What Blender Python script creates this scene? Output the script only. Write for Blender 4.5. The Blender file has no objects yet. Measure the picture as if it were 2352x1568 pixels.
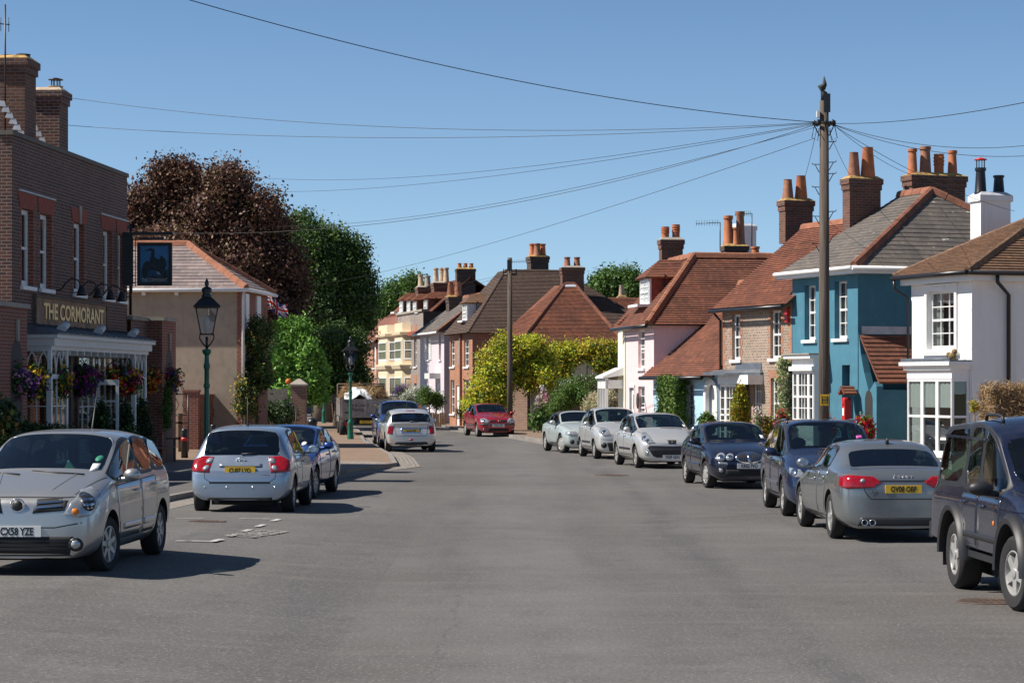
import bpy, bmesh, math, random
import numpy as np
from mathutils import Vector, Matrix
from mathutils.bvhtree import BVHTree
rnd = random.Random(7)
R = math.radians
SC = bpy.context.scene
COL = SC.collection
# ------------------------------------------------------------------ camera, sky, sun, exposure
CAMH, FPX, CX, HY = 2.26, 5300.0, 1176.0, 880.0      # eye height, focal length / centre / horizon in photo pixels (2352 wide)
cam = bpy.data.cameras.new("camera"); camo = bpy.data.objects.new("camera", cam); COL.objects.link(camo)
camo.location = (0, 0, CAMH); camo.rotation_euler = (R(90), 0, 0)
cam.sensor_width = 36; cam.lens = 36 * FPX / 2352; cam.shift_y = (HY - 784) / 2352
cam.clip_start = 0.5; cam.clip_end = 6000
SC.camera = camo
SUN_EL, SUN_AZ = R(48), R(7)          # sun stands to the left of the view, a little towards the camera
sv = Vector((-math.cos(SUN_EL) * math.cos(SUN_AZ), -math.cos(SUN_EL) * math.sin(SUN_AZ), math.sin(SUN_EL)))
sun = bpy.data.lights.new("sun", 'SUN'); sun.energy = 5.0; sun.angle = R(0.5); sun.color = (1, 0.94, 0.85)
suno = bpy.data.objects.new("sun", sun); COL.objects.link(suno); suno.rotation_euler = sv.to_track_quat('Z', 'Y').to_euler()
wd = bpy.data.worlds.new("World"); SC.world = wd; wd.use_nodes = True
wn = wd.node_tree.nodes; bg = wn['Background']; sky = wn.new('ShaderNodeTexSky'); sky.sky_type = 'NISHITA'; sky.sun_disc = False
sky.sun_elevation = SUN_EL; sky.sun_rotation = math.atan2(sv.x, sv.y); sky.altitude = 50; sky.air_density = 1.0; sky.dust_density = 0.15; sky.ozone_density = 1.5
tc_ = wn.new('ShaderNodeTexCoord'); mp_ = wn.new('ShaderNodeMapping'); mp_.vector_type = 'POINT'; mp_.inputs['Location'].default_value = (0, 0, 0.075)   # sample a little above the murky horizon band
wd.node_tree.links.new(tc_.outputs['Generated'], mp_.inputs[0]); wd.node_tree.links.new(mp_.outputs[0], sky.inputs[0])
bg.inputs['Strength'].default_value = 0.1
sx_ = wn.new('ShaderNodeSeparateXYZ'); cr_ = wn.new('ShaderNodeValToRGB'); mu_ = wn.new('ShaderNodeMix'); mu_.data_type = 'RGBA'; mu_.blend_type = 'MULTIPLY'; mu_.inputs[0].default_value = 1
e_ = cr_.color_ramp.elements; e_[0].position = 0.0; e_[0].color = (0.92, 1.0, 1.04, 1); e_[1].position = 0.6; e_[1].color = (0.42, 0.45, 0.48, 1); e3_ = e_.new(0.165); e3_.color = (0.6, 0.72, 0.83, 1)   # bright low sky, deeper overhead
L_ = wd.node_tree.links; L_.new(tc_.outputs['Generated'], sx_.inputs[0]); L_.new(sx_.outputs['Z'], cr_.inputs[0]); L_.new(sky.outputs[0], mu_.inputs[6]); L_.new(cr_.outputs[0], mu_.inputs[7]); L_.new(mu_.outputs[2], bg.inputs[0])
SC.view_settings.view_transform = 'Standard'; SC.view_settings.look = 'None'; SC.view_settings.exposure = 0.5; SC.view_settings.gamma = 1

# ------------------------------------------------------------------ materials
class NT:
    def __init__(s, name):
        s.m = bpy.data.materials.new(name); s.m.use_nodes = True
        s.t = s.m.node_tree; s.b = s.t.nodes['Principled BSDF']; s.o = s.t.nodes['Material Output']
    def n(s, typ, **kw):
        x = s.t.nodes.new('ShaderNode' + typ)
        for k, v in kw.items():
            if k in x.inputs: s.set(x.inputs[k], v)
            else: setattr(x, k, v)
        return x
    def set(s, sock, v):
        if isinstance(v, bpy.types.NodeSocket): s.t.links.new(v, sock)
        elif isinstance(v, bpy.types.Node): s.t.links.new(v.outputs[0], sock)
        else:
            if isinstance(v, (tuple, list)) and len(v) == 3 and sock.type == 'RGBA': v = (*v, 1)
            sock.default_value = v
    def p(s, **kw):
        for k, v in kw.items(): s.set(s.b.inputs[k.replace('_', ' ')], v)
    def mix(s, f, a, b, mode='MIX'):
        x = s.t.nodes.new('ShaderNodeMix'); x.data_type = 'RGBA'; x.blend_type = mode
        s.set(x.inputs[0], f); s.set(x.inputs[6], a); s.set(x.inputs[7], b); return x.outputs[2]
    def math(s, op, a, b=0.5):
        x = s.t.nodes.new('ShaderNodeMath'); x.operation = op; s.set(x.inputs[0], a); s.set(x.inputs[1], b); return x.outputs[0]
    def ramp(s, f, a, b, ca=(0, 0, 0), cb=(1, 1, 1)):
        x = s.t.nodes.new('ShaderNodeValToRGB'); s.set(x.inputs[0], f); e = x.color_ramp.elements
        e[0].position = a; e[1].position = b; e[0].color = (*ca, 1); e[1].color = (*cb, 1); return x.outputs[0]
    def noise(s, scale, detail=4, vec=None, rough=0.6):
        x = s.n('TexNoise'); x.inputs['Scale'].default_value = scale; x.inputs['Detail'].default_value = detail; x.inputs['Roughness'].default_value = rough
        s.t.links.new(vec if vec else s.n('TexCoord').outputs['Object'], x.inputs['Vector']); return x.outputs[0]
    def bump(s, h, strength, dist=0.01):
        x = s.n('Bump'); x.inputs['Strength'].default_value = strength; x.inputs['Distance'].default_value = dist
        s.set(x.inputs['Height'], h); s.t.links.new(x.outputs[0], s.b.inputs['Normal'])
MATS = {}
def c3(c): return tuple(c)
def mul(c, k): return tuple(min(1, x * k) for x in c)
def plain(name, col, rough=0.6, metal=0.0, var=0.12, nscale=3.0, bump=0.0, bscale=60, **kw):
    if name in MATS: return MATS[name]
    t = NT(name)
    f = t.noise(nscale, 5)
    t.p(Base_Color=t.mix(t.ramp(f, 0.3, 0.7), mul(col, 1 - var), mul(col, 1 + var)), Roughness=rough, Metallic=metal, **kw)
    if bump: t.bump(t.noise(bscale, 3), bump, 0.01)
    MATS[name] = t.m; return t.m
def brick(name, c1, c2, mortar, bw=0.225, bh=0.075, ms=0.009, var=0.35, rough=0.85, spots=None, dirt=0.5):
    t = NT(name); uv = t.n('UVMap').outputs[0]
    b = t.n('TexBrick'); b.inputs['Scale'].default_value = 1; b.inputs['Brick Width'].default_value = bw; b.inputs['Row Height'].default_value = bh
    b.inputs['Mortar Size'].default_value = ms; b.inputs['Mortar Smooth'].default_value = 0.2; b.inputs['Bias'].default_value = 0.0
    t.t.links.new(uv, b.inputs['Vector'])
    t.set(b.inputs['Color1'], c1); t.set(b.inputs['Color2'], c2); t.set(b.inputs['Mortar'], mortar)
    n1 = t.noise(0.9, 6, uv); n2 = t.noise(9, 3, uv)
    c = t.mix(t.ramp(n1, 0.25, 0.75), b.outputs[0], mul((0.5, 0.45, 0.42), 1), 'MULTIPLY') if dirt else b.outputs[0]
    if dirt: c = t.mix(dirt, b.outputs[0], c)
    c = t.mix(t.math('MULTIPLY', n2, var), c, mul(c2, 0.45))
    if spots: c = t.mix(t.ramp(t.noise(2.2, 8, uv, 0.7), spots[1], spots[1] + 0.08), c, spots[0])
    t.p(Base_Color=c, Roughness=rough)
    h = t.math('ADD', t.math('MULTIPLY', b.outputs['Fac'], -1.0), t.math('MULTIPLY', n2, 0.5))
    t.bump(h, 0.5, 0.008); MATS[name] = t.m; return t.m
def tiles(name, c1, c2, w=0.17, h=0.1, var=0.5, spots=None, rough=0.85, moss=None):
    t = NT(name); uv = t.n('UVMap').outputs[0]
    b = t.n('TexBrick'); b.inputs['Scale'].default_value = 1; b.inputs['Brick Width'].default_value = w; b.inputs['Row Height'].default_value = h
    b.inputs['Mortar Size'].default_value = 0.004; b.inputs['Mortar Smooth'].default_value = 0.0; b.inputs['Bias'].default_value = -0.15
    t.t.links.new(uv, b.inputs['Vector']); t.set(b.inputs['Color1'], c1); t.set(b.inputs['Color2'], c2); t.set(b.inputs['Mortar'], mul(c1, 0.4))
    n1 = t.noise(0.8, 6, uv); n2 = t.noise(6, 4, uv)
    c = t.mix(t.math('MULTIPLY', t.ramp(n1, 0.35, 0.7), var), b.outputs[0], mul(c2, 0.55))
    c = t.mix(t.ramp(n2, 0.55, 0.8), c, mul(c1, 1.5))
    if spots: c = t.mix(t.ramp(t.noise(spots[2], 6, uv, 0.75), spots[1], spots[1] + 0.06), c, spots[0])
    if moss: c = t.mix(t.ramp(t.noise(1.1, 7, uv, 0.7), moss[1], moss[1] + 0.15), c, moss[0])
    t.p(Base_Color=c, Roughness=rough); t.bump(n2, 0.35, 0.01); MATS[name] = t.m; return t.m
def stucco(name, col, var=0.1, stain=None, bump=0.35, bscale=40):
    t = NT(name); n = t.noise(0.9, 7); v = t.noise(3.5, 5)
    c = t.mix(t.ramp(n, 0.3, 0.7), mul(col, 1 - var), mul(col, 1 + var * 0.6))
    if stain: c = t.mix(t.math('MULTIPLY', t.ramp(v, 0.5, 0.75), stain[1]), c, stain[0])
    mp = t.n('Mapping'); mp.inputs['Scale'].default_value = (5, 5, .35); t.t.links.new(t.n('TexCoord').outputs['Object'], mp.inputs[0]); st = t.noise(1.0, 5, mp.outputs[0], .7)
    c = t.mix(t.math('MULTIPLY', t.ramp(st, .52, .75), .3), c, mul(col, .55))
    t.p(Base_Color=c, Roughness=0.85); t.bump(t.noise(bscale, 4), bump, 0.02); MATS[name] = t.m; return t.m
def carpaint(name, col, metal=0.5, rough=0.3, dirt=0.25):
    t = NT(name); n = t.noise(2.5, 6)
    fl = t.noise(900, 1)
    c = t.mix(t.math('MULTIPLY', t.ramp(n, 0.45, 0.8), dirt * 0.35), col, (0.16, 0.14, 0.12))
    c = t.mix(t.math('MULTIPLY', fl, 0.12), c, mul(col, 1.6))
    t.p(Base_Color=c, Metallic=metal, Roughness=t.ramp(n, 0.3, 0.8, (rough,) * 3, (rough + 0.1,) * 3), Coat_Weight=0.8, Coat_Roughness=0.04); MATS[name] = t.m; return t.m
def glassy(name, tint=(0.35, 0.42, 0.42), refl=0.06, rough=0.0):
    t = NT(name)
    tr = t.n('BsdfTransparent'); t.set(tr.inputs[0], tint)
    gl = t.n('BsdfGlossy'); gl.inputs['Roughness'].default_value = rough; t.set(gl.inputs[0], (1, 1, 1))
    fr = t.n('Fresnel'); gm = t.n('NewGeometry'); t.set(fr.inputs[0], t.math('SUBTRACT', 1.5, t.math('MULTIPLY', gm.outputs['Backfacing'], .8333)))
    f = t.math('ADD', t.math('MULTIPLY', fr.outputs[0], 1.1), refl)
    nz = t.noise(1.3, 2)
    bp = t.n('Bump'); bp.inputs['Strength'].default_value = 0.03; bp.inputs['Distance'].default_value = 0.02; t.set(bp.inputs['Height'], nz); t.t.links.new(bp.outputs[0], gl.inputs['Normal'])
    mx = t.n('MixShader'); t.set(mx.inputs[0], f); t.t.links.new(tr.outputs[0], mx.inputs[1]); t.t.links.new(gl.outputs[0], mx.inputs[2])
    t.t.links.new(mx.outputs[0], t.o.inputs[0]); MATS[name] = t.m; return t.m
def leafmat(name, c1, c2, trans=0.3, rough=0.55):
    t = NT(name); g = t.n('NewGeometry'); c = t.mix(g.outputs['Random Per Island'], c1, c2)
    n = t.noise(0.5, 3); c = t.mix(t.ramp(n, 0.35, 0.65), c, mul(c1, 0.8))
    t.p(Base_Color=c, Roughness=rough, Specular_IOR_Level=0.35)
    tl = t.n('BsdfTranslucent'); t.set(tl.inputs[0], c); mx = t.n('MixShader'); mx.inputs[0].default_value = trans
    t.t.links.new(t.b.outputs[0], mx.inputs[1]); t.t.links.new(tl.outputs[0], mx.inputs[2]); t.t.links.new(mx.outputs[0], t.o.inputs[0]); MATS[name] = t.m; return t.m

# ------------------------------------------------------------------ mesh builder
class MB:
    def __init__(s): s.v = []; s.f = []; s.mi = []; s.uv = []; s.sm = []
    def poly(s, pts, m=0, uv=None, smooth=False):
        b = len(s.v); s.v += [tuple(p) for p in pts]; s.f.append(tuple(range(b, b + len(pts)))); s.mi.append(m); s.uv.append(uv); s.sm.append(smooth)
    def box(s, x0, x1, y0, y1, z0, z1, m=0, fr=None):
        c = [(x, y, z) for z in (z0, z1) for y in (y0, y1) for x in (x0, x1)]
        if fr: c = [fr(*p) for p in c]
        b = len(s.v); s.v += [tuple(p) for p in c]
        for q in ((0, 2, 3, 1), (4, 5, 7, 6), (0, 1, 5, 4), (2, 6, 7, 3), (0, 4, 6, 2), (1, 3, 7, 5)):
            s.f.append(tuple(b + i for i in q)); s.mi.append(m); s.uv.append(None); s.sm.append(False)
        return s
    def rings(s, rs, m=0, cap=True, smooth=True, closed=True):
        b = len(s.v); n = len(rs[0])
        for r in rs: s.v += [tuple(p) for p in r]
        for i in range(len(rs) - 1):
            for j in range(n if closed else n - 1):
                k = (j + 1) % n
                s.f.append((b + i * n + j, b + i * n + k, b + (i + 1) * n + k, b + (i + 1) * n + j)); s.mi.append(m); s.uv.append(None); s.sm.append(smooth)
        if cap and closed:
            for q in (tuple(b + j for j in range(n))[::-1], tuple(b + (len(rs) - 1) * n + j for j in range(n))):
                s.f.append(q); s.mi.append(m); s.uv.append(None); s.sm.append(False)
        return s
    def tube(s, path, r, n=8, m=0, cap=True):
        path = [Vector(p) for p in path]; rs = []
        rr = r if isinstance(r, (list, tuple)) else [r] * len(path)
        up0 = None
        for i, p in enumerate(path):
            d = (path[min(i + 1, len(path) - 1)] - path[max(i - 1, 0)])
            d = d.normalized() if d.length > 1e-9 else Vector((0, 0, 1))
            if up0 is None: up0 = Vector((0, 0, 1)) if abs(d.z) < 0.9 else Vector((1, 0, 0))
            a = d.cross(up0).normalized(); up0 = a.cross(d).normalized(); 
            rs.append([p + (a * math.cos(t) + up0 * math.sin(t)) * rr[i] for t in [2 * math.pi * k / n for k in range(n)]])
        return s.rings(rs, m, cap)
    def lathe(s, prof, o=(0, 0, 0), n=16, m=0, ax='z', sy=1.0, cap=True):
        rs = []
        for r, h in prof:
            ring = []
            for k in range(n):
                t = 2 * math.pi * k / n; x, y = r * math.cos(t), r * math.sin(t) * sy
                ring.append((o[0] + x, o[1] + y, o[2] + h) if ax == 'z' else ((o[0] + x, o[1] + h, o[2] - y) if ax == 'y' else (o[0] + h, o[1] + x, o[2] + y)))
            rs.append(ring)
        return s.rings(rs, m, cap)
    def sphere(s, c, r, n=10, m=0):
        if not isinstance(r, (tuple, list)): r = (r, r, r)
        rs = []
        for i in range(n // 2 + 1):
            a = -math.pi / 2 + math.pi * i / (n // 2); q = max(math.cos(a), 0.02)
            rs.append([(c[0] + r[0] * q * math.cos(2 * math.pi * k / n), c[1] + r[1] * q * math.sin(2 * math.pi * k / n), c[2] + r[2] * math.sin(a)) for k in range(n)])
        return s.rings(rs, m)
    def prism(s, pts2, y0, y1, m=0, fr=None):
        """outline in x,z extruded along y"""
        f = fr or (lambda x, y, z: (x, y, z)); n = len(pts2)
        s.poly([f(x, y0, z) for x, z in pts2], m); s.poly([f(x, y1, z) for x, z in pts2][::-1], m)
        for i in range(n):
            a, b = pts2[i], pts2[(i + 1) % n]; s.poly([f(a[0], y0, a[1]), f(a[0], y1, a[1]), f(b[0], y1, b[1]), f(b[0], y0, b[1])], m)
        return s
    def build(s, name, mats, parent=None, origin=None, angle=None):
        me = bpy.data.meshes.new(name)
        v = np.array(s.v, dtype=np.float64).reshape(-1, 3)
        if origin is not None: v = v - np.array(origin)
        me.from_pydata(v.tolist(), [], s.f)
        for m in (mats if isinstance(mats, (list, tuple)) else [mats]): me.materials.append(m)
        me.polygons.foreach_set('material_index', s.mi); me.polygons.foreach_set('use_smooth', s.sm)
        ul = me.uv_layers.new(name='UVMap'); uvs = []
        for f, u in zip(s.f, s.uv):
            if u: uvs += [c for p in u for c in p]; continue
            P = [Vector(s.v[i]) for i in f]; n = Vector((0, 0, 0))
            for i in range(1, len(P) - 1): n += (P[i] - P[0]).cross(P[i + 1] - P[0])
            if n.length < 1e-12: uvs += [0.0, 0.0] * len(P); continue
            n.normalize(); t = Vector((0, 0, 1)).cross(n)
            t = Vector((1, 0, 0)) if t.length < 0.05 else t.normalized(); q = n.cross(t)
            for p in P: uvs += [p.dot(t), p.dot(q)]
        ul.data.foreach_set('uv', uvs)
        if angle: me.set_sharp_from_angle(angle=R(angle))
        me.update()
        o = bpy.data.objects.new(name, me); COL.objects.link(o)
        if origin is not None: o.location = origin
        if parent: o.parent = parent
        return o
def tag(o, label=None, cat=None, group=None, kind=None):
    if label: o['label'] = label
    if cat: o['category'] = cat
    if group: o['group'] = group
    if kind: o['kind'] = kind
    return o
def thing(name, label, cat, loc=(0, 0, 0), rz=0.0, group=None):
    o = bpy.data.objects.new(name, None); COL.objects.link(o); o.location = loc; o.rotation_euler = (0, 0, rz); o.empty_display_size = 0.2
    return tag(o, label, cat, group)
def copy_tree(o, parent=None):
    c = o.copy(); COL.objects.link(c); c.parent = parent
    for ch in list(o.children): copy_tree(ch, c)
    return c
def text_obj(s, size, mat, parent, loc, rot, name='lettering', ext=0.002, sx=1.0, bold=0.0, align='CENTER', space=1.0):
    cu = bpy.data.curves.new(name, 'FONT'); cu.body = s; cu.size = size; cu.extrude = ext; cu.offset = bold; cu.align_x = align; cu.align_y = 'CENTER'; cu.space_character = space; cu.resolution_u = 3
    to = bpy.data.objects.new('tmp', cu); COL.objects.link(to)
    bpy.context.view_layer.update()
    me = bpy.data.meshes.new_from_object(to.evaluated_get(bpy.context.evaluated_depsgraph_get())); bpy.data.objects.remove(to); bpy.data.curves.remove(cu)
    me.name = name; me.materials.clear(); me.materials.append(mat)
    M = Matrix.Translation(loc) @ rot.to_4x4() @ Matrix.Diagonal((sx, 1, 1, 1)); me.transform(M)
    o = bpy.data.objects.new(name, me); COL.objects.link(o); o.parent = parent
    return o
def basis(ex, ez):            # rotation whose text runs along ex and stands along ez
    ex = Vector(ex).normalized(); ez = Vector(ez).normalized(); n = ex.cross(ez)
    return Matrix((ex, ez, n)).transposed()
# ------------------------------------------------------------------ pixel helpers (photo pixels -> points of the place)
def gz(x, y):                 # the road climbs a little towards the near left
    def ss(a, b, t): t = max(0, min(1, (t - a) / (b - a))); return t * t * (3 - 2 * t)
    return 0.2 * ss(-1.5, -4.6, x) * (1 - ss(26, 46, y)) + 0.02 * ss(-2, -5, x)
def gnd(px, py, z=0.0):
    D = FPX * (CAMH - z) / (py - HY); return Vector(((px - CX) * D / FPX, D, z))
def at(px, py, D): return Vector(((px - CX) * D / FPX, D, CAMH + (HY - py) * D / FPX))
class Frame:
    def __init__(s, X, Y, Z, ang=None, ex=None):
        if ex is not None: ang = math.atan2(ex[1], ex[0])
        s.o = Vector((X, Y, Z)); s.a = ang; s.ex = Vector((math.cos(ang), math.sin(ang), 0)); s.ey = Vector((-math.sin(ang), math.cos(ang), 0))
    def w(s, x, y, z): return s.o + s.ex * x + s.ey * y + Vector((0, 0, z))
    def _ray(s, px, py): return Vector(((px - CX) / FPX, 1, (HY - py) / FPX))
    def fy(s, px, py, y=0.0):      # ray against the plane local y = const -> (x, z)
        d = s._ray(px, py); e = s.o - Vector((0, 0, CAMH)); t = (y + e.dot(s.ey)) / d.dot(s.ey); q = d * t - e; return q.dot(s.ex), q.z
    def fx(s, px, py, x=0.0):      # ray against local x = const -> (y, z)
        d = s._ray(px, py); e = s.o - Vector((0, 0, CAMH)); t = (x + e.dot(s.ex)) / d.dot(s.ex); q = d * t - e; return q.dot(s.ey), q.z
    def thing(s, name, label, cat, group=None): return thing(name, label, cat, s.o, s.a, group)
# ------------------------------------------------------------------ shared materials
def mk():
    brick('pub_brick', (0.18, 0.062, 0.04), (0.075, 0.036, 0.034), (0.27, 0.22, 0.18), ms=0.012)
    brick('red_brick', (0.33, 0.095, 0.05), (0.24, 0.07, 0.045), (0.36, 0.29, 0.24))
    brick('orange_brick', (0.55, 0.24, 0.125), (0.44, 0.17, 0.095), (0.42, 0.32, 0.25))
    brick('wall_brick', (0.3, 0.15, 0.1), (0.2, 0.1, 0.075), (0.34, 0.29, 0.25))
    brick('garden_brick', (0.42, 0.24, 0.17), (0.3, 0.17, 0.13), (0.5, 0.43, 0.36))
    brick('stack_brick', (0.22, 0.085, 0.05), (0.12, 0.055, 0.042), (0.22, 0.18, 0.15), spots=((0.5, 0.26, 0.05), 0.63))
    brick('dark_stack', (0.085, 0.05, 0.04), (0.05, 0.035, 0.03), (0.19, 0.16, 0.14), spots=((0.35, 0.2, 0.06), 0.66))
    brick('flint', (0.45, 0.33, 0.25), (0.2, 0.165, 0.15), (0.58, 0.45, 0.34), bw=0.11, bh=0.078, ms=0.014, var=0.5)
    brick('grey_flint', (0.38, 0.31, 0.28), (0.22, 0.19, 0.18), (0.42, 0.36, 0.32), bw=0.14, bh=0.1, ms=0.015)
    tiles('tile_red', (0.25, 0.083, 0.042), (0.13, 0.05, 0.034), var=.8)
    tiles('tile_orange', (0.25, 0.09, 0.05), (0.135, 0.056, 0.038), var=.75, moss=((0.42, 0.22, 0.06), 0.66))
    tiles('tile_mossy', (0.28, 0.098, 0.052), (0.15, 0.06, 0.042), var=.7, moss=((0.45, 0.24, 0.05), 0.6))
    tiles('tile_dark', (0.115, 0.075, 0.055), (0.085, 0.052, 0.042))
    tiles('tile_brown', (0.23, 0.125, 0.07), (0.15, 0.085, 0.055), moss=((0.33, 0.23, 0.1), 0.6))
    tiles('tile_pub', (0.23, 0.1, 0.055), (0.13, 0.07, 0.045), w=0.22, h=0.14)
    tiles('slate', (0.15, 0.125, 0.105), (0.095, 0.085, 0.08), w=0.3, h=0.2, spots=((0.55, 0.52, 0.46), 0.62, 2.5), moss=((0.27, 0.2, 0.1), 0.72))
    tiles('slate_purple', (0.28, 0.215, 0.2), (0.16, 0.13, 0.13), w=0.4, h=0.22, spots=((0.5, 0.44, 0.4), 0.66, 2.5))
    stucco('teal', (0.055, 0.185, 0.26), 0.12, ((0.09, 0.24, 0.31), 0.5), 0.25)
    stucco('white_wall', (0.8, 0.79, 0.77), 0.04, ((0.66, 0.64, 0.6), 0.25), 0.2)
    stucco('pink', (0.8, 0.57, 0.57), 0.05, ((0.85, 0.66, 0.65), 0.5), 0.7, 14)
    stucco('sky_blue', (0.42, 0.63, 0.8), 0.05, ((0.55, 0.7, 0.82), 0.5), 0.7, 14)
    stucco('lavender', (0.6, 0.53, 0.57), 0.04)
    stucco('cream_stone', (0.7, 0.56, 0.38), 0.07, ((0.5, 0.37, 0.24), 0.4), 0.2)
    stucco('cream', (0.78, 0.74, 0.6), 0.04)
    stucco('roughcast', (0.4, 0.32, 0.24), 0.16, ((0.24, 0.21, 0.18), 0.65), 0.5, 30)
    stucco('stone_grey', (0.34, 0.3, 0.25), 0.15, ((0.2, 0.18, 0.15), 0.6), 0.3)
    stucco('stack_render', (0.2, 0.18, 0.17), 0.25, ((0.36, 0.34, 0.32), 0.6), 0.3)
    stucco('coping_dark', (0.15, 0.13, 0.11), 0.2, ((0.1, 0.1, 0.08), 0.6), 0.3)
    plain('white', (0.78, 0.78, 0.77), 0.45, var=0.04)
    plain('offwhite', (0.66, 0.65, 0.63), 0.5, var=0.08)
    plain('curtain', (0.6, 0.57, 0.52), 0.9, var=0.15, nscale=2)
    plain('blind', (0.8, 0.84, 0.8), 0.8, var=0.04)
    plain('black', (0.012, 0.012, 0.014), 0.35, var=0.1)
    plain('dark', (0.03, 0.028, 0.027), 0.7, var=0.2)
    plain('iron', (0.018, 0.018, 0.02), 0.4, var=0.2)
    plain('lead', (0.11, 0.125, 0.15), 0.45, var=0.25, nscale=5)
    plain('leadpale', (0.5, 0.51, 0.54), 0.5, var=0.2, nscale=5)
    plain('terracotta', (0.45, 0.15, 0.06), 0.75, var=0.25, nscale=4)
    plain('terracotta_brown', (0.3, 0.13, 0.075), 0.75, var=0.3, nscale=5)
    plain('buff', (0.45, 0.34, 0.24), 0.75, var=0.25, nscale=5)
    plain('ridge_tile', (0.22, 0.085, 0.05), 0.85, var=0.35, nscale=3)
    plain('ridge_orange', (0.28, 0.11, 0.06), 0.85, var=0.3, nscale=3)
    plain('lichen', (0.38, 0.24, 0.08), 0.9, var=0.6, nscale=7)
    plain('lintel_red', (0.27, 0.06, 0.035), 0.85, var=0.25, nscale=6)
    plain('green_paint', (0.012, 0.12, 0.07), 0.32, var=0.2)
    plain('wood', (0.14, 0.1, 0.075), 0.85, var=0.35, nscale=8)
    plain('wood_grey', (0.22, 0.19, 0.16), 0.85, var=0.35, nscale=8)
    plain('wood_brown', (0.2, 0.12, 0.07), 0.8, var=0.35, nscale=8)
    plain('gold', (0.78, 0.5, 0.16), 0.4, 0.3, var=0.1)
    plain('letter_shadow', (0.01, 0.008, 0.006), 0.6)
    plain('red', (0.5, 0.02, 0.02), 0.4)
    plain('blue_flag', (0.03, 0.05, 0.25), 0.7)
    plain('wire', (0.012, 0.012, 0.014), 0.5)
    plain('grey_metal', (0.4, 0.42, 0.44), 0.4, 0.6)
    plain('yellow', (0.8, 0.47, 0.02), 0.5, var=0.05)
    plain('plate_yellow', (0.82, 0.5, 0.03), 0.4, var=0.04)
    plain('plate_white', (0.75, 0.75, 0.73), 0.4, var=0.04)
    glassy('window_glass', (0.5, 0.55, 0.55), 0.05)
    glassy('lamp_glass', (0.7, 0.74, 0.76), 0.1)
    glassy('car_glass', (0.3, 0.4, 0.4), 0.05)
    glassy('car_glass_dark', (0.05, 0.06, 0.07), 0.06)
mk()
G = MATS
# ------------------------------------------------------------------ building components (local frame: x along the front, y into the house)
def clipv(poly, a, keep_ge):
    out = []
    for i in range(len(poly)):
        p, q = poly[i], poly[(i + 1) % len(poly)]
        ip = (p[1] >= a) if keep_ge else (p[1] <= a); iq = (q[1] >= a) if keep_ge else (q[1] <= a)
        if ip: out.append(p)
        if ip != iq:
            t = (a - p[1]) / (q[1] - p[1]); out.append((p[0] + (q[0] - p[0]) * t, a))
    return out
def tiled(mb, pts, course=0.1, lift=0.022, m=0, under=None):
    """a roof plane laid in real stepped courses; pts[0]-pts[1] is the eave"""
    P = [Vector(p) for p in pts]; t = (P[1] - P[0]).normalized(); n = (P[1] - P[0]).cross(P[2] - P[0]).normalized()
    if n.z < 0: n = -n
    s = n.cross(t)
    if s.z < 0: s = -s
    o = P[0]; q = [((p - o).dot(t), (p - o).dot(s)) for p in P]
    vmin = min(b for _, b in q); vmax = max(b for _, b in q); k0 = math.floor(vmin / course)
    for k in range(k0, int(vmax / course) + 1):
        a, b = max(vmin, k * course), min(vmax, (k + 1) * course)
        if b - a < 1e-4: continue
        c = clipv(clipv(q, a, True), b, False)
        if len(c) < 3: continue
        wob = rnd.uniform(-0.004, 0.004)
        g = lambda u, v, l: o + t * u + s * v + n * (0.004 + (lift + wob) * (1 - (v - k * course) / course) * l)
        mb.poly([g(u, v, 1) for u, v in c], m, [(u, v + 1e-3) for u, v in c])
        lo = [u for u, v in c if abs(v - a) < 1e-5]
        if len(lo) >= 2: 
            u0, u1 = min(lo), max(lo); mb.poly([g(u0, a, 0), g(u1, a, 0), g(u1, a, 1), g(u0, a, 1)], m, [(u0, a), (u1, a), (u1, a + 0.02), (u0, a + 0.02)])
    d = under if under is not None else m
    mb.poly([p - n * 0.05 for p in P][::-1], d)
    for i in range(len(P)):
        a, b = P[i], P[(i + 1) % len(P)]; mb.poly([a - n * 0.05, b - n * 0.05, b + n * 0.004, a + n * 0.004], d)
def ridge(mb, p, q, r=0.1, m=0, seg=0.33):
    r = min(r, .1); 
    p, q = Vector(p), Vector(q); L = (q - p).length; k = max(1, int(L / seg)); d = (q - p) / k
    for i in range(k):
        j = Vector((0, 0, rnd.uniform(-0.008, 0.008)))
        dn = d.normalized(); sd = dn.cross(Vector((0, 0, 1))).normalized(); up = sd.cross(dn)
        q0, q1 = p + d * i + j, p + d * (i + 0.985) + j
        sec = lambda c, k: [c + sd * (-r * 1.25 * k) - up * r * .9, c + sd * (-r * .75 * k) + up * r * .55 * k, c + up * r * .95 * k, c + sd * (r * .75 * k) + up * r * .55 * k, c + sd * (r * 1.25 * k) - up * r * .9]
        mb.rings([sec(q0, 1.0), sec(q1, .95)], m, True, False)
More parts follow.
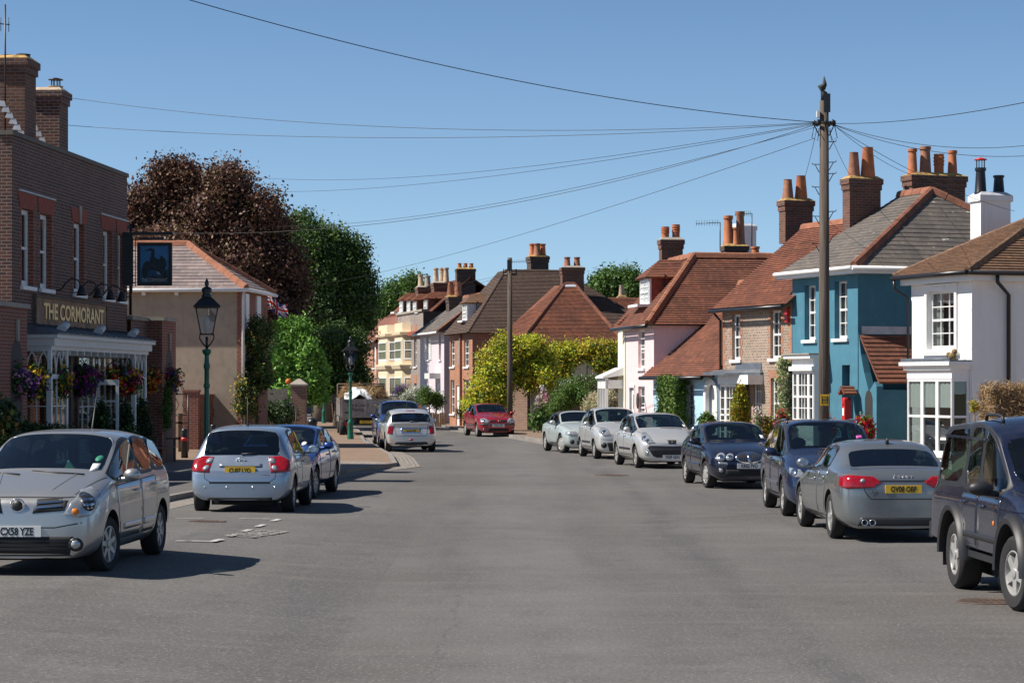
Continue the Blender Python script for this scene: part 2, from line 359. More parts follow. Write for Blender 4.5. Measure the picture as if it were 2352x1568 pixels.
def wallp(mb, x0, x1, z0, z1, ops=(), fr=None, rev=0.13, m=0, mr=None):
    f = fr or (lambda x, y, z: (x, y, z)); mr = m if mr is None else mr
    xs = sorted({x0, x1, *[min(max(v, x0), x1) for o in ops for v in o[:2]]}); zs = sorted({z0, z1, *[min(max(v, z0), z1) for o in ops for v in o[2:4]]})
    for i in range(len(xs) - 1):
        for j in range(len(zs) - 1):
            cx, cz = (xs[i] + xs[i + 1]) / 2, (zs[j] + zs[j + 1]) / 2
            if any(o[0] < cx < o[1] and o[2] < cz < o[3] for o in ops): continue
            mb.poly([f(xs[i], 0, zs[j]), f(xs[i + 1], 0, zs[j]), f(xs[i + 1], 0, zs[j + 1]), f(xs[i], 0, zs[j + 1])], m)
    for a, b, c, d in [o[:4] for o in ops]:
        mb.poly([f(a, 0, c), f(a, rev, c), f(a, rev, d), f(a, 0, d)][::-1], mr); mb.poly([f(b, 0, c), f(b, rev, c), f(b, rev, d), f(b, 0, d)], mr)
        mb.poly([f(a, 0, d), f(b, 0, d), f(b, rev, d), f(a, rev, d)][::-1], mr); mb.poly([f(a, 0, c), f(b, 0, c), f(b, rev, c), f(a, rev, c)], mr)
def shell(par, w, d, h, mat, ops=(), side=None, gable=None, rev=0.13, name='wall', mr=None, left=True, sops=()):
    """front wall with openings, side and back walls; gable=(ym, zr) adds triangles"""
    mb = MB(); ms = [mat, side or mat, mr or mat]
    wallp(mb, 0, w, -0.6, h, ops, None, rev, 0, 2 if mr else 0)
    R_ = lambda x, y, z: (w - y, x, z)
    wallp(mb, 0, d, -0.6, h, sops, R_, rev, 1)
    L_ = lambda x, y, z: (y, d - x, z)
    wallp(mb, 0, d, -0.6, h, (), L_, rev, 1)
    mb.poly([(w, d, -0.6), (0, d, -0.6), (0, d, h), (w, d, h)], 1)
    if gable:
        ym, zr = gable; mb.poly([(w, 0, h), (w, d, h), (w, ym, zr)], 1); mb.poly([(0, d, h), (0, 0, h), (0, ym, zr)], 1)
    return mb.build(name, ms, par)
def sash(par, x0, x1, z0, z1, y=0.1, nx=2, nz=4, fr=None, mat=None, fw=0.06, bar=0.022, sill=True, curt=1, glass=None, name='window', mid=True, back=0.5, bx=0.2):
    f = fr; mat = mat or G['white']; mb = MB(); d = 0.05
    mb.box(x0, x0 + fw, y, y + d, z0, z1, 0, f); mb.box(x1 - fw, x1, y, y + d, z0, z1, 0, f)
    mb.box(x0 + fw, x1 - fw, y, y + d, z1 - fw, z1, 0, f); mb.box(x0 + fw, x1 - fw, y, y + d, z0, z0 + fw * 1.3, 0, f)
    if mid: zm = (z0 + z1) / 2; mb.box(x0 + fw, x1 - fw, y - 0.012, y + d - 0.004, zm - 0.028, zm + 0.028, 0, f)
    for i in range(1, nx):
        x = x0 + fw + (x1 - x0 - 2 * fw) * i / nx; mb.box(x - bar / 2, x + bar / 2, y + 0.006, y + d - 0.008, z0 + fw, z1 - fw, 0, f)
    for j in range(1, nz):
        if mid and j * 2 == nz: continue
        z = z0 + fw + (z1 - z0 - 2 * fw) * j / nz; mb.box(x0 + fw, x1 - fw, y + 0.008, y + d - 0.01, z - bar / 2, z + bar / 2, 0, f)
    o = mb.build(name, mat, par)
    g = f or (lambda x, y, z: (x, y, z))
    p = MB(); p.poly([g(x0 + fw / 2, y + 0.03, z0 + fw / 2), g(x1 - fw / 2, y + 0.03, z0 + fw / 2), g(x1 - fw / 2, y + 0.03, z1 - fw / 2), g(x0 + fw / 2, y + 0.03, z1 - fw / 2)]); p.build('pane', glass or G['window_glass'], o)
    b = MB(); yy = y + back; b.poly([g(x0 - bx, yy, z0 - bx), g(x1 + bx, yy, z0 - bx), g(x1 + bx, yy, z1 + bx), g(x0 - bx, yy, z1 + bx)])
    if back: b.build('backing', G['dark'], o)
    if curt:
        c = MB(); w = (x1 - x0) * 0.3
        spans = [(x0, x0 + w), (x1 - w, x1)] if curt == 1 else [(x0, x1)]
        zb = z0 if curt < 3 else z0 + (z1 - z0) * 0.62
        for a, e in spans:
            k = 7
            for i in range(k):
                u0, u1 = a + (e - a) * i / k, a + (e - a) * (i + 1) / k; o_ = .1 if curt < 3 else .04; ya, yb = y + o_ + 0.02 * (i % 2), y + o_ + 0.02 * ((i + 1) % 2)
                c.poly([g(u0, ya, zb), g(u1, yb, zb), g(u1, yb, z1), g(u0, ya, z1)])
        c.build('curtain' if curt < 3 else 'blind', G['curtain'] if curt < 3 else G['blind'], o)
    if sill:
        s = MB(); s.box(x0 - 0.09, x1 + 0.09, -0.07, y + 0.02, z0 - 0.09, z0 - 0.003, 0, f); s.build('sill', mat, o)
    return o
def toothed(par, x, sg, z0, z1, k0, k1, mat, y0=-.008, step=.15, name='brick_dressing'):
    """one column of alternating long and short bricks, edge at x, growing towards sg"""
    pts = [(x, z0)]; z = z0; i = 0; side = []
    while z < z1 - 1e-4: k = (k0, k1)[i % 2]; zz = min(z + step, z1); side += [(x + sg * k, z), (x + sg * k, zz)]; z = zz; i += 1
    pts = [(x, z0)] + side + [(x, z1)]
    if sg < 0: pts = pts[::-1]
    mb = MB(); mb.prism(pts, y0, -.0005); return mb.build(name, mat, par)
def wpx(F, a, b, t, bo, y=0.0):
    m = (a + b) / 2; return F.fy(a, t, y)[0], F.fy(b, t, y)[0], F.fy(m, bo, y)[1], F.fy(m, t, y)[1]
def gutter(par, p, q, mat, name='gutter', r=0.06):
    mb = MB(); mb.tube([p, q], r, 8); return mb.build(name, mat, par)
def pipe(par, pts, mat, r=0.04, name='downpipe'):
    mb = MB(); mb.tube(pts, r, 8); return mb.build(name, mat, par)
def pot(mb, x, y, z, h, r, m=0, kind=0):
    pr = [(r * 1.1, 0), (r * 1.1, h * 0.06), (r, h * 0.1), (r * 0.8, h * 0.86), (r * 0.98, h * 0.9), (r * 0.98, h), (r * 0.7, h), (r * 0.66, h * 0.8)]
    if kind == 1: pr = [(r * 1.15, 0), (r * 0.78, h * 0.97), (r * 0.85, h), (r * 0.66, h), (r * 0.6, h * 0.85)]
    if kind == 2: pr = [(r, 0), (r, h * .45), (r * 1.18, h * .5), (r, h * .55), (r * 1.18, h * .68), (r, h * .72), (r * 1.18, h * .84), (r, h * .88), (r * 1.1, h), (r * .8, h), (r * .7, h * .8)]
    mb.lathe(pr, (x, y, z), 14, m)
def chimney(par, c, w, d, z0, z1, mat, pots=(), cap=None, corb=2, lip=0.05, side=None, flaunch=True):
    """c=(x,y) centre; pots: (dx, dy, height, radius, material, kind)"""
    mb = MB(); x, y = c; ms = [mat, cap or G['lichen'], side or mat]; hc = 0.16 * corb if corb else 0
    def bx(a, b, zz0, zz1, m=0): mb.box(x - a, x + a, y - b, y + b, zz0, zz1, m)
    bx(w / 2, d / 2, z0, z1 - hc)
    for i in range(corb): bx(w / 2 + lip * (i + 1) * 0.6, d / 2 + lip * (i + 1) * 0.6, z1 - hc + 0.16 * i, z1 - hc + 0.16 * (i + 1) - 0.002)
    a, b = w / 2 + lip * corb * 0.6 - 0.01, d / 2 + lip * corb * 0.6 - 0.01
    if flaunch: mb.rings([[(x - a, y - b, z1), (x + a, y - b, z1), (x + a, y + b, z1), (x - a, y + b, z1)], [(x - a * .6, y - b * .75, z1 + .09), (x + a * .6, y - b * .75, z1 + .09), (x + a * .6, y + b * .75, z1 + .09), (x - a * .6, y + b * .75, z1 + .09)]], 1, smooth=False)
    o = mb.build('chimney', ms, par)
    for dx, dy, h, r, m, k in pots:
        p = MB(); pot(p, x + dx, y + dy, z1 + 0.04, h, r, 0, k); p.build('chimney_pot', m, o, angle=35)
    return o
def chim_px(par, F, px, D, pt, pb, w, d, mat, pots=(), **kw):
    p = at(px, pt, D) - F.o; x, y = p.dot(F.ex), p.dot(F.ey); zb = at(px, pb, D).z - F.o.z
    return chimney(par, (x, y), w, d, zb, p.z, mat, pots, **kw)
def leadflash(par, pts, mat=None):
    mb = MB(); mb.poly(pts); return mb.build('flashing', mat or G['leadpale'], par)

# ------------------------------------------------------------------ the ground, the road and the pavements
def sheet(name, pts, z, mat, zfun=None, step=None, label=None):
    mb = MB()
    if step:
        xs = [p[0] for p in pts]; ys = [p[1] for p in pts]
        def clip(poly, ax, a, ge):
            out = []
            for i in range(len(poly)):
                p, q = poly[i], poly[(i + 1) % len(poly)]; ip = p[ax] >= a if ge else p[ax] <= a; iq = q[ax] >= a if ge else q[ax] <= a
                if ip: out.append(p)
                if ip != iq: t = (a - p[ax]) / (q[ax] - p[ax]); out.append(tuple(p[k] + (q[k] - p[k]) * t for k in (0, 1)))
            return out
        x = math.floor(min(xs) / step) * step
        while x < max(xs):
            cx = clip(clip(pts, 0, x, True), 0, x + step, False) if len(pts) else []
            y = math.floor(min(ys) / step) * step
            while y < max(ys) and len(cx) > 2:
                c = clip(clip(cx, 1, y, True), 1, y + step, False)
                if len(c) > 2: mb.poly([(a, b, z + (zfun(a, b) if zfun else 0)) for a, b in c], 0, [(a, b) for a, b in c], True)
                y += step
            x += step
    else: mb.poly([(a, b, z) for a, b in pts], 0, [(a, b) for a, b in pts])
    o = mb.build(name, mat); o['kind'] = 'structure'; return o
def asphalt():
    t = NT('asphalt'); tc = t.n('TexCoord').outputs['Object']
    n1 = t.noise(0.16, 6, tc, 0.65); n2 = t.noise(1.7, 6, tc); n3 = t.noise(26, 4, tc, .75)
    mp = t.n('Mapping'); mp.inputs['Scale'].default_value = (0.9, 0.09, 1); mp.inputs['Rotation'].default_value = (0, 0, 0.2); t.t.links.new(tc, mp.inputs[0]); n4 = t.noise(1.0, 6, mp.outputs[0], 0.65)
    mp2 = t.n('Mapping'); mp2.inputs['Scale'].default_value = (0.1, 1.6, 1); mp2.inputs['Rotation'].default_value = (0, 0, -0.12); t.t.links.new(tc, mp2.inputs[0]); n5 = t.noise(1.0, 6, mp2.outputs[0], 0.7)
    c = t.mix(t.ramp(n1, 0.32, 0.68), (0.086, 0.077, 0.07), (0.126, 0.12, 0.114))
    c = t.mix(t.math('MULTIPLY', t.ramp(n4, 0.5, 0.66), 0.7), c, (0.07, 0.069, 0.07))
    c = t.mix(t.math('MULTIPLY', t.ramp(n5, 0.52, 0.68), 0.5), c, (0.155, 0.142, 0.13))
    c = t.mix(t.math('MULTIPLY', t.ramp(n2, 0.54, 0.7), 0.5), c, (0.066, 0.062, 0.06))
    for vs_, wd_, am in ((0.11, 0.0016, 0.3), (0.35, 0.004, 0.14)):
        vc_ = t.n('TexVoronoi'); vc_.feature = 'DISTANCE_TO_EDGE'; vc_.inputs['Scale'].default_value = vs_; ds = t.n('VectorMath'); ds.operation = 'ADD'; t.t.links.new(tc, ds.inputs[0])
        nz = t.n('TexNoise'); nz.inputs['Scale'].default_value = 2.5; t.t.links.new(tc, nz.inputs['Vector']); sc_ = t.n('VectorMath'); sc_.operation = 'SCALE'; sc_.inputs['Scale'].default_value = .35; t.t.links.new(nz.outputs['Color'], sc_.inputs[0]); t.t.links.new(sc_.outputs[0], ds.inputs[1]); t.t.links.new(ds.outputs[0], vc_.inputs['Vector'])
        c = t.mix(t.math('MULTIPLY', t.math('LESS_THAN', vc_.outputs['Distance'], wd_), am), c, (0.04, 0.038, 0.036))
    sx = t.n('SeparateXYZ'); t.t.links.new(tc, sx.inputs[0]); xw = t.math('ADD', sx.outputs['X'], t.math('MULTIPLY', t.noise(.22, 4, tc), 1.1)); wob = t.ramp(t.noise(.7, 5, tc, .7), .35, .65)
    for cx_, hw_, col_, am in ((3.05, .2, (.055, .055, .058), .7), (.75, .75, (.15, .145, .142), .5), (1.9, .3, (.075, .07, .068), .4), (-1.3, .35, (.07, .066, .063), .4), (-2.9, .5, (.145, .135, .125), .35), (4.3, .5, (.075, .07, .066), .4)):
        m_ = t.ramp(t.math('ABSOLUTE', t.math('SUBTRACT', xw, cx_), 0), hw_ * .4, hw_ * 1.6, (1, 1, 1), (0, 0, 0)); c = t.mix(t.math('MULTIPLY', t.math('MULTIPLY', m_, wob), am), c, col_)
    vo = t.n('TexVoronoi'); vo.inputs['Scale'].default_value = 16; t.t.links.new(tc, vo.inputs['Vector']); sp = t.math('LESS_THAN', vo.outputs['Distance'], 0.16)
    c = t.mix(t.math('MULTIPLY', sp, 0.6), c, (0.3, 0.28, 0.26))
    c = t.mix(t.ramp(n3, 0.56, 0.68), c, (0.21, 0.195, 0.18)); c = t.mix(t.ramp(n3, 0.32, 0.44, (1, 1, 1), (0, 0, 0)), c, (0.045, 0.042, 0.04))
    t.p(Base_Color=c, Roughness=0.85); t.bump(n3, 0.5, 0.012); MATS['asphalt'] = t.m; return t.m
asphalt()
brick('pavers', (0.36, 0.31, 0.27), (0.27, 0.23, 0.2), (0.13, 0.115, 0.1), bw=0.4, bh=0.2, ms=0.012, rough=0.9)
brick('setts', (0.38, 0.34, 0.3), (0.28, 0.25, 0.22), (0.12, 0.105, 0.09), bw=0.2, bh=0.12, ms=0.014, rough=0.9)
stucco('tan_tarmac', (0.23, 0.155, 0.105), 0.12, ((0.15, 0.12, 0.1), 0.4), 0.3, 50)
stucco('grey_tarmac', (0.11, 0.1, 0.095), 0.15, ((0.16, 0.14, 0.13), 0.4), 0.3, 50)
brick('kerbstone', (0.34, 0.31, 0.28), (0.24, 0.22, 0.2), (0.09, 0.08, 0.07), bw=0.9, bh=0.5, ms=0.014)
stucco('earth', (0.1, 0.09, 0.055), 0.3, ((0.05, 0.08, 0.02), 0.6), 0.3, 3)
g_ = MB(); g_.poly([(-2500, -200, -0.06), (2500, -200, -0.06), (2500, 5000, -0.06), (-2500, 5000, -0.06)]); g_ = g_.build('ground', G['earth']); g_['kind'] = 'structure'
LK = [(-8.6, 5), (-8.0, 18), (-7.2, 28.9), (-6.45, 43.7), (-6.15, 47), (-4.6, 55.0), (-3.1, 62.5), (-3.62, 70), (-4.3, 76), (-5.4, 85.6), (-7.0, 106), (-9.4, 124), (-13.2, 136), (-17, 146), (-32, 172)]
RK = [(-15, 190), (-8.6, 150), (-4.6, 127), (-2.34, 109), (.53, 93.6), (1.15, 88.7), (3.2, 75), (4.6, 66), (5.5, 57), (6.1, 50), (6.7, 40), (7.6, 28), (8.2, 18), (9, 5)]
road = sheet('road', LK + RK, 0.0, G['asphalt'], gz, 1.5)
def off_line(L, d):            # offset a polyline sideways (+ = to its left)
    out = []
    for i, p in enumerate(L):
        a = Vector(L[max(i - 1, 0)]); b = Vector(L[min(i + 1, len(L) - 1)]); t = (b - a).normalized(); out.append((p[0] - t.y * d, p[1] + t.x * d))
    return out
def strip(mb, A, B, z0, z1=None, m=0, zf=None, sub=1):
    u = 0
    for i in range(len(A) - 1):
        L = (Vector(A[i + 1]) - Vector(A[i])).length; k = max(1, int(L / 1.5))
        for j in range(k):
            f0, f1 = j / k, (j + 1) / k
            def P(S, f, z): x = S[i][0] + (S[i + 1][0] - S[i][0]) * f; y = S[i][1] + (S[i + 1][1] - S[i][1]) * f; return (x, y, z + (zf(x, y) if zf else 0))
            wd_ = (Vector(A[i]) - Vector(B[i])).length
            mb.poly([P(A, f0, z0), P(A, f1, z0), P(B, f1, z0 if z1 is None else z1), P(B, f0, z0 if z1 is None else z1)], m, [(u + L * f0, 0), (u + L * f1, 0), (u + L * f1, max(wd_, .12)), (u + L * f0, max(wd_, .12))])
        u += L
def kerb(name, L, side, zf):
    mb = MB(); o1 = off_line(L, side * 0.15)
    strip(mb, L, L, -0.05, 0.11, 0, zf); strip(mb, L, o1, 0.11, None, 0, zf)
    o = mb.build(name, G['kerbstone']); o['kind'] = 'structure'
kerb('kerb', LK, 1, gz); kerb('kerb', RK, 1, None)
# pavements behind the kerbs
LKo = off_line(LK, 0.15); RKo = off_line(RK, 0.15)
pl = [(x, y) for x, y in LKo if y < 56] ; near = pl + [(-30, 56), (-30, 5)]
sheet('pavement', [(x, y) for x, y in near], 0.108, G['grey_tarmac'], gz, 1.5)
mid = [(-4.75, 55.0), (-3.24, 62.4), (-3.77, 70), (-4.0, 72.6), (-14, 73), (-14, 56)]
far = [(x, y) for x, y in LKo if y >= 76]; sheet('pavement', [(-4.2, 74.2)] + far + [(-40, 190), (-40, 74)], 0.108, G['tan_tarmac'], gz, 3)
m_ = MB(); P2 = [(-4.75, 55.0), (-3.24, 62.4), (-3.9, 63.4), (-30, 63.4), (-30, 56.0)]
sheet('paved_crossing', P2, 0.108, G['pavers'], gz, 2)
sheet('pavement', [(-3.9, 63.4), (-3.24, 62.4), (-3.77, 70), (-4.2, 74.2), (-40, 74), (-40, 63.4)], 0.108, G['tan_tarmac'], gz, 3)
m_ = MB(); strip(m_, off_line(LK[2:12], -0.04), off_line(LK[2:12], -0.62), 0.006, None, 0, gz); m_ = m_.build('sett_channel', G['setts']); m_['kind'] = 'structure'
m_ = MB(); t_ = [(-4.62, 54.9), (-3.05, 62.3), (-3.55, 69.5), (-2.75, 63.2), (-2.45, 62.4), (-2.7, 61.4), (-4.3, 54.3)]
m_.poly([(x, y, 0.012 + gz(x, y)) for x, y in t_[::-1]]); m_ = m_.build('paved_apron', G['setts']); m_['kind'] = 'structure'
m_ = MB(); strip(m_, [(x, y) for x, y in off_line(RK, -0.04)], [(x, y) for x, y in off_line(RK, -0.5)], 0.005); m_ = m_.build('sett_channel', G['setts']); m_['kind'] = 'structure'
RKn = [(x, y) for x, y in RKo]; sheet('pavement', RKn + [(40, 5), (40, 190)], 0.108, G['tan_tarmac'], None, 4)
# painted markings
wm = NT('road_paint'); n_ = wm.noise(14, 6); wm.p(Base_Color=wm.mix(wm.ramp(n_, 0.5, 0.64), (0.52, 0.5, 0.47), (0.13, 0.12, 0.11)), Roughness=0.7); MATS['road_paint'] = wm.m
def bayline(segs, w=0.1):
    mb = MB()
    for (a, b) in segs:
        A, B = gnd(*a), gnd(*b)
        A.z = B.z = 0; 
        for _ in range(3):     # settle on the sloping road
            A = gnd(*a, gz(A.x, A.y)); B = gnd(*b, gz(B.x, B.y))
        n = Vector((-(B - A).y, (B - A).x, 0)).normalized() * w / 2; up = Vector((0, 0, 0.005))
        k = 6
        for i in range(k):
            p, q = A.lerp(B, i / k), A.lerp(B, (i + 1) / k); c = [p - n, q - n, q + n, p + n]
            mb.poly([(v.x, v.y, gz(v.x, v.y) + 0.006) for v in c])
    o = mb.build('bay_marking', G['road_paint']); o['kind'] = 'structure'
bayline([((404, 1242), (487, 1243)), ((487, 1243.5), (509, 1238)), ((548, 1191), (640, 1192)), ((625, 1196.5), (641, 1192.5)), ((402, 1190), (470, 1190)), ((526, 1231), (544, 1226.5)), ((558, 1220), (577, 1215.5)), ((590, 1209), (606, 1204.5))], 0.09)
def road_word():
    A, B = gnd(549, 1230, .17), gnd(660, 1206, .16)
    ex = (B - A); L = ex.length; ex.normalize(); ez = Vector((-1, 0, 0)); ez = (ez - ex * ez.dot(ex)).normalized(); 
    rot = Matrix((ex, ez, Vector((0, 0, 1)))).transposed(); c = (A + B) / 2
    o = text_obj('DISABLED', 0.6, G['road_paint'], None, Vector((0, 0, 0)), rot, 'road_lettering', 0.001, L / 2.75 / 0.6 * .5, 0.011)
    o.location = (c.x - 0.05, c.y, gz(c.x, c.y) + 0.012); o['kind'] = 'structure'
    for v in o.data.vertices: w = o.location + v.co; v.co.z = gz(w.x, w.y) + 0.008 - o.location.z
road_word()
def manhole(px, py, r, label, sx=1.0):
    p = gnd(px, py); mb = MB(); mb.lathe([(r, 0), (r, 0.008), (r * .92, 0.012), (r * .9, 0.006), (0.01, 0.006)], (0, 0, gz(p.x, p.y)), 20)
    for i in range(-3, 4):
        for j in range(-3, 4):
            if i * i + j * j < 9: mb.box(i * r * .24 - r * .08, i * r * .24 + r * .08, j * r * .24 - r * .08, j * r * .24 + r * .08, gz(p.x, p.y) + .006, gz(p.x, p.y) + .011)
    o = mb.build('manhole_cover', plain('cover_iron', (0.09, 0.06, 0.045), 0.7, var=0.4)); o.location = (p.x, p.y, 0); tag(o, label, 'manhole cover')
manhole(2270, 1381, .33, 'rusty iron manhole cover in the road beside the dark off-road car')
manhole(1405, 1091, .42, 'dark round manhole cover in the road in front of the silver hatchbacks')
manhole(800, 2120, .3, 'small manhole cover') if 0 else manhole(475, 1216, .3, 'worn round manhole cover beside the painted parking bay')
# ------------------------------------------------------------------ right-hand row
K = Vector((11.16, 56.0, 0)); U = Vector((-0.354, 0.935, 0))
def rowF(t): p = K + U * t; return Frame(p.x, p.y, 0.1, ex=(-U.x, -U.y))
def win_px(par, F, rect, y=0.1, ops=None, **kw):
    a, b, t, bo = rect; x0, x1, z0, z1 = wpx(F, a, b, t, bo, 0.0)
    if ops is not None: ops.append((x0, x1, z0, z1))
    return sash(par, x0, x1, z0, z1, y, **kw)
# --- white house
F = rowF(2.85); h = F.thing('house', 'white painted end house with bay window and black downpipe', 'house')
ze = F.fy(2232, 624)[1]; w = 2.85; d = 9.0; ops = []
win_px(h, F, (2131, 2194, 668, 801), 0.1, ops, nx=3, nz=4, curt=1)
shell(h, w, d, ze, G['white_wall'], ops)
mb = MB(); x0, x1, z0, z1 = ops[0]       # raised surround
for q in ((x0 - .11, x0, z0 - .1, z1 + .12), (x1, x1 + .11, z0 - .1, z1 + .12), (x0, x1, z1, z1 + .12)): mb.box(q[0], q[1], -.04, -.001, q[2], q[3])
mb.box(x0 - .16, x1 + .16, -.07, -.001, z1 + .12, z1 + .17); mb.box(x0 - .2, x1 + .2, -.09, -.001, z0 - .16, z0 - .1); mb.build('window_surround', G['white_wall'], h)
mb = MB(); ov = .33; ym = 3.1; zr = ze + 1.62; xa = w / 2
tiled(mb, [(-ov, -ov, ze), (w + ov, -ov, ze), (xa, ym, zr)], .1, .028, 0, 1)
tiled(mb, [(w + ov, -ov, ze), (w + ov, d, ze), (xa, d, zr), (xa, ym, zr)], .1, .028, 0, 1)
tiled(mb, [(-ov, d, ze), (-ov, -ov, ze), (xa, ym, zr), (xa, d, zr)], .1, .028, 0, 1)
ro = mb.build('roof', [G['tile_brown'], G['offwhite']], h)
mb = MB(); zq = ze + .03
for a, b in (((w + ov, -ov, zq), (xa, ym, zr + .03)), ((-ov, -ov, zq), (xa, ym, zr + .03)), ((xa, ym, zr + .03), (xa, d, zr + .03))): ridge(mb, a, b, .085, 0, .2)
mb.build('hip_tiles', G['tile_brown'], ro)
mb = MB(); mb.box(-.2, w + .2, -.2, -.002, ze - .22, ze - .06); mb.box(w + .002, w + .2, 0, d, ze - .22, ze - .06); mb.build('fascia', G['white'], h)
gutter(h, (-ov - .05, -ov - .02, ze - .03), (w + ov, -ov - .02, ze - .03), G['black']); gutter(h, (w + ov + .02, -ov, ze - .03), (w + ov + .02, d, ze - .03), G['black'])
pipe(h, [(-.3, -.33, ze - .05), (-.28, -.33, ze - .3), (-.02, -.08, ze - .55), (-.02, -.08, 0)], G['black'])
ys, zs = F.fx(2312, 640, w); pipe(h, [(w + .3, ys - .45, ze - .05), (w + .3, ys - .45, ze - .25), (w + .09, ys, ze - .55), (w + .09, ys, 0)], G['black'], .05)
# ground floor bay
bx0, bx1 = F.fy(2083, 980, -.5)[0], F.fy(2186, 980, -.5)[0]; zb0, zb1 = F.fy(2130, 1041, -.5)[1], F.fy(2130, 870, -.5)[1]
bay = MB(); bay.box(bx0, bx1, -.5, -.003, -.4, zb0 - .08); bay.box(bx0 - .05, bx1 + .05, -.56, -.003, zb0 - .08, zb0); 
bh = MB(); bh.box(bx0, bx1, -.5, -.003, zb1, zb1 + .22); bh.box(bx0 - .06, bx1 + .06, -.57, -.003, zb1 + .22, zb1 + .33); bh.box(bx0 - .13, bx1 + .13, -.66, -.003, zb1 + .33, zb1 + .42)
bo_ = bay.build('bay_window', G['white'], h); bh.build('bay_header', G['white'], bo_); mb = MB(); mb.box(bx0 - .1, bx1 + .1, -.62, -.002, zb1 + .422, zb1 + .46); mb.tube([(bx0 - .1, -.6, zb1 + .48), (bx1 + .1, -.6, zb1 + .48)], .03, 6); mb.build('lead_top', G['lead'], bo_)
for i in range(3): sash(bo_, bx0 + (bx1 - bx0) * i / 3 + .004, bx0 + (bx1 - bx0) * (i + 1) / 3 - .004, zb0 + .002, zb1 - .002, -.49, nx=1, nz=2, sill=False, curt=3, back=.45, bx=0)
sash(bo_, -.49, -.01, zb0 + .002, zb1 - .002, 0, nx=1, nz=2, fr=lambda x, y, z: (bx1 - .06 - y + .055, x, z), sill=False, curt=0, back=0)
sash(bo_, -.49, -.01, zb0 + .002, zb1 - .002, 0, nx=1, nz=2, fr=lambda x, y, z: (bx0 + y, -x - .5, z), sill=False, curt=0, back=0)
p = F.w(bx1 - .3, -.3, zb1 + .46); mb = MB(); mb.sphere((0, 0, .09), (.12, .09, .09), 8); mb.sphere((.05, -.02, .2), (.075, .075, .08), 8); mb.sphere((-.09, .02, .12), (.06, .05, .08), 8); mb.box(-.13, .13, -.09, .09, 0, .03)
o = mb.build('stone_ornament', plain('ornament', (.22, .15, .06), .9, var=.5, nscale=20)); o.location = p; tag(o, 'small weathered brown stone ornament sitting on the white bay window roof', 'ornament')
mb = MB(); mb.lathe([(.14, 0), (.14, .03), (.1, .04), (.02, .03)], (w - .25, -.045, 1.15), 16, 0, 'y'); mb.build('wall_plaque', G['buff'], h)
ch = chim_px(h, F, 2275, 60.2, 450, 570, .5, .9, G['white_wall'], [(0, -.3, .68, .15, G['black'], 0), (0, .25, .5, .15, G['black'], 0)], cap=G['leadpale'], corb=1, lip=.08)
# cowl on the first pot
mb = MB(); v = ch.children[0].data.vertices; zt = max(q.co.z for q in v); cxp = sum(q.co.x for q in v) / len(v); cyp = sum(q.co.y for q in v) / len(v)
for k in range(8): a = k * math.pi / 4; mb.tube([(cxp + .11 * math.cos(a), cyp + .11 * math.sin(a), zt), (cxp + .11 * math.cos(a), cyp + .11 * math.sin(a), zt + .2)], .008, 4)
mb.lathe([(.17, .2), (.15, .23), (.02, .27)], (cxp, cyp, zt), 12, 1); mb.build('chimney_cowl', [G['iron'], G['red']], ch)
# --- teal house
F = rowF(9.32); w, d = 3.72, 7.4; h = F.thing('house', 'teal painted house with slate hipped roof and tiled side porch', 'house'); FT = F
ze = F.fy(1970, 614)[1]; ops = []
win_px(h, F, (1848, 1873, 655, 780), .14, ops, nx=2, nz=4); win_px(h, F, (1917, 1946, 645, 777), .14, ops, nx=2, nz=4)
dx0, dx1, dz0, dz1 = wpx(F, 1934, 1952, 838, 1010); ops.append((dx0, dx1, -.1, dz1))
shell(h, w, d, ze, G['teal'], ops, rev=.24)
mb = MB(); mb.box(dx0 + .02, dx1 - .02, .2, .24, -.1, dz1 - .03); mb.box(dx0 + .1, dx1 - .1, .18, .2, .9, dz1 - .2); dr = mb.build('door', plain('door_teal', (.03, .1, .13), .4), h)
ym, rise = 3.6, 2.3; ov = .3; zr = ze + rise; xl, xr = -.32, 1.45
mb = MB()
tiled(mb, [(xl, -ov, ze), (w + ov, -ov, ze), (xr, ym, zr), (xl, ym, zr)], .19, .012, 0, 1)
tiled(mb, [(w + ov, -ov, ze), (w + ov, 2 * ym + ov, ze), (xr, ym, zr)], .19, .012, 0, 1)
tiled(mb, [(w + ov, 2 * ym + ov, ze), (xl, 2 * ym + ov, ze), (xl, ym, zr), (xr, ym, zr)], .19, .012, 0, 1)
ro = mb.build('roof', [G['slate'], G['offwhite']], h)
mb = MB(); ridge(mb, (w + ov, -ov, ze + .05), (xr, ym, zr + .05), .13, 0, .45); ridge(mb, (w + ov, 2 * ym + ov, ze + .05), (xr, ym, zr + .05), .11, 0, .45); ridge(mb, (xr, ym, zr + .05), (xl, ym, zr + .05), .11, 0, .4); mb.build('ridge_tiles', G['ridge_tile'], ro)
mb = MB(); mb.poly([(0, 0, ze), (0, 2 * ym, ze), (0, ym, zr - .05)][::-1]); mb.build('gable', G['teal'], h)
mb = MB(); mb.box(xl, w + ov + .02, -ov - .04, -.002, ze - .16, ze - .02); mb.box(w + .002, w + ov + .02, -.001, d, ze - .16, ze - .02); mb.tube([(xl - .03, -ov - .08, ze - .03), (w + ov + .05, -ov - .08, ze - .03)], .06, 8); mb.tube([(w + ov + .07, -ov - .08, ze - .03), (w + ov + .07, d, ze - .03)], .06, 8); mb.build('gutter', G['white'], h)
chim_px(h, F, 1979, 66.0, 412, 540, .42, 1.0, G['stack_brick'], [(0, -.25, .72, .16, G['terracotta_brown'], 1), (0, .2, .88, .19, G['terracotta'], 1)], side=G['stack_render'])
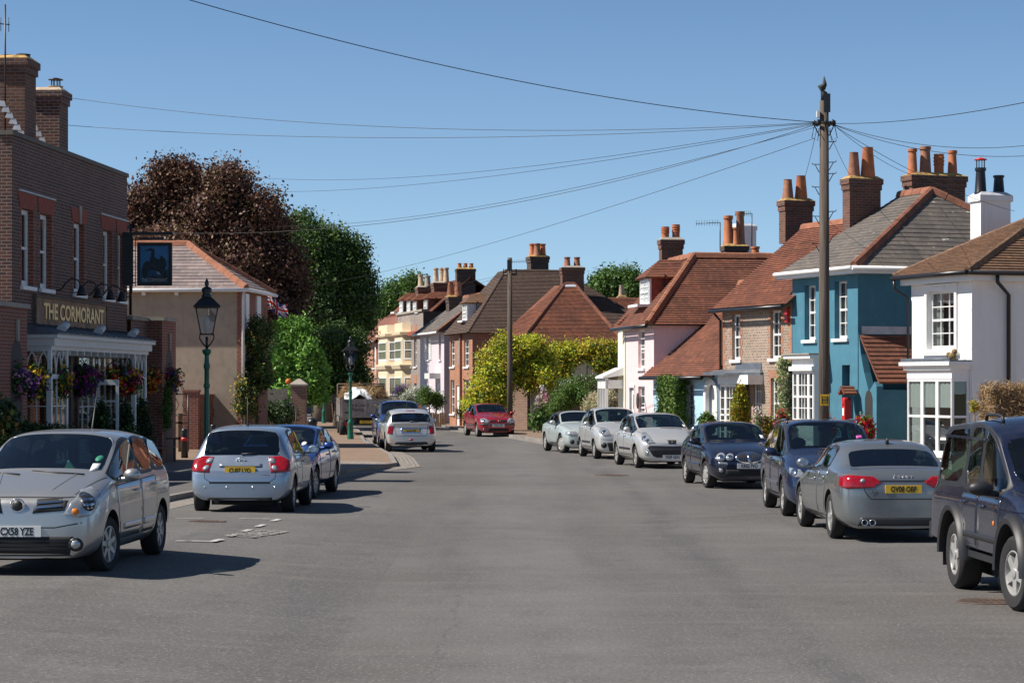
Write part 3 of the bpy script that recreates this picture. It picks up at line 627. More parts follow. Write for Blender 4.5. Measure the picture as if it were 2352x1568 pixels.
chim_px(h, F, 2146, 66.5, 405, 500, .5, 1.75, G['stack_brick'], [(0, -.72, .72, .14, G['terracotta'], 0), (0, -.3, .8, .17, G['terracotta_brown'], 0), (0, .15, .6, .14, G['terracotta'], 2), (0, .6, .72, .14, G['terracotta'], 0)])
# ground floor bay (white, flat topped)
bx0, bx1 = F.fy(1819, 900, -.45)[0], F.fy(1868, 900, -.45)[0]; zt, zs_, zb = F.fy(1840, 815, -.45)[1], F.fy(1840, 853, -.45)[1], F.fy(1840, 968, -.45)[1]
bay = MB(); bay.box(bx0, bx1, -.45, -.003, -.3, zb - .06); bay.box(bx0 - .03, bx1 + .03, -.49, -.003, zb - .06, zb); bh = MB(); bh.box(bx0, bx1, -.45, -.003, zs_, zt - .1); bh.box(bx0 - .05, bx1 + .05, -.53, -.003, zs_ + .02, zs_ + .14); bh.box(bx0 - .22, bx1 + .08, -.6, -.003, zt - .1, zt)
bo_ = bay.build('bay_window', G['white'], h); bh.build('bay_header', G['white'], bo_); mb = MB(); mb.box(bx0 - .26, bx1 + .1, -.64, -.002, zt + .003, zt + .04); mb.build('lead_top', G['stone_grey'], bo_)
xs = [bx0 + .01, bx0 + (bx1 - bx0) * .25, bx0 + (bx1 - bx0) * .75, bx1 - .01]
for i in range(3): sash(bo_, xs[i] + .003, xs[i + 1] - .003, zb + .002, zs_ - .002, -.44, nx=1 if i != 1 else 3, nz=4, sill=False, curt=1, back=.4, bx=0)
mb = MB(); mb.box(bx1 - .04, bx1, -.42, -.003, zb + .002, zs_ - .002); mb.build('bay_side', G['white'], bo_)
# side porch with curved teal wall and tiled roof
px0 = w; mb = MB(); zt2 = F.fx(2030, 770, w)[1]; zl = F.fx(2033, 878, w + 1.5)[1]
prof = [(0, zt2 + .1), (.12, zt2 - .5), (.3, zt2 - 1.0), (.55, zt2 - 1.5), (.85, zl + .02), (.95, zl - .1), (.95, -.4), (0, -.4)]
mb.prism([(w + .003 + a, b) for a, b in prof], .02, .22); mb.box(w + .003, w + .95, .22, 3.2, -.4, zl - .2); po = mb.build('side_porch', G['teal'], h)
mb = MB(); tiled(mb, [(w + 1.05, .05, zl), (w + 1.05, 3.5, zl), (w + .03, 3.5, zt2), (w + .03, .05, zt2)], .15, .025, 0); mb.build('porch_roof', G['tile_orange'], po); leadflash(po, [(w + .04, .1, zt2 + .03), (w + .04, 3.4, zt2 + .03), (w + .02, 3.4, zt2 + .24), (w + .02, .1, zt2 + .24)])
pipe(po, [(w + 1.0, 1.9, zl - .1), (w + 1.0, 1.9, -.2)], G['black'])
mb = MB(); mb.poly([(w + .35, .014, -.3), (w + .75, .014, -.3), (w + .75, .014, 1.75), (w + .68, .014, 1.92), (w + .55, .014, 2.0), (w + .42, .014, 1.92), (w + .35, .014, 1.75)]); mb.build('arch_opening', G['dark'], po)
# --- flint house
F = rowF(13.76); w, d = 4.42, 6; h = F.thing('house', 'flint and brick cottage with mossy red tiled roof', 'house'); FF = F
ze = F.fy(1660, 706)[1]; ops = []
win_px(h, F, (1682, 1701, 722, 826), .08, ops, nx=2, nz=4); win_px(h, F, (1770, 1794, 713, 823), .08, ops, nx=2, nz=4); win_px(h, F, (1771, 1790, 868, 985), .08, ops, nx=2, nz=4)
x0, x1, z0, z1 = wpx(F, 1730, 1750, 862, 1010); ops.append((x0, x1, 0, z1))
wl = shell(h, w, d, ze, G['flint'], ops, G['wall_brick'], (2.75, ze + 2.45), rev=.1)
for (a, b, c, e) in ops[:3]:
    toothed(h, a, -1, c - .02, e, .07, .14, G['orange_brick']); toothed(h, b, 1, c - .02, e, .07, .14, G['orange_brick'])
    mb = MB(); mb.prism([(a - .1, e + .002), (b + .1, e + .002), (b + .16, e + .22), (a - .16, e + .22)], -.012, -.0005); mb.build('lintel', G['orange_brick'], h)
toothed(h, w + .004, -1, 0, ze, .12, .24, G['orange_brick']); toothed(h, -.004, 1, 0, ze, .12, .24, G['orange_brick'])
sash(h, x0 + .01, x1 - .01, .1, z1 - .05, .06, nx=3, nz=6, sill=False)
ym, zr = 2.75, ze + 2.45; mb = MB()
n = 12; xs0 = -.12
tiled(mb, [(xs0, -.3, ze - .05), (w + .25, -.3, ze - .05), (w + .25, ym, zr), (xs0, ym, zr)], .1, .03, 0, 1); tiled(mb, [(w + .25, 2 * ym + .3, ze), (xs0, 2 * ym + .3, ze), (xs0, ym, zr), (w + .25, ym, zr)], .1, .03, 0, 1)
ro = mb.build('roof', [G['tile_mossy'], G['dark']], h); mb = MB(); ridge(mb, (xs0, ym, zr + .03), (w + .25, ym, zr + .03), .1); mb.build('ridge_tiles', G['ridge_orange'], ro)
gutter(h, (xs0 - .05, -.36, ze - .12), (w + .1, -.36, ze - .12), G['black']); pipe(h, [(-.03, -.3, ze - .15), (-.03, -.06, ze - .4), (-.03, -.06, .2)], G['black'])
chim_px(h, F, 1828, 71.6, 462, 560, .42, .95, G['stack_brick'], [(0, -.28, .62, .16, G['terracotta_brown'], 1), (0, .18, .75, .18, G['terracotta'], 1)])
mb = MB(); a, z = F.fy(1803, 724, -.12); mb.box(a - .09, a + .09, -.1, -.002, z - .19, z + .19); mb.build('alarm_box', G['red'], h)
# bow window with lead canopy
bx0, bx1 = F.fy(1652, 900, -.45)[0], F.fy(1690, 900, -.45)[0]; bx2 = F.fy(1750, 900, -.05)[0]; zt = F.fy(1690, 857, -.6)[1]
mb = MB(); mb.prism([(0, 0)] * 0 or [(bx0, zt - .32), (bx0, zt - .05), (bx2, zt - .05), (bx2, zt - .32)], -.5, -.002); bo_ = mb.build('bow_window', G['white'], h); mb = MB(); mb.box(bx0, bx1, -.45, -.003, -.3, .35); mb.build('plinth', G['white'], bo_)
mb = MB(); mb.rings([[(bx0 - .3, -.85, zt - .05), (bx2 - .9, -.8, zt - .05), (bx2, -.1, zt - .05), (bx2, 0, zt - .05), (bx0 - .3, 0, zt - .05)], [(bx0 - .3, -.85, zt + .02), (bx2 - .9, -.8, zt + .02), (bx2, -.1, zt + .02), (bx2, 0, zt + .02), (bx0 - .3, 0, zt + .02)], [(bx0, -.35, zt + .12), (bx2 - .9, -.3, zt + .12), (bx2 - .1, -.05, zt + .12), (bx2 - .1, -.003, zt + .12), (bx0 - .1, -.003, zt + .12)]], smooth=False); mb.box(bx0 + .2, bx2 - .1, -.02, -.001, zt + .12, zt + .3); mb.build('canopy', G['lead'], bo_)
sash(bo_, bx0 + .01, bx0 + (bx1 - bx0) * .35, .36, zt - .33, -.44, nx=1, nz=5, sill=False, back=.4, bx=0); sash(bo_, bx0 + (bx1 - bx0) * .35 + .01, bx1, .36, zt - .33, -.44, nx=3, nz=5, sill=False, back=.4, bx=0)
# --- pale blue cottage
F = rowF(18.75); w, d = 4.97, 6; h = F.thing('cottage', 'pale blue rendered cottage with long red tiled roof', 'cottage'); FB = F
ze = F.fy(1502, 856)[1]; ops = []
win_px(h, F, (1576, 1594, 880, 981), .09, ops, nx=2, nz=5); win_px(h, F, (1514, 1519, 895, 985), .09, ops, nx=1, nz=4)
ax0, ax1, az0, az1 = wpx(F, 1625, 1650, 878, 1000); ops.append((ax0, ax1, -.1, az1))
shell(h, w, d, ze, G['sky_blue'], ops, None, None)
mb = MB(); r = (ax1 - ax0) / 2; cx = (ax0 + ax1) / 2; N = 12; zc = az1 - r * .95
for i in range(N):
    a, b = math.pi * i / N, math.pi * (i + 1) / N
    q = [(cx + r * 1.25 * math.cos(a), zc + r * 1.25 * math.sin(a)), (cx + r * 1.25 * math.cos(b), zc + r * 1.25 * math.sin(b)), (cx + r * .85 * math.cos(b), zc + r * .85 * math.sin(b)), (cx + r * .85 * math.cos(a), zc + r * .85 * math.sin(a))]
    mb.prism(q[::-1], -.1, .02)
mb.box(cx - r * 1.25, cx - r * .85, -.1, .02, -.1, zc); mb.box(cx + r * .85, cx + r * 1.25, -.1, .02, -.1, zc); ar = mb.build('door_arch', G['white'], h)
mb = MB(); mb.box(ax0, ax1, .1, .13, -.1, az1); mb.box(cx - .02, cx + .3, .08, .1, .4, 1.7); mb.build('door', G['offwhite'], h)
run = 3.1; zr = ze + run * .93; mb = MB()
tiled(mb, [(-.12, -.35, ze - .12), (w + .03, -.35, ze - .12), (w + .03, run, zr), (-.12, run, zr)], .1, .026, 0, 1); tiled(mb, [(w + .03, 2 * run, ze), (-.12, 2 * run, ze), (-.12, run, zr), (w + .03, run, zr)], .1, .026, 0, 1)
ro = mb.build('roof', [G['tile_orange'], G['dark']], h); mb = MB(); ridge(mb, (-.12, run, zr + .04), (w, run, zr + .04)); mb.build('ridge_tiles', G['ridge_orange'], ro)
mb = MB(); mb.poly([(0, d, ze), (0, 0, ze), (0, run, zr - .06)]); mb.poly([(w, 0, ze), (w, d, ze), (w, run, zr - .06)]); mb.build('gable', G['sky_blue'], h)
gutter(h, (-.2, -.4, ze - .17), (w - .6, -.4, ze - .17), G['black'])
# --- pink house
F = Frame(3.84, 77.9, 0.1, ex=(.68, -4.4)); w, d = 4.45, 9; h = F.thing('house', 'pale pink rendered house with hipped red tiled roof', 'house'); FP = F
ze = F.fy(1500, 742)[1]; ops = []
win_px(h, F, (1466, 1481, 757, 845), .09, ops, nx=2, nz=5); win_px(h, F, (1466, 1481, 887, 985), .09, ops, nx=2, nz=5)
x0, x1, z0, z1 = wpx(F, 1447, 1458, 890, 1000); ops.append((x0, x1, -.1, z1))
shell(h, w, d, ze, G['pink'], ops)
mb = MB(); mb.box(x0, x1, .06, .1, -.1, z1); mb.box(x0 - .08, x0, -.03, .1, -.1, z1 + .08); mb.box(x1, x1 + .08, -.03, .1, -.1, z1 + .08); mb.box(x0 - .08, x1 + .08, -.03, .1, z1, z1 + .1); do = mb.build('door', G['white'], h); mb = MB(); mb.box((x0 + x1) / 2 - .15, (x0 + x1) / 2 + .15, .05, .058, 1.3, 1.8); mb.build('door_pane', G['window_glass'], do)
mb = MB(); a, z = F.fy(1463.5, 920, -.03); mb.lathe([(.16, 0), (.16, -.03), (.13, -.04), (.02, -.03)], (a, 0, z), 16, 0, 'y', 1.6); mb.build('wall_plaque', G['dark'], h)
a2, b2 = 2.15, 1.75; zr = ze + 2.25; ov = .25; mb = MB(); xL = -1.0
tiled(mb, [(xL, -ov, ze - .05), (w + ov, -ov, ze - .05), (w + ov - a2, b2, zr), (xL, b2, zr)], .1, .026, 0, 1)
tiled(mb, [(w + ov, -ov, ze - .05), (w + ov, d, ze - .05), (w + ov - a2, d, zr), (w + ov - a2, b2, zr)], .1, .026, 0, 1)
tiled(mb, [(xL, 2 * b2 + .3, ze), (xL, b2, zr), (w + ov - a2, b2, zr), (w, 2 * b2 + .3, ze)][::-1] if 0 else [(w, 2 * b2 + .3, ze), (xL, 2 * b2 + .3, ze), (xL, b2, zr), (w + ov - a2, b2, zr)], .1, .026, 0, 1)
ro = mb.build('roof', [G['tile_orange'], G['dark']], h)
mb = MB(); ridge(mb, (w + ov, -ov, ze + .02), (w + ov - a2, b2, zr + .05), .14, 0, .42); ridge(mb, (w + ov - a2, b2, zr + .04), (w + ov - a2, d, zr + .04), .1); ridge(mb, (xL, b2, zr + .04), (w + ov - a2, b2, zr + .04), .1); mb.build('ridge_tiles', G['ridge_orange'], ro)
gutter(h, (xL, -ov - .06, ze - .1), (w + ov, -ov - .06, ze - .1), G['black'])
chim_px(h, F, 1687, 78.5, 566, 640, .5, .75, G['dark_stack'], [(0, -.22, 1.0, .17, G['terracotta'], 0), (0, .2, 1.15, .16, G['terracotta_brown'], 0), (.1, .02, .6, .13, G['terracotta'], 0)], side=G['dark_stack'])
# dormer on the street slope
def dormer(par, F, fx0, fx1, ft, fb, yf, depth, roofm, sidem, wallm, hip=True, nx=2, nz=4):
    x0, zt = F.fy(fx0, ft, yf); x1, zb = F.fy(fx1, fb, yf)
    mb = MB(); mb.box(x0, x1, yf, yf + .06, zb, zt, 1); mb.box(x0, x1, yf + .06, yf + depth, zb, zt, 0)
    o = mb.build('dormer', [sidem, wallm], par)
    mb = MB(); xm = (x0 + x1) / 2; zr = zt + (x1 - x0) * .42; o_ = .15
    tiled(mb, [(x0 - o_, yf - o_, zt), (x1 + o_, yf - o_, zt), (xm, yf + (x1 - x0) * .35, zr)], .1, .02); tiled(mb, [(x1 + o_, yf - o_, zt), (x1 + o_, yf + depth + .4, zt), (xm, yf + depth + .4, zr), (xm, yf + (x1 - x0) * .35, zr)], .1, .02); tiled(mb, [(x0 - o_, yf + depth + .4, zt), (x0 - o_, yf - o_, zt), (xm, yf + (x1 - x0) * .35, zr), (xm, yf + depth + .4, zr)], .1, .02)
    mb.build('dormer_roof', roofm, o)
    sash(o, x0 + .04, x1 - .04, zb + .06, zt - .06, yf - .03, nx=nx, nz=nz, sill=True, curt=0)
    return o
dormer(ro, F, 1471, 1492, 641, 702, .35, 1.3, G['tile_orange'], G['lintel_red'], G['white'])
mb = MB(); 
p = at(1541, 548, 80.5) - F.o
chimney(h, (p.dot(F.ex), p.dot(F.ey)), .45, .75, zr - .6, p.z - .05, G['stack_brick'], [(0, -.2, .42, .13, G['terracotta'], 2), (0, .18, .5, .13, G['terracotta'], 2)], cap=G['stone_grey'], side=G['stack_brick'])
# --- rear house behind (upper roof with white stack seen between)
F = Frame(*at(1708, 880, 82).xy, 0.1, ex=(.354, -.935)); h = F.thing('house', 'mostly hidden house behind the pink one with white chimney stack', 'house')
mb = MB(); mb.box(-2, 2.4, .4, 4.0, -.3, 4.6); mb.build('wall', G['cream'], h); mb = MB(); tiled(mb, [(-2.2, .1, 4.5), (2.6, .1, 4.5), (2.6, 2.2, 6.0), (-2.2, 2.2, 6.0)], .1, .02); tiled(mb, [(2.6, 4.2, 4.5), (-2.2, 4.2, 4.5), (-2.2, 2.2, 6.0), (2.6, 2.2, 6.0)], .1, .02); mb.build('roof', G['tile_red'], h)
chim_px(h, F, 1703, 84, 520, 640, .8, .8, G['white_wall'], [], corb=1, cap=G['leadpale'])
chim_px(h, F, 1735, 80, 612, 640, .4, .4, G['buff'], [(0, 0, .65, .16, G['terracotta'], 0)], corb=0)
# --- cream cottage with white porch
F = Frame(3.72, 81.0, 0.1, ex=(.09, -3.1)); w = 3.05; h = F.thing('cottage', 'narrow cream cottage with white columned porch beside the pink house', 'cottage')
shell(h, w, 5, 4.2, G['cream'])
mb = MB(); tiled(mb, [(-.2, -.2, 4.15), (w, -.2, 4.15), (w, 1.6, 5.8), (-.2, 1.6, 5.8)], .1, .026); tiled(mb, [(w, 3.6, 4.15), (-.2, 3.6, 4.15), (-.2, 1.6, 5.8), (w, 1.6, 5.8)], .1, .026); mb.build('roof', G['tile_red'], h)
zt = F.fy(1410, 868, -.5)[1]; mb = MB(); mb.rings([[(-1.6, -.7, zt), (2.6, -.7, zt), (2.6, 0, zt + .1), (-1.6, 0, zt + .1)], [(-1.6, -.7, zt + .06), (2.6, -.7, zt + .06), (2.6, 0, zt + .38), (-1.6, 0, zt + .38)]], smooth=False)
for xx in (-1.5, -.2, 1.1, 2.4): mb.box(xx, xx + .1, -.62, -.52, -.1, zt)
mb.box(-1.5, 2.5, -.6, -.5, zt - .35, zt - .06); mb.box(-1.5, 2.5, -.6, -.54, -.1, .7); mb.box(2.42, 2.5, -.5, 0, -.1, .7); mb.box(2.42, 2.5, -.5, 0, zt - .35, zt - .06)
mb.build('porch', G['white'], h)
# ------------------------------------------------------------------ far end of the street
V3 = (.22, -.975)
def farF(px, D): return Frame((px - CX) * D / FPX, D, 0.0, ex=V3)
# russet house: two hipped red roofs
F = Frame(*at(1203, 880, 112).xy, 0.05, ex=(1, .12)); h = F.thing('house', 'low house with large russet hipped roofs behind the climbing wisteria', 'house')
w = 4.75; ze = at(1300, 788, 112).z; zr = at(1325, 655, 115).z
shell(h, w, 7, ze, G['cream'], [], None)
mb = MB(); xa = at(1327, 655, 115).x - F.o.x
tiled(mb, [(-.25, -.3, ze - .1), (w + .2, -.3, ze - .1), (xa + .25, 3.0, zr), (xa - .25, 3.0, zr)], .1, .03); tiled(mb, [(w + .2, -.3, ze - .1), (w + .2, 7.2, ze - .1), (xa + .25, 6.5, zr), (xa + .25, 3.0, zr)], .1, .03); tiled(mb, [(-.25, 7.2, ze - .1), (-.25, -.3, ze - .1), (xa - .25, 3.0, zr), (xa - .25, 6.5, zr)], .1, .03)
# the second slope, farther left, with the valley between
def lw(px, py, D): q = at(px, py, D) - F.o; return (q.dot(F.ex), q.dot(F.ey), q.z)
vA, vB, vC = lw(1138, 777, 114.5), lw(1201, 786, 112.2), lw(1288, 656, 116.5)
tiled(mb, [vA, vB, vC], .1, .03); tiled(mb, [lw(1138, 777, 114.6), vC, lw(1250, 660, 120)], .1, .03)
# lower range to the right
za = at(1420, 690, 118).z
tiled(mb, [(xa + .5, 3.2, za - 2.2), (9, 3.2, za - 2.2), (9, 6.0, za), (xa + .5, 6.0, za)], .1, .03)
ro = mb.build('roof', G['tile_red'], h); mb = MB(); ridge(mb, (-.25, -.3, ze), (xa - .25, 3.0, zr + .03), .08, 0, .16); ridge(mb, (w + .2, -.3, ze), (xa + .25, 3.0, zr + .03), .08, 0, .16); ridge(mb, (xa - .25, 3, zr + .03), (xa + .25, 3, zr + .03), .14); ridge(mb, (xa + .5, 6, za + .03), (9, 6, za + .03)); mb.build('ridge_tiles', G['tile_red'], ro)
mb = MB(); mb.box(xa + .5, 9, 3.4, 8, -.3, za - 2.2); mb.build('rear_range', G['wall_brick'], h)
leadflash(ro, [(vB[0] - .04, vB[1] - .1, vB[2]), (vB[0] + .06, vB[1] - .1, vB[2]), (vC[0] + .06, vC[1] - .1, vC[2] - .1), (vC[0] - .04, vC[1] - .1, vC[2] - .1)]); leadflash(ro, [(xa - .35, 2.8, zr - .12), (xa + .35, 2.8, zr - .12), (xa + .2, 3.0, zr + .12), (xa - .2, 3.0, zr + .12)])
sash(h, .9, 1.9, ze - .75, ze - .12, -.09, nx=2, nz=2, sill=False, back=.07, bx=-.03); sash(h, w - .9, w - .05, ze - .85, ze - .1, -.09, nx=2, nz=2, sill=False, back=.07, bx=-.03)
chim_px(h, F, 1314, 117.0, 615, 690, 1.1, .8, G['stack_brick'], [(-.25, 0, .5, .17, G['ridge_orange'], 0), (.25, 0, .5, .17, G['ridge_orange'], 0)], cap=G['stone_grey'])
chim_px(h, F, 1428, 121, 682, 700, .5, .5, G['buff'], [(0, 0, .6, .15, G['buff'], 1)], corb=0)
# brick house
F = farF(1033, 120); h = F.thing('house', 'orange brick house with big dark tiled roof and white dormer', 'house'); FBr = F
w, d = 5.8, 11.5; ze = F.fy(1045, 768)[1]; ops = []
for r in ((1035, 1044, 782, 842), (1066, 1077, 780, 842), (1035, 1044, 872, 950), (1066, 1077, 872, 955)): win_px(h, F, r, .08, ops, nx=2, nz=4)
x0, x1, z0, z1 = wpx(F, 1048, 1056, 885, 968); ops.append((x0, x1, -.2, z1)); x2, x3, z2, z3 = wpx(F, 1050, 1058, 780, 840)
shell(h, w, d, ze, G['orange_brick'], ops, G['red_brick'])
mb = MB(); mb.box(x0, x1, .05, .09, -.2, z1); mb.build('door', G['white'], h); mb = MB(); mb.box(x2, x3, -.01, .0, z2, z3); mb.build('blind_window', G['grey_flint'], h); mb = MB(); xx = F.fy(1060, 850)[0]; mb.box(xx - .1, xx + .12, -.1, 0, -.1, ze); mb.build('pilaster', G['red_brick'], h)
yr = 2.4; zr = F.fy(1168, 620, yr)[1]; mb = MB(); wr = w + .3
tiled(mb, [(-.2, -.3, ze), (wr, -.3, ze), (wr - 3.6, yr, zr), (.8, yr, zr)], .11, .03); tiled(mb, [(wr, -.3, ze), (wr, 10, ze), (wr - 3.6, yr + 3.0, zr), (wr - 3.6, yr, zr)], .11, .03); tiled(mb, [(wr, 10, ze), (-.2, 10, ze), (.8, yr + 3.0, zr), (wr - 3.6, yr + 3.0, zr)], .11, .03); tiled(mb, [(-.2, 10, ze), (-.2, -.3, ze), (.8, yr, zr), (.8, yr + 3.0, zr)], .11, .03)
ro = mb.build('roof', G['tile_dark'], h); mb = MB(); ridge(mb, (wr - 3.6, yr, zr), (wr - 3.6, yr + 3.0, zr), .09); ridge(mb, (wr, -.3, ze), (wr - 3.6, yr, zr), .07, 0, .2); mb.build('ridge_tiles', G['tile_dark'], ro)
dormer(ro, F, 1063, 1073, 697, 738, .2, .9, G['tile_brown'], G['offwhite'], G['white'])
chim_px(h, F, 1235, 121.4, 590, 672, .95, .95, G['dark_stack'], [(-.28, -.2, .65, .19, G['terracotta'], 0), (.0, .25, .65, .19, G['terracotta'], 0), (.28, -.1, .65, .19, G['terracotta_brown'], 0), (0, -.3, .65, .17, G['terracotta'], 0)], side=G['stack_brick'])
# lavender house
F = Frame((1020 - CX) * 124 / FPX - .22 * 7.1, 124 + .975 * 7.1, 0.0, ex=V3); h = F.thing('house', 'lavender rendered house with white shutters and slate roof', 'house')
w, d = 7.1, 5; ze = F.fy(990, 765)[1]; ops = []
for r in ((980, 986, 772, 826), (1008, 1013, 768, 826), (980, 986, 885, 935)): win_px(h, F, r, .15, ops, nx=2, nz=4)
x0, x1, z0, z1 = wpx(F, 1002, 1009, 880, 950); ops.append((x0, x1, -.2, z1)); shell(h, w, d, ze, G['lavender'], ops)
mb = MB(); mb.box(x0, x1, .05, .09, -.2, z1); mb.build('door', G['white'], h); mb = MB(); mb.box(x0 - .3, x1 + .3, -.6, -.002, z1 + .25, z1 + .55); mb.build('door_canopy', G['offwhite'], h)
for (a, b, c, e) in (ops[0], ops[2]):
    ws = (b - a) * .8
    for u0, u1 in ((a - ws, a - .03), (b + .03, b + ws)):
        mb = MB(); mb.rings([[(u0, -.002, z), (u1, -.002, z), (u1, -.06 + .035 * (k % 2), z), (u0, -.06 + .035 * (k % 2), z)] for k, z in enumerate(np.arange(c, e, .06))], smooth=False); mb.build('shutter', G['white'], h)
zr = F.fy(1046, 705, 2.5)[1] + .5; mb = MB(); tiled(mb, [(-.2, -.4, ze), (w + .3, -.4, ze), (w - 1.0, 2.6, zr), (-.2, 2.6, zr)], .2, .015); tiled(mb, [(w + .3, -.4, ze), (w + .3, 5.4, ze), (w - 1.0, 2.6, zr)], .2, .015); ro = mb.build('roof', G['slate'], h); mb = MB(); ridge(mb, (w + .3, -.4, ze + .03), (w - 1, 2.6, zr + .03), .13); ridge(mb, (-.2, 2.6, zr), (w - 1, 2.6, zr), .12); mb.build('ridge_tiles', G['ridge_tile'], ro)
gutter(h, (-.2, -.45, ze - .05), (w + .3, -.45, ze - .05), G['white'])
chim_px(h, F, 1042, 130, 682, 760, .9, .7, G['dark_stack'], [(-.1, -.15, .8, .19, G['terracotta_brown'], 1), (.3, .2, .8, .19, G['terracotta_brown'], 1)], cap=G['lichen'])
# grey flint house with dormers
F = Frame((972 - CX) * 133 / FPX - .22 * 8.6, 133 + .975 * 8.6, 0.0, ex=V3); h = F.thing('house', 'tall grey flint house with parapet and four white dormers', 'house')
w, d = 8.6, 7; ze = F.fy(950, 718)[1]; ops = []
for r in ((940, 945, 778, 842), (951, 957, 777, 842), (940, 945, 880, 930), (951, 957, 880, 930)): win_px(h, F, r, .1, ops, nx=2, nz=4)
shell(h, w, d, ze, G['grey_flint'], ops, G['dark_stack'])
mb = MB(); mb.box(-.1, w + .15, -.22, -.002, ze - 1.35, ze - 1.12); mb.build('cornice', G['lintel_red'], h); mb = MB(); mb.box(-.05, w + .05, -.1, .3, ze, ze + .12); mb.build('coping', G['stone_grey'], h)
for (a, b, c, e) in ops: mb = MB(); mb.box(a - .15, b + .15, -.01, 0, e, e + .8 if c > 3 else e + .5); mb.build('lintel', G['orange_brick'], h)
zr = ze + 2.0; mb = MB(); tiled(mb, [(0, .3, ze - .2), (w, .3, ze - .2), (w, 2.8, zr), (0, 2.8, zr)], .12, .03); tiled(mb, [(w, 6, ze), (0, 6, ze), (0, 2.8, zr), (w, 2.8, zr)], .12, .03); ro = mb.build('roof', G['tile_red'], h)
for fx in (918, 935, 949, 974): dormer(ro, F, fx, fx + 7, 690 - (3 if fx > 960 else 0), 718, .5, 2.2, G['tile_red'], G['stack_brick'], G['white'], nx=1, nz=2)
pw = G['buff']; pt = G['terracotta']
chim_px(h, F, 1011, 136, 650, 700, .9, .9, G['stack_brick'], [(-.3, -.2, .85, .17, pw, 0), (.0, .1, .85, .17, pw, 0), (.3, .3, .85, .17, pw, 0)], cap=G['stone_grey'])
chim_px(h, F, 973, 139, 660, 705, .8, .8, G['stack_brick'], [(-.15, -.15, .75, .17, pw, 0), (.25, .2, .65, .19, G['stone_grey'], 0)], cap=G['stone_grey'])
chim_px(h, F, 1069, 134, 618, 720, .5, 1.1, G['dark_stack'], [(0, -.35, .3, .13, pt, 0), (0, 0, .3, .13, pt, 0), (0, .35, .3, .13, pt, 0)], corb=1, side=G['dark_stack'])
# pair of cream bay fronted houses
F = Frame((936 - CX) * 140 / FPX - .22 * 11, 140 + .975 * 11, 0.0, ex=V3); h = F.thing('house', 'pair of cream stone houses with two storey canted bays', 'house')
w = 11; ze = F.fy(915, 725)[1]; shell(h, w, 7, ze, G['red_brick'])
for b0, b1 in ((868, 898), (906, 932)):
    xa, xb = F.fy(b0, 800, -.7)[0], F.fy(b1, 800, -.7)[0]; mb = MB(); zt = F.fy(900, 745, -.7)[1]; e = (xb - xa) * .16
    def ring(k, z): return [(xa - k, 0, z), (xa + e - k, -.8 - k, z), (xb - e + k, -.8 - k, z), (xb + k, 0, z)]
    rs = []
    zm = F.fy(900, 838, -.7)[1]
    for z, k in ((-.3, 0), (zm - .3, 0), (zm - .25, .12), (zm - .05, .2), (zm + .02, .2), (zm + .05, 0), (zt - .75, 0), (zt - .7, .15), (zt - .55, .18), (zt - .53, 0), (zt, 0)): rs.append(ring(k, z))
    mb.rings(rs, smooth=False); bo_ = mb.build('bay', G['cream_stone'], h)
    for za, zb_ in ((.5, zm - .75), (zm + .3, zt - 1.05)):
        sash(bo_, xa + e + .25, xb - e - .25, za, zb_, -.84, nx=1, nz=2, sill=True, curt=1, back=.2, bx=0)
        p0, p1 = Vector((xb - e, -.8, 0)), Vector((xb, 0, 0)); dd = (p1 - p0); L = dd.length; dd.normalize(); nn = Vector((dd.y, -dd.x, 0))
        sash(bo_, .14, L - .14, za, zb_, 0, nx=1, nz=2, fr=lambda x, y, z: tuple(p0 + dd * x + nn * (.03 - y) + Vector((0, 0, z))), sill=False, curt=1, back=.15, bx=-.05)
        q0, q1 = Vector((xa, 0, 0)), Vector((xa + e, -.8, 0)); de = (q1 - q0).normalized(); ne = Vector((de.y, -de.x, 0))
        sash(bo_, .14, L - .14, za, zb_, 0, nx=1, nz=2, fr=lambda x, y, z: tuple(q0 + de * x + ne * (.03 - y) + Vector((0, 0, z))), sill=False, curt=1, back=.15, bx=-.05)
mb = MB(); tiled(mb, [(0, .2, ze), (w, .2, ze), (w, 3, ze + 1.2), (0, 3, ze + 1.2)], .12, .03); mb.build('roof', G['tile_red'], h)
# brown roofed house at the end
F = Frame((867 - CX) * 156 / FPX - .22 * 7, 156 + .975 * 7, 0.0, ex=V3); h = F.thing('house', 'brick house with plain brown roof at the far bend', 'house')
w = 7; ze = F.fy(850, 787)[1]; ops = []
for r in ((841, 846, 797, 845), (857, 862, 797, 845)): win_px(h, F, r, .1, ops, nx=2, nz=4)
shell(h, w, 7, ze, G['orange_brick'], ops, G['dark_stack'], (3.4, ze + 3.2)); mb = MB(); tiled(mb, [(-.4, -.3, ze), (w + .2, -.3, ze), (w + .2, 3.4, ze + 3.2), (-.4, 3.4, ze + 3.2)], .2, .02); tiled(mb, [(w + .2, 7, ze), (-.4, 7, ze), (-.4, 3.4, ze + 3.2), (w + .2, 3.4, ze + 3.2)], .2, .02); mb.build('roof', G['tile_red'], h); gutter(h, (-.4, -.36, ze), (w + .2, -.36, ze), G['white']); pipe(h, [(w - .2, -.1, ze), (w - .2, -.1, 0)], G['white'])
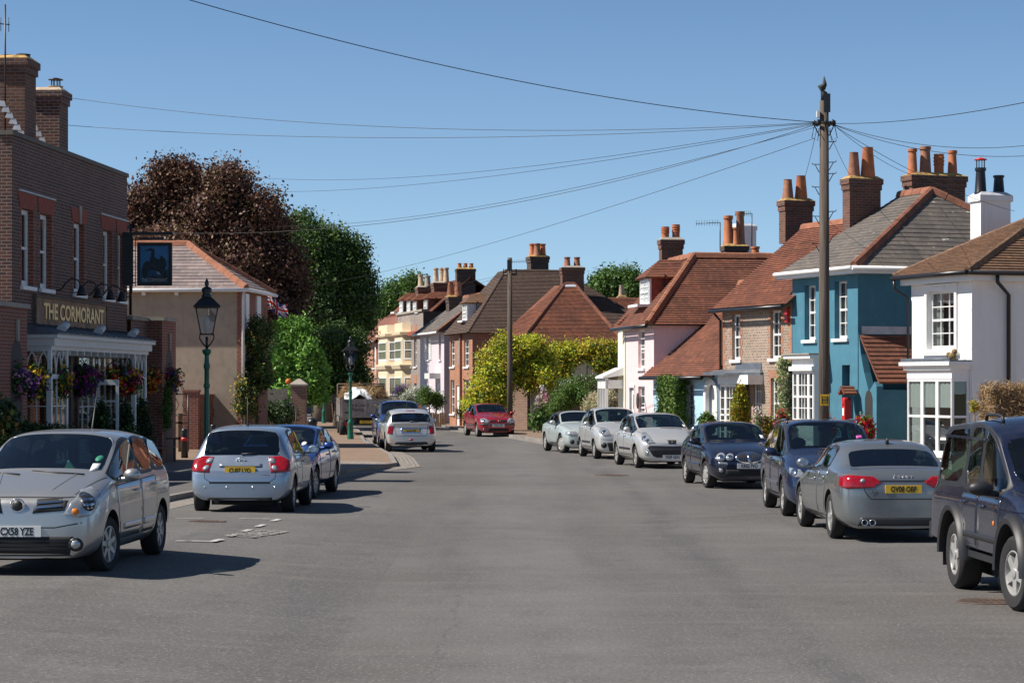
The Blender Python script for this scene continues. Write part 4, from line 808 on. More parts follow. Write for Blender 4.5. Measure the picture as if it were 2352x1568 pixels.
# ------------------------------------------------------------------ the public house on the left
F = Frame(-10.84, 50.0, 0.1, ex=(.0736, 1)); FPub = F; w, d, hp = 10.43, 9.0, 7.54
h = F.thing('pub', 'dark brick public house with gold lettered sign and hanging flower baskets', 'pub')
WX = [(.72, 1.68), (2.2, 3.18), (5.1, 6.08), (7.9, 8.85), (9.42, 10.2)]; ops = [(a, b, 4.3, 6.02) for a, b in WX]
ops += [(1.05, 2.35, .3, 2.95), (5.45, 8.9, -.1, 2.95), (9.1, 10.3, .3, 2.95)]
mb = MB(); wallp(mb, 0, w, -.6, hp, ops, None, .2, 0, 1); wallp(mb, 0, d, -.6, hp, (), lambda x, y, z: (y, d - x, z)); wallp(mb, 0, d, -.6, hp, (), lambda x, y, z: (w - y, x, z)); mb.poly([(w, d, -.6), (0, d, -.6), (0, d, hp), (w, d, hp)])
mb.build('wall', [G['pub_brick'], G['red_brick']], h)
for a, b in WX: sash(h, a + .01, b - .01, 4.31, 6.01, .13, nx=2, nz=2, curt=2, fw=.1)
mb = MB(); mb.box(-.04, w + .04, -.04, .32, hp, hp + .1); mb.build('coping', G['coping_dark'], h)
for i, (a, b) in enumerate(WX): k = (.2 if i in (1, 4) else .3); mb = MB(); mb.prism([(a - .12, 6.02), (b + .12, 6.02), (b + .25, 6.36), (a - k, 6.36)], -.015, -.001); mb.build('lintel', G['lintel_red'], h)
for a, b in ((WX[0][0], WX[1][1]), (WX[3][0], WX[4][1])): mb = MB(); mb.box(a - .25, b + .25, -.04, -.002, 6.38, 6.41); mb.build('drip_strip', G['leadpale'], h)
mb = MB(); mb.prism([(5.53, 6.0), (5.65, 6.0), (5.71, 6.42), (5.47, 6.42)], -.05, -.016); mb.build('keystone', G['stone_grey'], h)
for a, b in WX: toothed(h, a, -1, 4.3, 6.0, .07, .16, G['red_brick']); toothed(h, b, 1, 4.3, 6.0, .07, .16, G['red_brick'])
mb = MB(); tiled(mb, [(.2, .3, hp - .3), (w - .2, .3, hp - .3), (w - 2.5, 4.2, hp + 1.9), (.2, 4.2, hp + 1.9)], .14, .03); tiled(mb, [(w - .2, .3, hp - .3), (w - .2, 8.7, hp - .3), (w - 2.5, 4.2, hp + 1.9)], .14, .03); ro = mb.build('roof', G['tile_pub'], h)
def pubchim(px, D, pt, cw, cd, pots, mat, zb=7.0):
    p = at(px, pt, D) - F.o; return chimney(ro, (p.dot(F.ex), p.dot(F.ey)), cw, cd, zb, p.z, mat, pots, cap=G['lichen'] if D < 55 else G['buff'], corb=2, lip=.07)
pubchim(34, 52.3, 140, .9, .72, [(0, -.2, .1, .17, G['dark'], 0), (.1, .18, .1, .17, G['dark'], 0)], G['stack_brick'])
c2 = pubchim(114, 57.5, 212, .8, .72, [(0, -.15, .1, .2, G['buff'], 0)], G['pub_brick'])
p = at(128, 212, 57.5) - F.o; q = (p.dot(F.ex), p.dot(F.ey), p.z + .05); mb = MB()
for k in range(8): a = k * math.pi / 4; mb.tube([(q[0] + .11 * math.cos(a), q[1] + .11 * math.sin(a), q[2]), (q[0] + .11 * math.cos(a), q[1] + .11 * math.sin(a), q[2] + .25)], .01, 4)
mb.lathe([(.19, .25), (.18, .27), (.02, .31)], q, 12); mb.build('chimney_cowl', G['iron'], c2)
mb = MB()
for (px, D, y0, n) in ((70, 51.6, 318, 6), (142, 56.8, 372, 8)):
    for i in range(n): p = at(px - i * 8.5, y0 - i * 13.5, D) - F.o; x, y, z = p.dot(F.ex) - .45, p.dot(F.ey), p.z; mb.poly([(x, y + .0, z), (x, y + .2, z + .02), (x, y + .14, z + .14), (x, y + .03, z + .12)])
mb.build('flashing', G['leadpale'], ro)
# sign board with gilded letters
x0, x1, z0, z1 = wpx(F, 83, 244, 714, 714, -.06); z1 = F.fy(84, 680, -.06)[1] - .02; z0 = F.fy(84, 747, -.06)[1] + .02
mb = MB(); mb.box(x0, x1, -.06, -.001, z0, z1); sb = mb.build('sign_board', plain('sign_timber', (.24, .13, .065), .65, var=.5, nscale=2), h)
mb = MB(); mb.box(x0 - .06, x1 + .06, -.1, -.002, z1, z1 + .06); mb.box(x0 - .06, x1 + .06, -.08, -.002, z0 - .05, z0); mb.box(x0 - .06, x0, -.08, -.002, z0, z1); mb.box(x1, x1 + .06, -.08, -.002, z0, z1); mb.build('frame', G['wood'], sb)
sw = x1 - x0
for dz, m, o_ in ((-.012, G['letter_shadow'], .0), (0, G['gold'], .004)):
    text_obj('THE CORMORANT', .5, m, sb, Vector(((x0 + x1) / 2 + dz * 2 + .15, -.066 - o_, (z0 + z1) / 2 + dz)), basis((1, 0, 0), (0, 0, 1)), 'lettering', .004, sw * .8 / 3.95, .012)
def swan(par, x, z, r=.03, zt=.35):
    mb = MB(); mb.tube([(x, 0, z), (x, -.12, z + .02), (x, -.22, z + .16), (x, -.36, z + .28), (x, -.52, z + .24), (x, -.6, z + .08)], .018, 6); mb.lathe([(.03, .1), (.055, .08), (.1, -.06), (.13, -.14), (.1, -.12), (.02, -.04)], (x, -.6, z + .02), 12)
    return mb.build('wall_lamp', G['iron'], par)
for px in (158, 196, 226, 252): swan(h, F.fy(px, 660, -.3)[0], z1 + .22)
swan(h, 7.6, 2.45)
# canopy and shop front
xc0, xc1 = .95, 10.35; zc = 2.94
mb = MB(); mb.box(xc0, xc1, -.68, -.002, zc + .05, zc + .28); mb.box(xc0 - .06, xc1 + .06, -.76, -.002, zc + .22, zc + .3); mb.box(xc0 + .05, xc1 - .05, -.6, -.002, zc - .04, zc + .05)
for x in np.arange(1.4, 10.2, .62): mb.box(x, x + .06, -.58, -.05, zc - .14, zc - .04)
ca = mb.build('canopy', G['offwhite'], h)
mb = MB(); mb.rings([[(xc0 - .08, -.78, zc + .302), (xc1 + .08, -.78, zc + .302), (xc1 + .08, -.003, zc + .302), (xc0 - .08, -.003, zc + .302)], [(xc0 - .08, -.78, zc + .33), (xc1 + .08, -.78, zc + .33), (xc1 + .08, -.003, zc + .55), (xc0 - .08, -.003, zc + .55)]], smooth=False)
for x in np.arange(1.1, 10.4, .55): mb.tube([(x, -.78, zc + .34), (x, -.01, zc + .56)], .025, 6)
mb.build('lead_roof', G['lead'], ca)
def gothic(par, x0, x1, z0, z1, y, n, fr=None, nm='tracery'):
    f = fr or (lambda x, y, z: (x, y, z)); mb = MB(); s = (x1 - x0) / n; hgt = z1 - z0
    for i in range(n):
        a, b = x0 + s * i, x0 + s * (i + 1)
        for sx, ex in ((a, b), (b, a)):
            pts = [f(sx + (ex - sx) * (1 - math.cos(t)) * .72, y, z0 + hgt * math.sin(t)) for t in np.linspace(0, 1.35, 7)]; mb.tube(pts, .022, 5)
    return mb.build(nm, G['offwhite'], par)
def shopbay(x0, x1, pr):
    mb = MB(); mb.box(x0, x1, -pr, -.002, -.2, .34); mb.box(x0 - .03, x1 + .03, -pr - .04, -.002, .34, .4)
    for xx in (x0, x1 - .07): mb.box(xx, xx + .07, -pr, -pr + .07, .4, zc - .04)
    mb.box(x0, x1, -pr, -.002, 2.3, 2.36); o = mb.build('bay_window', G['white'], h)
    sash(o, x0 + .07, x1 - .07, .4, 2.3, -pr, nx=3, nz=3, sill=False, mid=False, curt=0, back=0, fw=.04); gothic(o, x0 + .05, x1 - .05, 2.36, zc - .06, -pr + .03, 3)
    S_ = lambda x, y, z: (x0 + y, -x, z)
    sash(o, 0, pr - .07, .4, 2.3, 0.0, nx=2, nz=3, fr=S_, sill=False, mid=False, curt=0, back=0, fw=.04); gothic(o, .02, pr - .05, 2.36, zc - .06, .03, 2, S_)
    sash(o, 0, pr - .07, 2.36, zc - .05, 0.005, nx=1, nz=1, fr=S_, sill=False, mid=False, curt=0, back=0, fw=.02)
    mb = MB(); mb.box(x0 + .1, x1 - .1, .25, .3, 0.3, 2.9); mb.build('interior', G['wood_brown'], o)
shopbay(.98, 2.4, .6); shopbay(9.05, 10.3, .55)
mb = MB(); mb.box(2.4, 5.4, -.05, -.002, 0, zc - .04)
for x in (2.6, 3.1, 3.6, 4.4, 5.0): mb.box(x, x + .14, -.13, -.05, 0, zc - .04)
mb.build('pilasters', G['wood'], h)
sash(h, 5.45, 8.9, .9, 2.92, .02, nx=6, nz=3, sill=False, mid=False, curt=0, name='door_screen'); mb = MB(); mb.box(5.45, 8.9, .02, .06, -.1, .9); mb.build('door_panel', G['offwhite'], h)
# the open door leaf, side on to the street
S_ = lambda x, y, z: (7.15 + y, -.02 - x, z)
mb = MB(); mb.box(-.0, .56, 0, .05, .0, .85, 0, S_); mb.box(.0, .07, 0, .05, .85, 2.25, 0, S_); mb.box(.49, .56, 0, .05, .85, 2.25, 0, S_); mb.box(.07, .49, 0, .05, 2.12, 2.25, 0, S_); mb.box(.07, .49, 0, .05, 1.7, 1.74, 0, S_); mb.box(.07, .49, 0, .05, 1.25, 1.29, 0, S_)
dl = mb.build('door', G['white'], h); mb = MB(); mb.poly([S_(.07, .025, .85), S_(.49, .025, .85), S_(.49, .025, 2.12), S_(.07, .025, 2.12)]); mb.build('pane', G['window_glass'], dl); mb = MB(); mb.box(.09, .16, -.01, 0, .7, 1.15, 0, S_); mb.build('push_plate', G['gold'], dl)
# wings
def wing(x0, x1, y0, zt, arches, coping=True):
    mb = MB(); wallp(mb, x0, x1, -.5, zt, [], lambda x, y, z: (x, y0 + y, z)); mb.poly([(x0, 3, -.5), (x0, y0, -.5), (x0, y0, zt), (x0, 3, zt)]); mb.poly([(x1, y0, -.5), (x1, 3, -.5), (x1, 3, zt), (x1, y0, zt)]); mb.poly([(x0, y0, zt), (x1, y0, zt), (x1, 3, zt), (x0, 3, zt)])
    o = mb.build('wing', G['red_brick'], h); mb = MB(); mb.box(x0 - .05, x1 + .05, y0 - .06, y0 + .25, zt + .002, zt + .1); mb.box(x0 - .05, x0 + .25, y0 + .25, 3, zt + .002, zt + .1); mb.build('coping', G['stone_grey'], o)
    for a in arches:
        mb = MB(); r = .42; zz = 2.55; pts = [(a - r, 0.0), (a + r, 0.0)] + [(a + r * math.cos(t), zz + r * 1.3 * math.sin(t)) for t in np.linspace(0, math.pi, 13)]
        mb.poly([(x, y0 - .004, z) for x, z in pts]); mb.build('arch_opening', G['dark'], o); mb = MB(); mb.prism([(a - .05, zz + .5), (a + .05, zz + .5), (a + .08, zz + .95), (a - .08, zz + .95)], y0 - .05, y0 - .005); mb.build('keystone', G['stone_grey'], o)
wing(-4.6, -.55, -.5, 3.75, [-1.35, -3.2]); wing(12.3, 14.0, -.5, 3.85, [13.15])
mb = MB(); wallp(mb, w + .002, 12.299, -.5, 3.83, [(11.2, 11.7, 1.0, 2.7)], lambda x, y, z: (x, y - .1, z), .1); mb.poly([(w + .002, -.1, 3.83), (12.299, -.1, 3.83), (12.299, 3, 3.83), (w + .002, 3, 3.83)]); mb.box(w + .002, 12.29, -.15, .2, 3.832, 3.93, 1); lw = mb.build('link_wall', [G['pub_brick'], G['stone_grey']], h); sash(lw, 11.2, 11.7, 1.0, 2.7, -.02, nx=1, nz=2, curt=0)
pipe(h, [(w + .12, -.06, hp - 1.2), (w + .12, -.06, 3.95)], G['black'])
for px in (150, 233, 310):   # floodlights standing on the canopy
    x = F.fy(px, 765, -.6)[0]; mb = MB(); mb.box(x - .04, x + .04, -.6, -.52, zc + .32, zc + .42); z_ = zc + .5
    mb.rings([[(x + a * .6, -.56 + .12 * math.cos(t) - a * .1, z_ + a * .3 + .085 * math.sin(t)) for t in np.linspace(0, 2 * math.pi, 11)[:-1]] for a in (-.16, -.12, .0, .14)]); mb.build('floodlight', G['offwhite'], h)
# aerial on the near chimney
mb = MB(); p = at(12, 330, 51.5) - F.o; q = (p.dot(F.ex), p.dot(F.ey), p.z); mb.tube([q, (q[0], q[1], q[2] + 3.1)], .02, 5)
zz = q[2] + 2.65; mb.tube([(q[0], q[1] - .1, zz), (q[0], q[1] + .35, zz + .05)], .012, 5)
for k in range(5): mb.tube([(q[0], q[1] - .08 + k * .09, zz - .16 + .01 * k), (q[0], q[1] - .08 + k * .09, zz + .16)], .008, 4)
mb.build('aerial', G['iron'], ro)
# hanging sign on its iron bracket
o = F.w(10.3, -.02, 0); hs = thing('hanging_sign', 'hanging pub sign painted with a dark spread winged bird on blue', 'pub sign', o, 0)
def wq(px, py, D=59.3): q = at(px, py, D) - o; return q
a, b, z0, z1 = wq(317, 655).x, wq(393, 655).x, wq(355, 654).z, wq(355, 559).z; yy = wq(355, 655).y
mb = MB(); mb.box(a, b, yy, yy + .07, z0, z1); bd = mb.build('picture_board', plain('sign_blue', (.03, .17, .36), .4, var=.2), hs)
mb = MB(); e = .06
mb.box(a - .02, a + e, yy - .03, yy + .09, z0 - .02, z1 + .02); mb.box(b - e, b + .02, yy - .03, yy + .09, z0 - .02, z1 + .02); mb.box(a + e, b - e, yy - .03, yy + .09, z0 - .02, z0 + e); mb.box(a + e, b - e, yy - .03, yy + .09, z1 - e, z1 + .02); mb.build('frame', G['dark'], bd)
S0 = 1307 / 250; W_ = lambda cx, cy: ((wq((450 + cx / S0) / 1.7415, 655).x), wq(355, (900 + cy / S0) / 1.7415).z)
def flat(nm, pts, m, dy): mb = MB(); P = [W_(*p) for p in pts]; mb.prism(P, yy - .006 - dy, yy - .002, 0); return mb.build(nm, m, bd)
flat('painted_sea', [(600, 1190), (1185, 1190), (1185, 930), (600, 930)], plain('paint_sea', (.01, .07, .14), .5), .0)
flat('painted_rock', [(770, 1190), (1160, 1190), (1150, 1050), (1050, 1060), (960, 1090), (840, 1050), (780, 1090)], plain('paint_rock', (.03, .03, .035), .6), .002)
bird = [(640, 535), (740, 505), (800, 483), (860, 500), (885, 550), (875, 660), (950, 715), (990, 720), (1000, 650), (1040, 650), (1110, 720), (1130, 830), (1100, 900), (1150, 1060), (1080, 1075), (1000, 1040), (990, 1010), (920, 960), (900, 945), (780, 935), (740, 1010), (715, 1110), (660, 1115), (620, 1010), (615, 920), (660, 790), (720, 750), (790, 765), (780, 700), (810, 640), (815, 560), (790, 535), (740, 535)]
flat('painted_bird', bird, plain('paint_bird', (.008, .022, .03), .5, var=.6, nscale=14), .004)
flat('painted_breast', [(920, 965), (980, 985), (1010, 1040), (940, 1030)], plain('paint_pale', (.25, .3, .42), .5), .006)
mx, mz = W_(880, 1150); text_obj('THE CORMORANT', .125, plain('paint_letter', (.45, .45, .42), .5), bd, Vector((mx, yy - .012, mz)), basis((1, 0, 0), (0, 0, 1)), 'lettering', .002, .62)
mb = MB(); r0 = wq(281, 533); r1 = wq(304, 655); mb.box(r0.x, r1.x, yy + .05, yy + .12, r1.z, r0.z); mb.build('side_panel', G['iron'], hs)
mb = MB(); mb.box(r0.x, b + .06, yy - .02, yy + .1, wq(0, 540).z, wq(0, 533).z); mb.tube([(wq(311, 0).x, yy, wq(0, 545).z), (wq(311, 0).x, yy, wq(0, 658).z)], .012, 6); mb.tube([(wq(305.5, 0).x, yy, wq(0, 545).z), (wq(305.5, 0).x, yy, wq(0, 650).z)], .008, 6)
for y in (575, 602, 632, 650): mb.tube([(r1.x, yy, wq(0, y).z), (wq(312, 0).x, yy, wq(0, y).z)], .012, 6)
for cx, cy, r in ((287, 663, 5), (287, 673, 5)):
    q = wq(cx, cy); mb.tube([(q.x + .012 * r * math.cos(t) * (1 - t * .06), yy, q.z + .012 * r * math.sin(t) * (1 - t * .06)) for t in np.linspace(0, 9, 22)], .01, 5)
mb.tube([(wq(304, 0).x, yy, wq(0, 656).z), (wq(303, 0).x, yy, wq(0, 672).z), (wq(296, 0).x, yy, wq(0, 681).z), (wq(283, 0).x, yy, wq(0, 685).z)], .014, 6)
mb.box(wq(320, 0).x, wq(378, 0).x, yy - .12, yy - .02, wq(0, 552).z, wq(0, 546).z); mb.build('bracket', G['iron'], hs)

# ------------------------------------------------------------------ roughcast house behind the pub
F = Frame(-16.0, 76.57, 0.1, ex=(1, -.08)); w, d = 7.1, 4.7; h = F.thing('house', 'roughcast rendered house with purple slate hipped roof behind the pub', 'house'); FC = F
ze = F.fy(500, 664)[1]; shell(h, w, d, ze, G['roughcast'], [], G['red_brick'])
mb = MB(); zr = ze + 1.62; ov = .22
tiled(mb, [(-.3, -ov, ze), (w + ov, -ov, ze), (w - 2.3, d / 2, zr), (-.3, d / 2, zr)], .215, .016, 0, 1); tiled(mb, [(w + ov, -ov, ze), (w + ov, d + ov, ze), (w - 2.3, d / 2, zr)], .215, .016, 0, 1); tiled(mb, [(w + ov, d + ov, ze), (-.3, d + ov, ze), (-.3, d / 2, zr), (w - 2.3, d / 2, zr)], .215, .016, 0, 1)
ro = mb.build('roof', [G['slate_purple'], G['offwhite']], h); mb = MB(); ridge(mb, (w + ov, -ov, ze + .06), (w - 2.3, d / 2, zr + .05), .14, 0, .42); ridge(mb, (w + ov, d + ov, ze + .06), (w - 2.3, d / 2, zr + .05), .11, 0, .42); ridge(mb, (-.3, d / 2, zr + .05), (w - 2.3, d / 2, zr + .05), .13, 0, .42); mb.build('ridge_tiles', G['ridge_orange'], ro)
mb = MB(); mb.tube([(-.3, -ov - .06, ze - .04), (w + ov + .06, -ov - .06, ze - .04)], .06, 8); mb.tube([(w + ov + .06, -ov - .06, ze - .04), (w + ov + .06, d + .2, ze - .04)], .06, 8)
for x in np.arange(.5, 7, 1.1): mb.box(x, x + .12, -.12, -.002, ze - .2, ze - .07)
mb.build('gutter', G['white'], h); pipe(h, [(w + .12, -.12, ze - .05), (w + .08, -.06, ze - .35), (w + .08, -.06, .1)], G['offwhite'], .05)
mb = MB()
for y0, y1 in ((.5, 1.1), (2.5, 3.2)): mb.box(w, w + .06, y0, y1, 2.2, ze - .12)
mb.build('window_panels', G['white'], h); mb = MB(); mb.box(w - .14, w + .004, -.012, -.0, -.3, ze - .1); mb.build('quoin', G['red_brick'], h)
# boundary wall with panels, piers
def pier(px0, px1, pyt, D, label, mat, capm=None, capk=0, z0=-.1):
    a, b = at(px0, pyt, D), at(px1, pyt, D); wd = b.x - a.x; zt = a.z; mb = MB(); mb.box(-wd / 2, wd / 2, 0, wd, z0, zt - .08); o = thing('gate_pier', label, 'gate pier', ((a.x + b.x) / 2, D, 0)); mb.build('shaft', mat, o)
    mb = MB()
    if capk: mb.rings([[(-wd * .6, -wd * .1, zt - .078), (wd * .6, -wd * .1, zt - .078), (wd * .6, wd * 1.1, zt - .078), (-wd * .6, wd * 1.1, zt - .078)], [(-wd * .6, -wd * .1, zt), (wd * .6, -wd * .1, zt), (wd * .6, wd * 1.1, zt), (-wd * .6, wd * 1.1, zt)], [(-.05, wd * .45, zt + .25), (.05, wd * .45, zt + .25), (.05, wd * .55, zt + .25), (-.05, wd * .55, zt + .25)]], smooth=False)
    else: mb.box(-wd / 2 - .02, wd / 2 + .02, -.02, wd + .02, zt - .078, zt)
    mb.build('cap', capm or mat, o); return o
pier(420, 455, 895, 74.3, 'plain red brick pier beside the iron gate left of the nearest lamp post', G['red_brick'])
pier(510, 548, 888, 77, 'red brick pier at the corner of the roughcast house', G['red_brick'])
a, b = at(455, 905, 74.6), at(510, 905, 76.8); wl = thing('garden_wall', 'red brick garden wall with recessed panels between two piers', 'wall', (a.x, a.y, 0), math.atan2(b.y - a.y, b.x - a.x)); L = (b - a).length
mb = MB(); mb.box(.002, L, .05, .28, -.1, a.z - .1); mb.build('brickwork', G['red_brick'], wl); mb = MB(); mb.box(.003, L, .0, .33, a.z - .098, a.z); mb.build('coping', G['red_brick'], wl); mb = MB(); [mb.box(x, x + .1, .0, .048, -.1, a.z - .55) for x in (.25, .75, 1.25, 1.75)]; mb.box(.003, L, .0, .049, a.z - .75, a.z - .5); mb.build('buttresses', G['red_brick'], wl)
o = thing('iron_gate', 'tall black iron gate with wooden post beside the pub', 'gate', (at(398, 0, 72).x, 72, 0)); mb = MB(); W = at(432, 0, 72).x - at(398, 0, 72).x; zt = at(0, 905, 72).z
for x in (0, W): mb.tube([(x, 0, 0), (x, 0, zt)], .025, 6)
mb.tube([(0, 0, zt), (W, 0, zt)], .02, 6); mb.tube([(0, 0, zt - .65), (W, 0, zt - .65)], .015, 6); mb.tube([(.03, 0, zt - .05), (W / 2 - .05, 0, zt - .33), (.03, 0, zt - .6)], .012, 6); mb.tube([(W - .03, 0, zt - .05), (W / 2 + .05, 0, zt - .33), (W - .03, 0, zt - .6)], .012, 6); mb.build('frame', G['iron'], o); mb = MB(); mb.box(.15, .28, .03, .1, 0, zt - .6); mb.box(.0, W, .03, .07, .5, .58); mb.box(0, W, .03, .07, 1.0, 1.06); mb.build('wooden_bars', G['wood_brown'], o)
pier(668, 702, 882, 104, 'weathered brick gate pier with pyramid stone cap by the grey truck', G['wall_brick'], G['stone_grey'], 1)
o = thing('garden_fence', 'grey weathered close boarded fence in front of the fig tree', 'fence', (at(560, 0, 102).x, 102, 0)); mb = MB(); W = at(668, 0, 102).x - o.location.x; zt = at(0, 893, 102).z
for i in range(int(W / .15)): mb.box(i * .15, i * .15 + .14, 0, .025, 0, zt + rnd.uniform(-.02, .02))
mb.build('boards', G['wood_grey'], o); mb = MB(); mb.box(0, W, .026, .08, .3, .38); mb.box(0, W, .026, .08, 1.3, 1.38); mb.build('rails', G['wood'], o)
# flag
fp = at(607, 670, 81); o = thing('flagpole', 'white flagpole flying a crumpled union flag', 'flag', (fp.x, fp.y, 0)); mb = MB(); mb.tube([(0, 0, 0), (0, 0, at(0, 672, 81).z)], .045, 8); mb.build('pole', G['white'], o)
Wf, Hf = .95, .5; nx_, nz_ = 40, 24
def flagcol(u, v):       # union pattern
    x, y = u - .5, (v - .5) * .5
    if abs(x) < .05 or abs(y) < .05: return 1
    if abs(x) < .085 or abs(y) < .085: return 2
    dd = min(abs(x * .5 - y), abs(x * .5 + y)) / 1.118
    if dd < .02: return 1
    if dd < .05: return 2
    return 0
mb = MB(); z0 = at(0, 692, 81).z
def fpos(u, v): s = u * Wf; return (.05 + s * .8 + .03 * math.sin(v * 3), .1 * math.sin(s * 9 + v * 2), z0 - s * .42 + (v - .5) * Hf * (1 + .15 * math.sin(s * 7)) + .05 * math.sin(s * 8))
for i in range(nx_):
    for j in range(nz_): mb.poly([fpos(i / nx_, j / nz_), fpos((i + 1) / nx_, j / nz_), fpos((i + 1) / nx_, (j + 1) / nz_), fpos(i / nx_, (j + 1) / nz_)], flagcol((i + .5) / nx_, (j + .5) / nz_), None, True)
mb.build('flag', [G['blue_flag'], G['red'], G['white']], o)
# ------------------------------------------------------------------ street furniture
def lamp_post(px, D, label, sc=1.0):
    X = (px - CX) * D / FPX; o = thing('street_lamp', label, 'street lamp', (X, D, .1 + gz(X, D)), R(8), 'old style lantern lamp posts on the left pavement'); o.scale = (1, 1, sc)
    mb = MB(); mb.lathe([(.13, 0), (.13, .12), (.115, .16), (.105, .6), (.12, .64), (.12, .7), (.075, .78), (.06, .85), (.056, 1.9), (.075, 1.92), (.075, 1.98), (.056, 2.0), (.055, 2.3), (.075, 2.33), (.075, 2.4), (.055, 2.44), (.05, 2.6), (.07, 2.62), (.1, 2.66), (.105, 2.72), (.04, 2.74)], (0, 0, 0), 18); mb.build('post', G['green_paint'], o, angle=40)
    mb = MB(); mb.tube([(0, 0, 2.74), (0, 0, 3.0)], .03, 8)
    for k in range(4): a = k * math.pi / 2 + math.pi / 4; c, s = math.cos(a), math.sin(a); mb.tube([(.03 * c, .03 * s, 2.78), (.14 * c, .14 * s, 2.86), (.23 * c, .23 * s, 2.96), (.22 * c, .22 * s, 3.05), (.15 * c, .15 * s, 3.07)], .014, 6)
    mb.build('frog', G['iron'], o)
    ln = MB(); zb, zt = 3.05, 3.62; rb, rt = .135, .25
    for k in range(4):
        a = k * math.pi / 2 + math.pi / 4; c, s = math.cos(a), math.sin(a); ln.tube([(rb * 1.41 * c, rb * 1.41 * s, zb), (rt * 1.41 * c, rt * 1.41 * s, zt)], .014, 6)
    for r_, z in ((rb, zb), (rt, zt)):
        for k in range(4): a, b = k * math.pi / 2 + math.pi / 4, (k + 1) * math.pi / 2 + math.pi / 4; ln.tube([(r_ * 1.41 * math.cos(a), r_ * 1.41 * math.sin(a), z), (r_ * 1.41 * math.cos(b), r_ * 1.41 * math.sin(b), z)], .014, 6)
    q = lambda r, z: [(r, r, z), (-r, r, z), (-r, -r, z), (r, -r, z)]
    ln.rings([q(.3, zt), q(.31, zt + .03), q(.14, zt + .2), q(.1, zt + .22)], smooth=False); ln.lathe([(.11, zt + .2), (.12, zt + .26), (.085, zt + .3), (.12, zt + .36), (.11, zt + .42), (.03, zt + .46), (.05, zt + .5), (.045, zt + .55), (.005, zt + .64)], (0, 0, 0), 14)
    l = ln.build('lantern', G['black'], o); gl = MB()
    for k in range(4):
        a, b = k * math.pi / 2 + math.pi / 4, (k + 1) * math.pi / 2 + math.pi / 4
        gl.poly([(rb * 1.4 * math.cos(a), rb * 1.4 * math.sin(a), zb), (rb * 1.4 * math.cos(b), rb * 1.4 * math.sin(b), zb), (rt * 1.4 * math.cos(b), rt * 1.4 * math.sin(b), zt), (rt * 1.4 * math.cos(a), rt * 1.4 * math.sin(a), zt)])
    gl.build('pane', G['lamp_glass'], l); mb = MB(); mb.lathe([(.05, zb), (.07, zb + .3), (.02, zb + .42)], (0, 0, 0), 10); mb.build('bulb', G['offwhite'], l)
    return o
lamp_post(475, 53, 'nearest green lamp post with black lantern, in front of the pub', 1.07); lamp_post(805, 88.3, 'middle green lamp post with black lantern, left of the silver small car', .93); lamp_post(744, 124, 'farthest green lamp post, beside the grey saloon car', .93)
def bollard(px, pyt, D, label, r=.1):
    X = (px - CX) * D / FPX; o = thing('bollard', label, 'bollard', (X, D, .1)); z = at(px, pyt, D).z - .1; mb = MB(); mb.lathe([(r, 0), (r, z - .04), (r * .9, z), (r * .3, z + .015)], (0, 0, 0), 14); mb.build('post', G['black'], o); mb = MB(); mb.lathe([(r + .006, z * .6), (r + .006, z * .72)], (0, 0, 0), 14); mb.build('band', G['red'], o)
bollard(424, 985, 66, 'black bollard with red band beside the wooden bench'); bollard(490, 975, 72, 'black bollard with red band behind the silver blue hatchback')
p = at(717, 965, 86); o = thing('litter_bin', 'black domed litter bin on the tan pavement left of the lamp post', 'bin', (p.x, p.y, .1)); mb = MB(); mb.lathe([(.18, 0), (.19, .1), (.18, .65), (.2, .68), (.2, .74), (.12, .84), (.02, .88)], (0, 0, 0), 16); mb.build('body', G['black'], o)
def bench(px, D, rz, label):
    X = (px - CX) * D / FPX; o = thing('bench', label, 'bench', (X, D, .1), rz); mb = MB(); [mb.box(-.8, .8, -.25 + i * .1, -.17 + i * .1, .42, .45) for i in range(5)]; mb.build('seat', G['wood'], o); mb = MB(); mb.box(-.8, .8, .26, .3, .84, .92); mb.box(-.8, .8, .26, .3, .5, .55); [mb.box(-.75 + i * .125, -.7 + i * .125, .265, .285, .55, .84) for i in range(13)]; mb.build('backrest', G['wood'], o)
    for sx in (-.8, .74):
        for yy in (-.25, .25): mb = MB(); mb.box(sx, sx + .06, yy, yy + .06, 0, .64 if yy < 0 else .92); mb.build('leg', G['wood'], o)
        mb = MB(); mb.box(sx, sx + .06, -.28, .26, .64, .68); mb.build('armrest', G['wood'], o)
bench(362, 62, R(80), 'dark wooden bench with slatted back in front of the pub')
def pole(px, pyb_D, pyt, r0, r1, label):
    D = pyb_D; X = (px - CX) * D / FPX; zt = at(px, pyt, D).z; o = thing('telegraph_pole', label, 'telegraph pole', (X, D, .08)); zt -= .08; mb = MB(); mb.tube([(0, 0, 0), (0, 0, zt * .35), (0, 0, zt)], [r0, (r0 + r1) / 2 + .01, r1], 14); mb.build('post', NTwood, o); return o, zt
t = NT('pole_wood'); mp = t.n('Mapping'); mp.inputs['Scale'].default_value = (14, 14, .5); t.t.links.new(t.n('TexCoord').outputs['Object'], mp.inputs[0]); n_ = t.noise(2, 7, mp.outputs[0]); t.p(Base_Color=t.mix(t.ramp(n_, .3, .7), (.04, .03, .024), (.15, .115, .09)), Roughness=.9); t.bump(n_, .6, .02); NTwood = t.m
P1, z1_ = pole(1893, 47.3, 232, .115, .09, 'tall dark telegraph pole with many wires and a yellow hydrant sign')
zc_ = at(0, 284, 47.3).z - .08
mb = MB(); mb.tube([(-.02, 0, z1_), (.0, 0, z1_ + .16), (-.05, .0, z1_ + .22), (-.06, 0, z1_ + .26), (0.01, 0, z1_ + .34), (.0, 0, z1_ + .5)], [.05, .07, .03, .09, .05, .008], 8); mb.build('finial', G['dark'], P1)
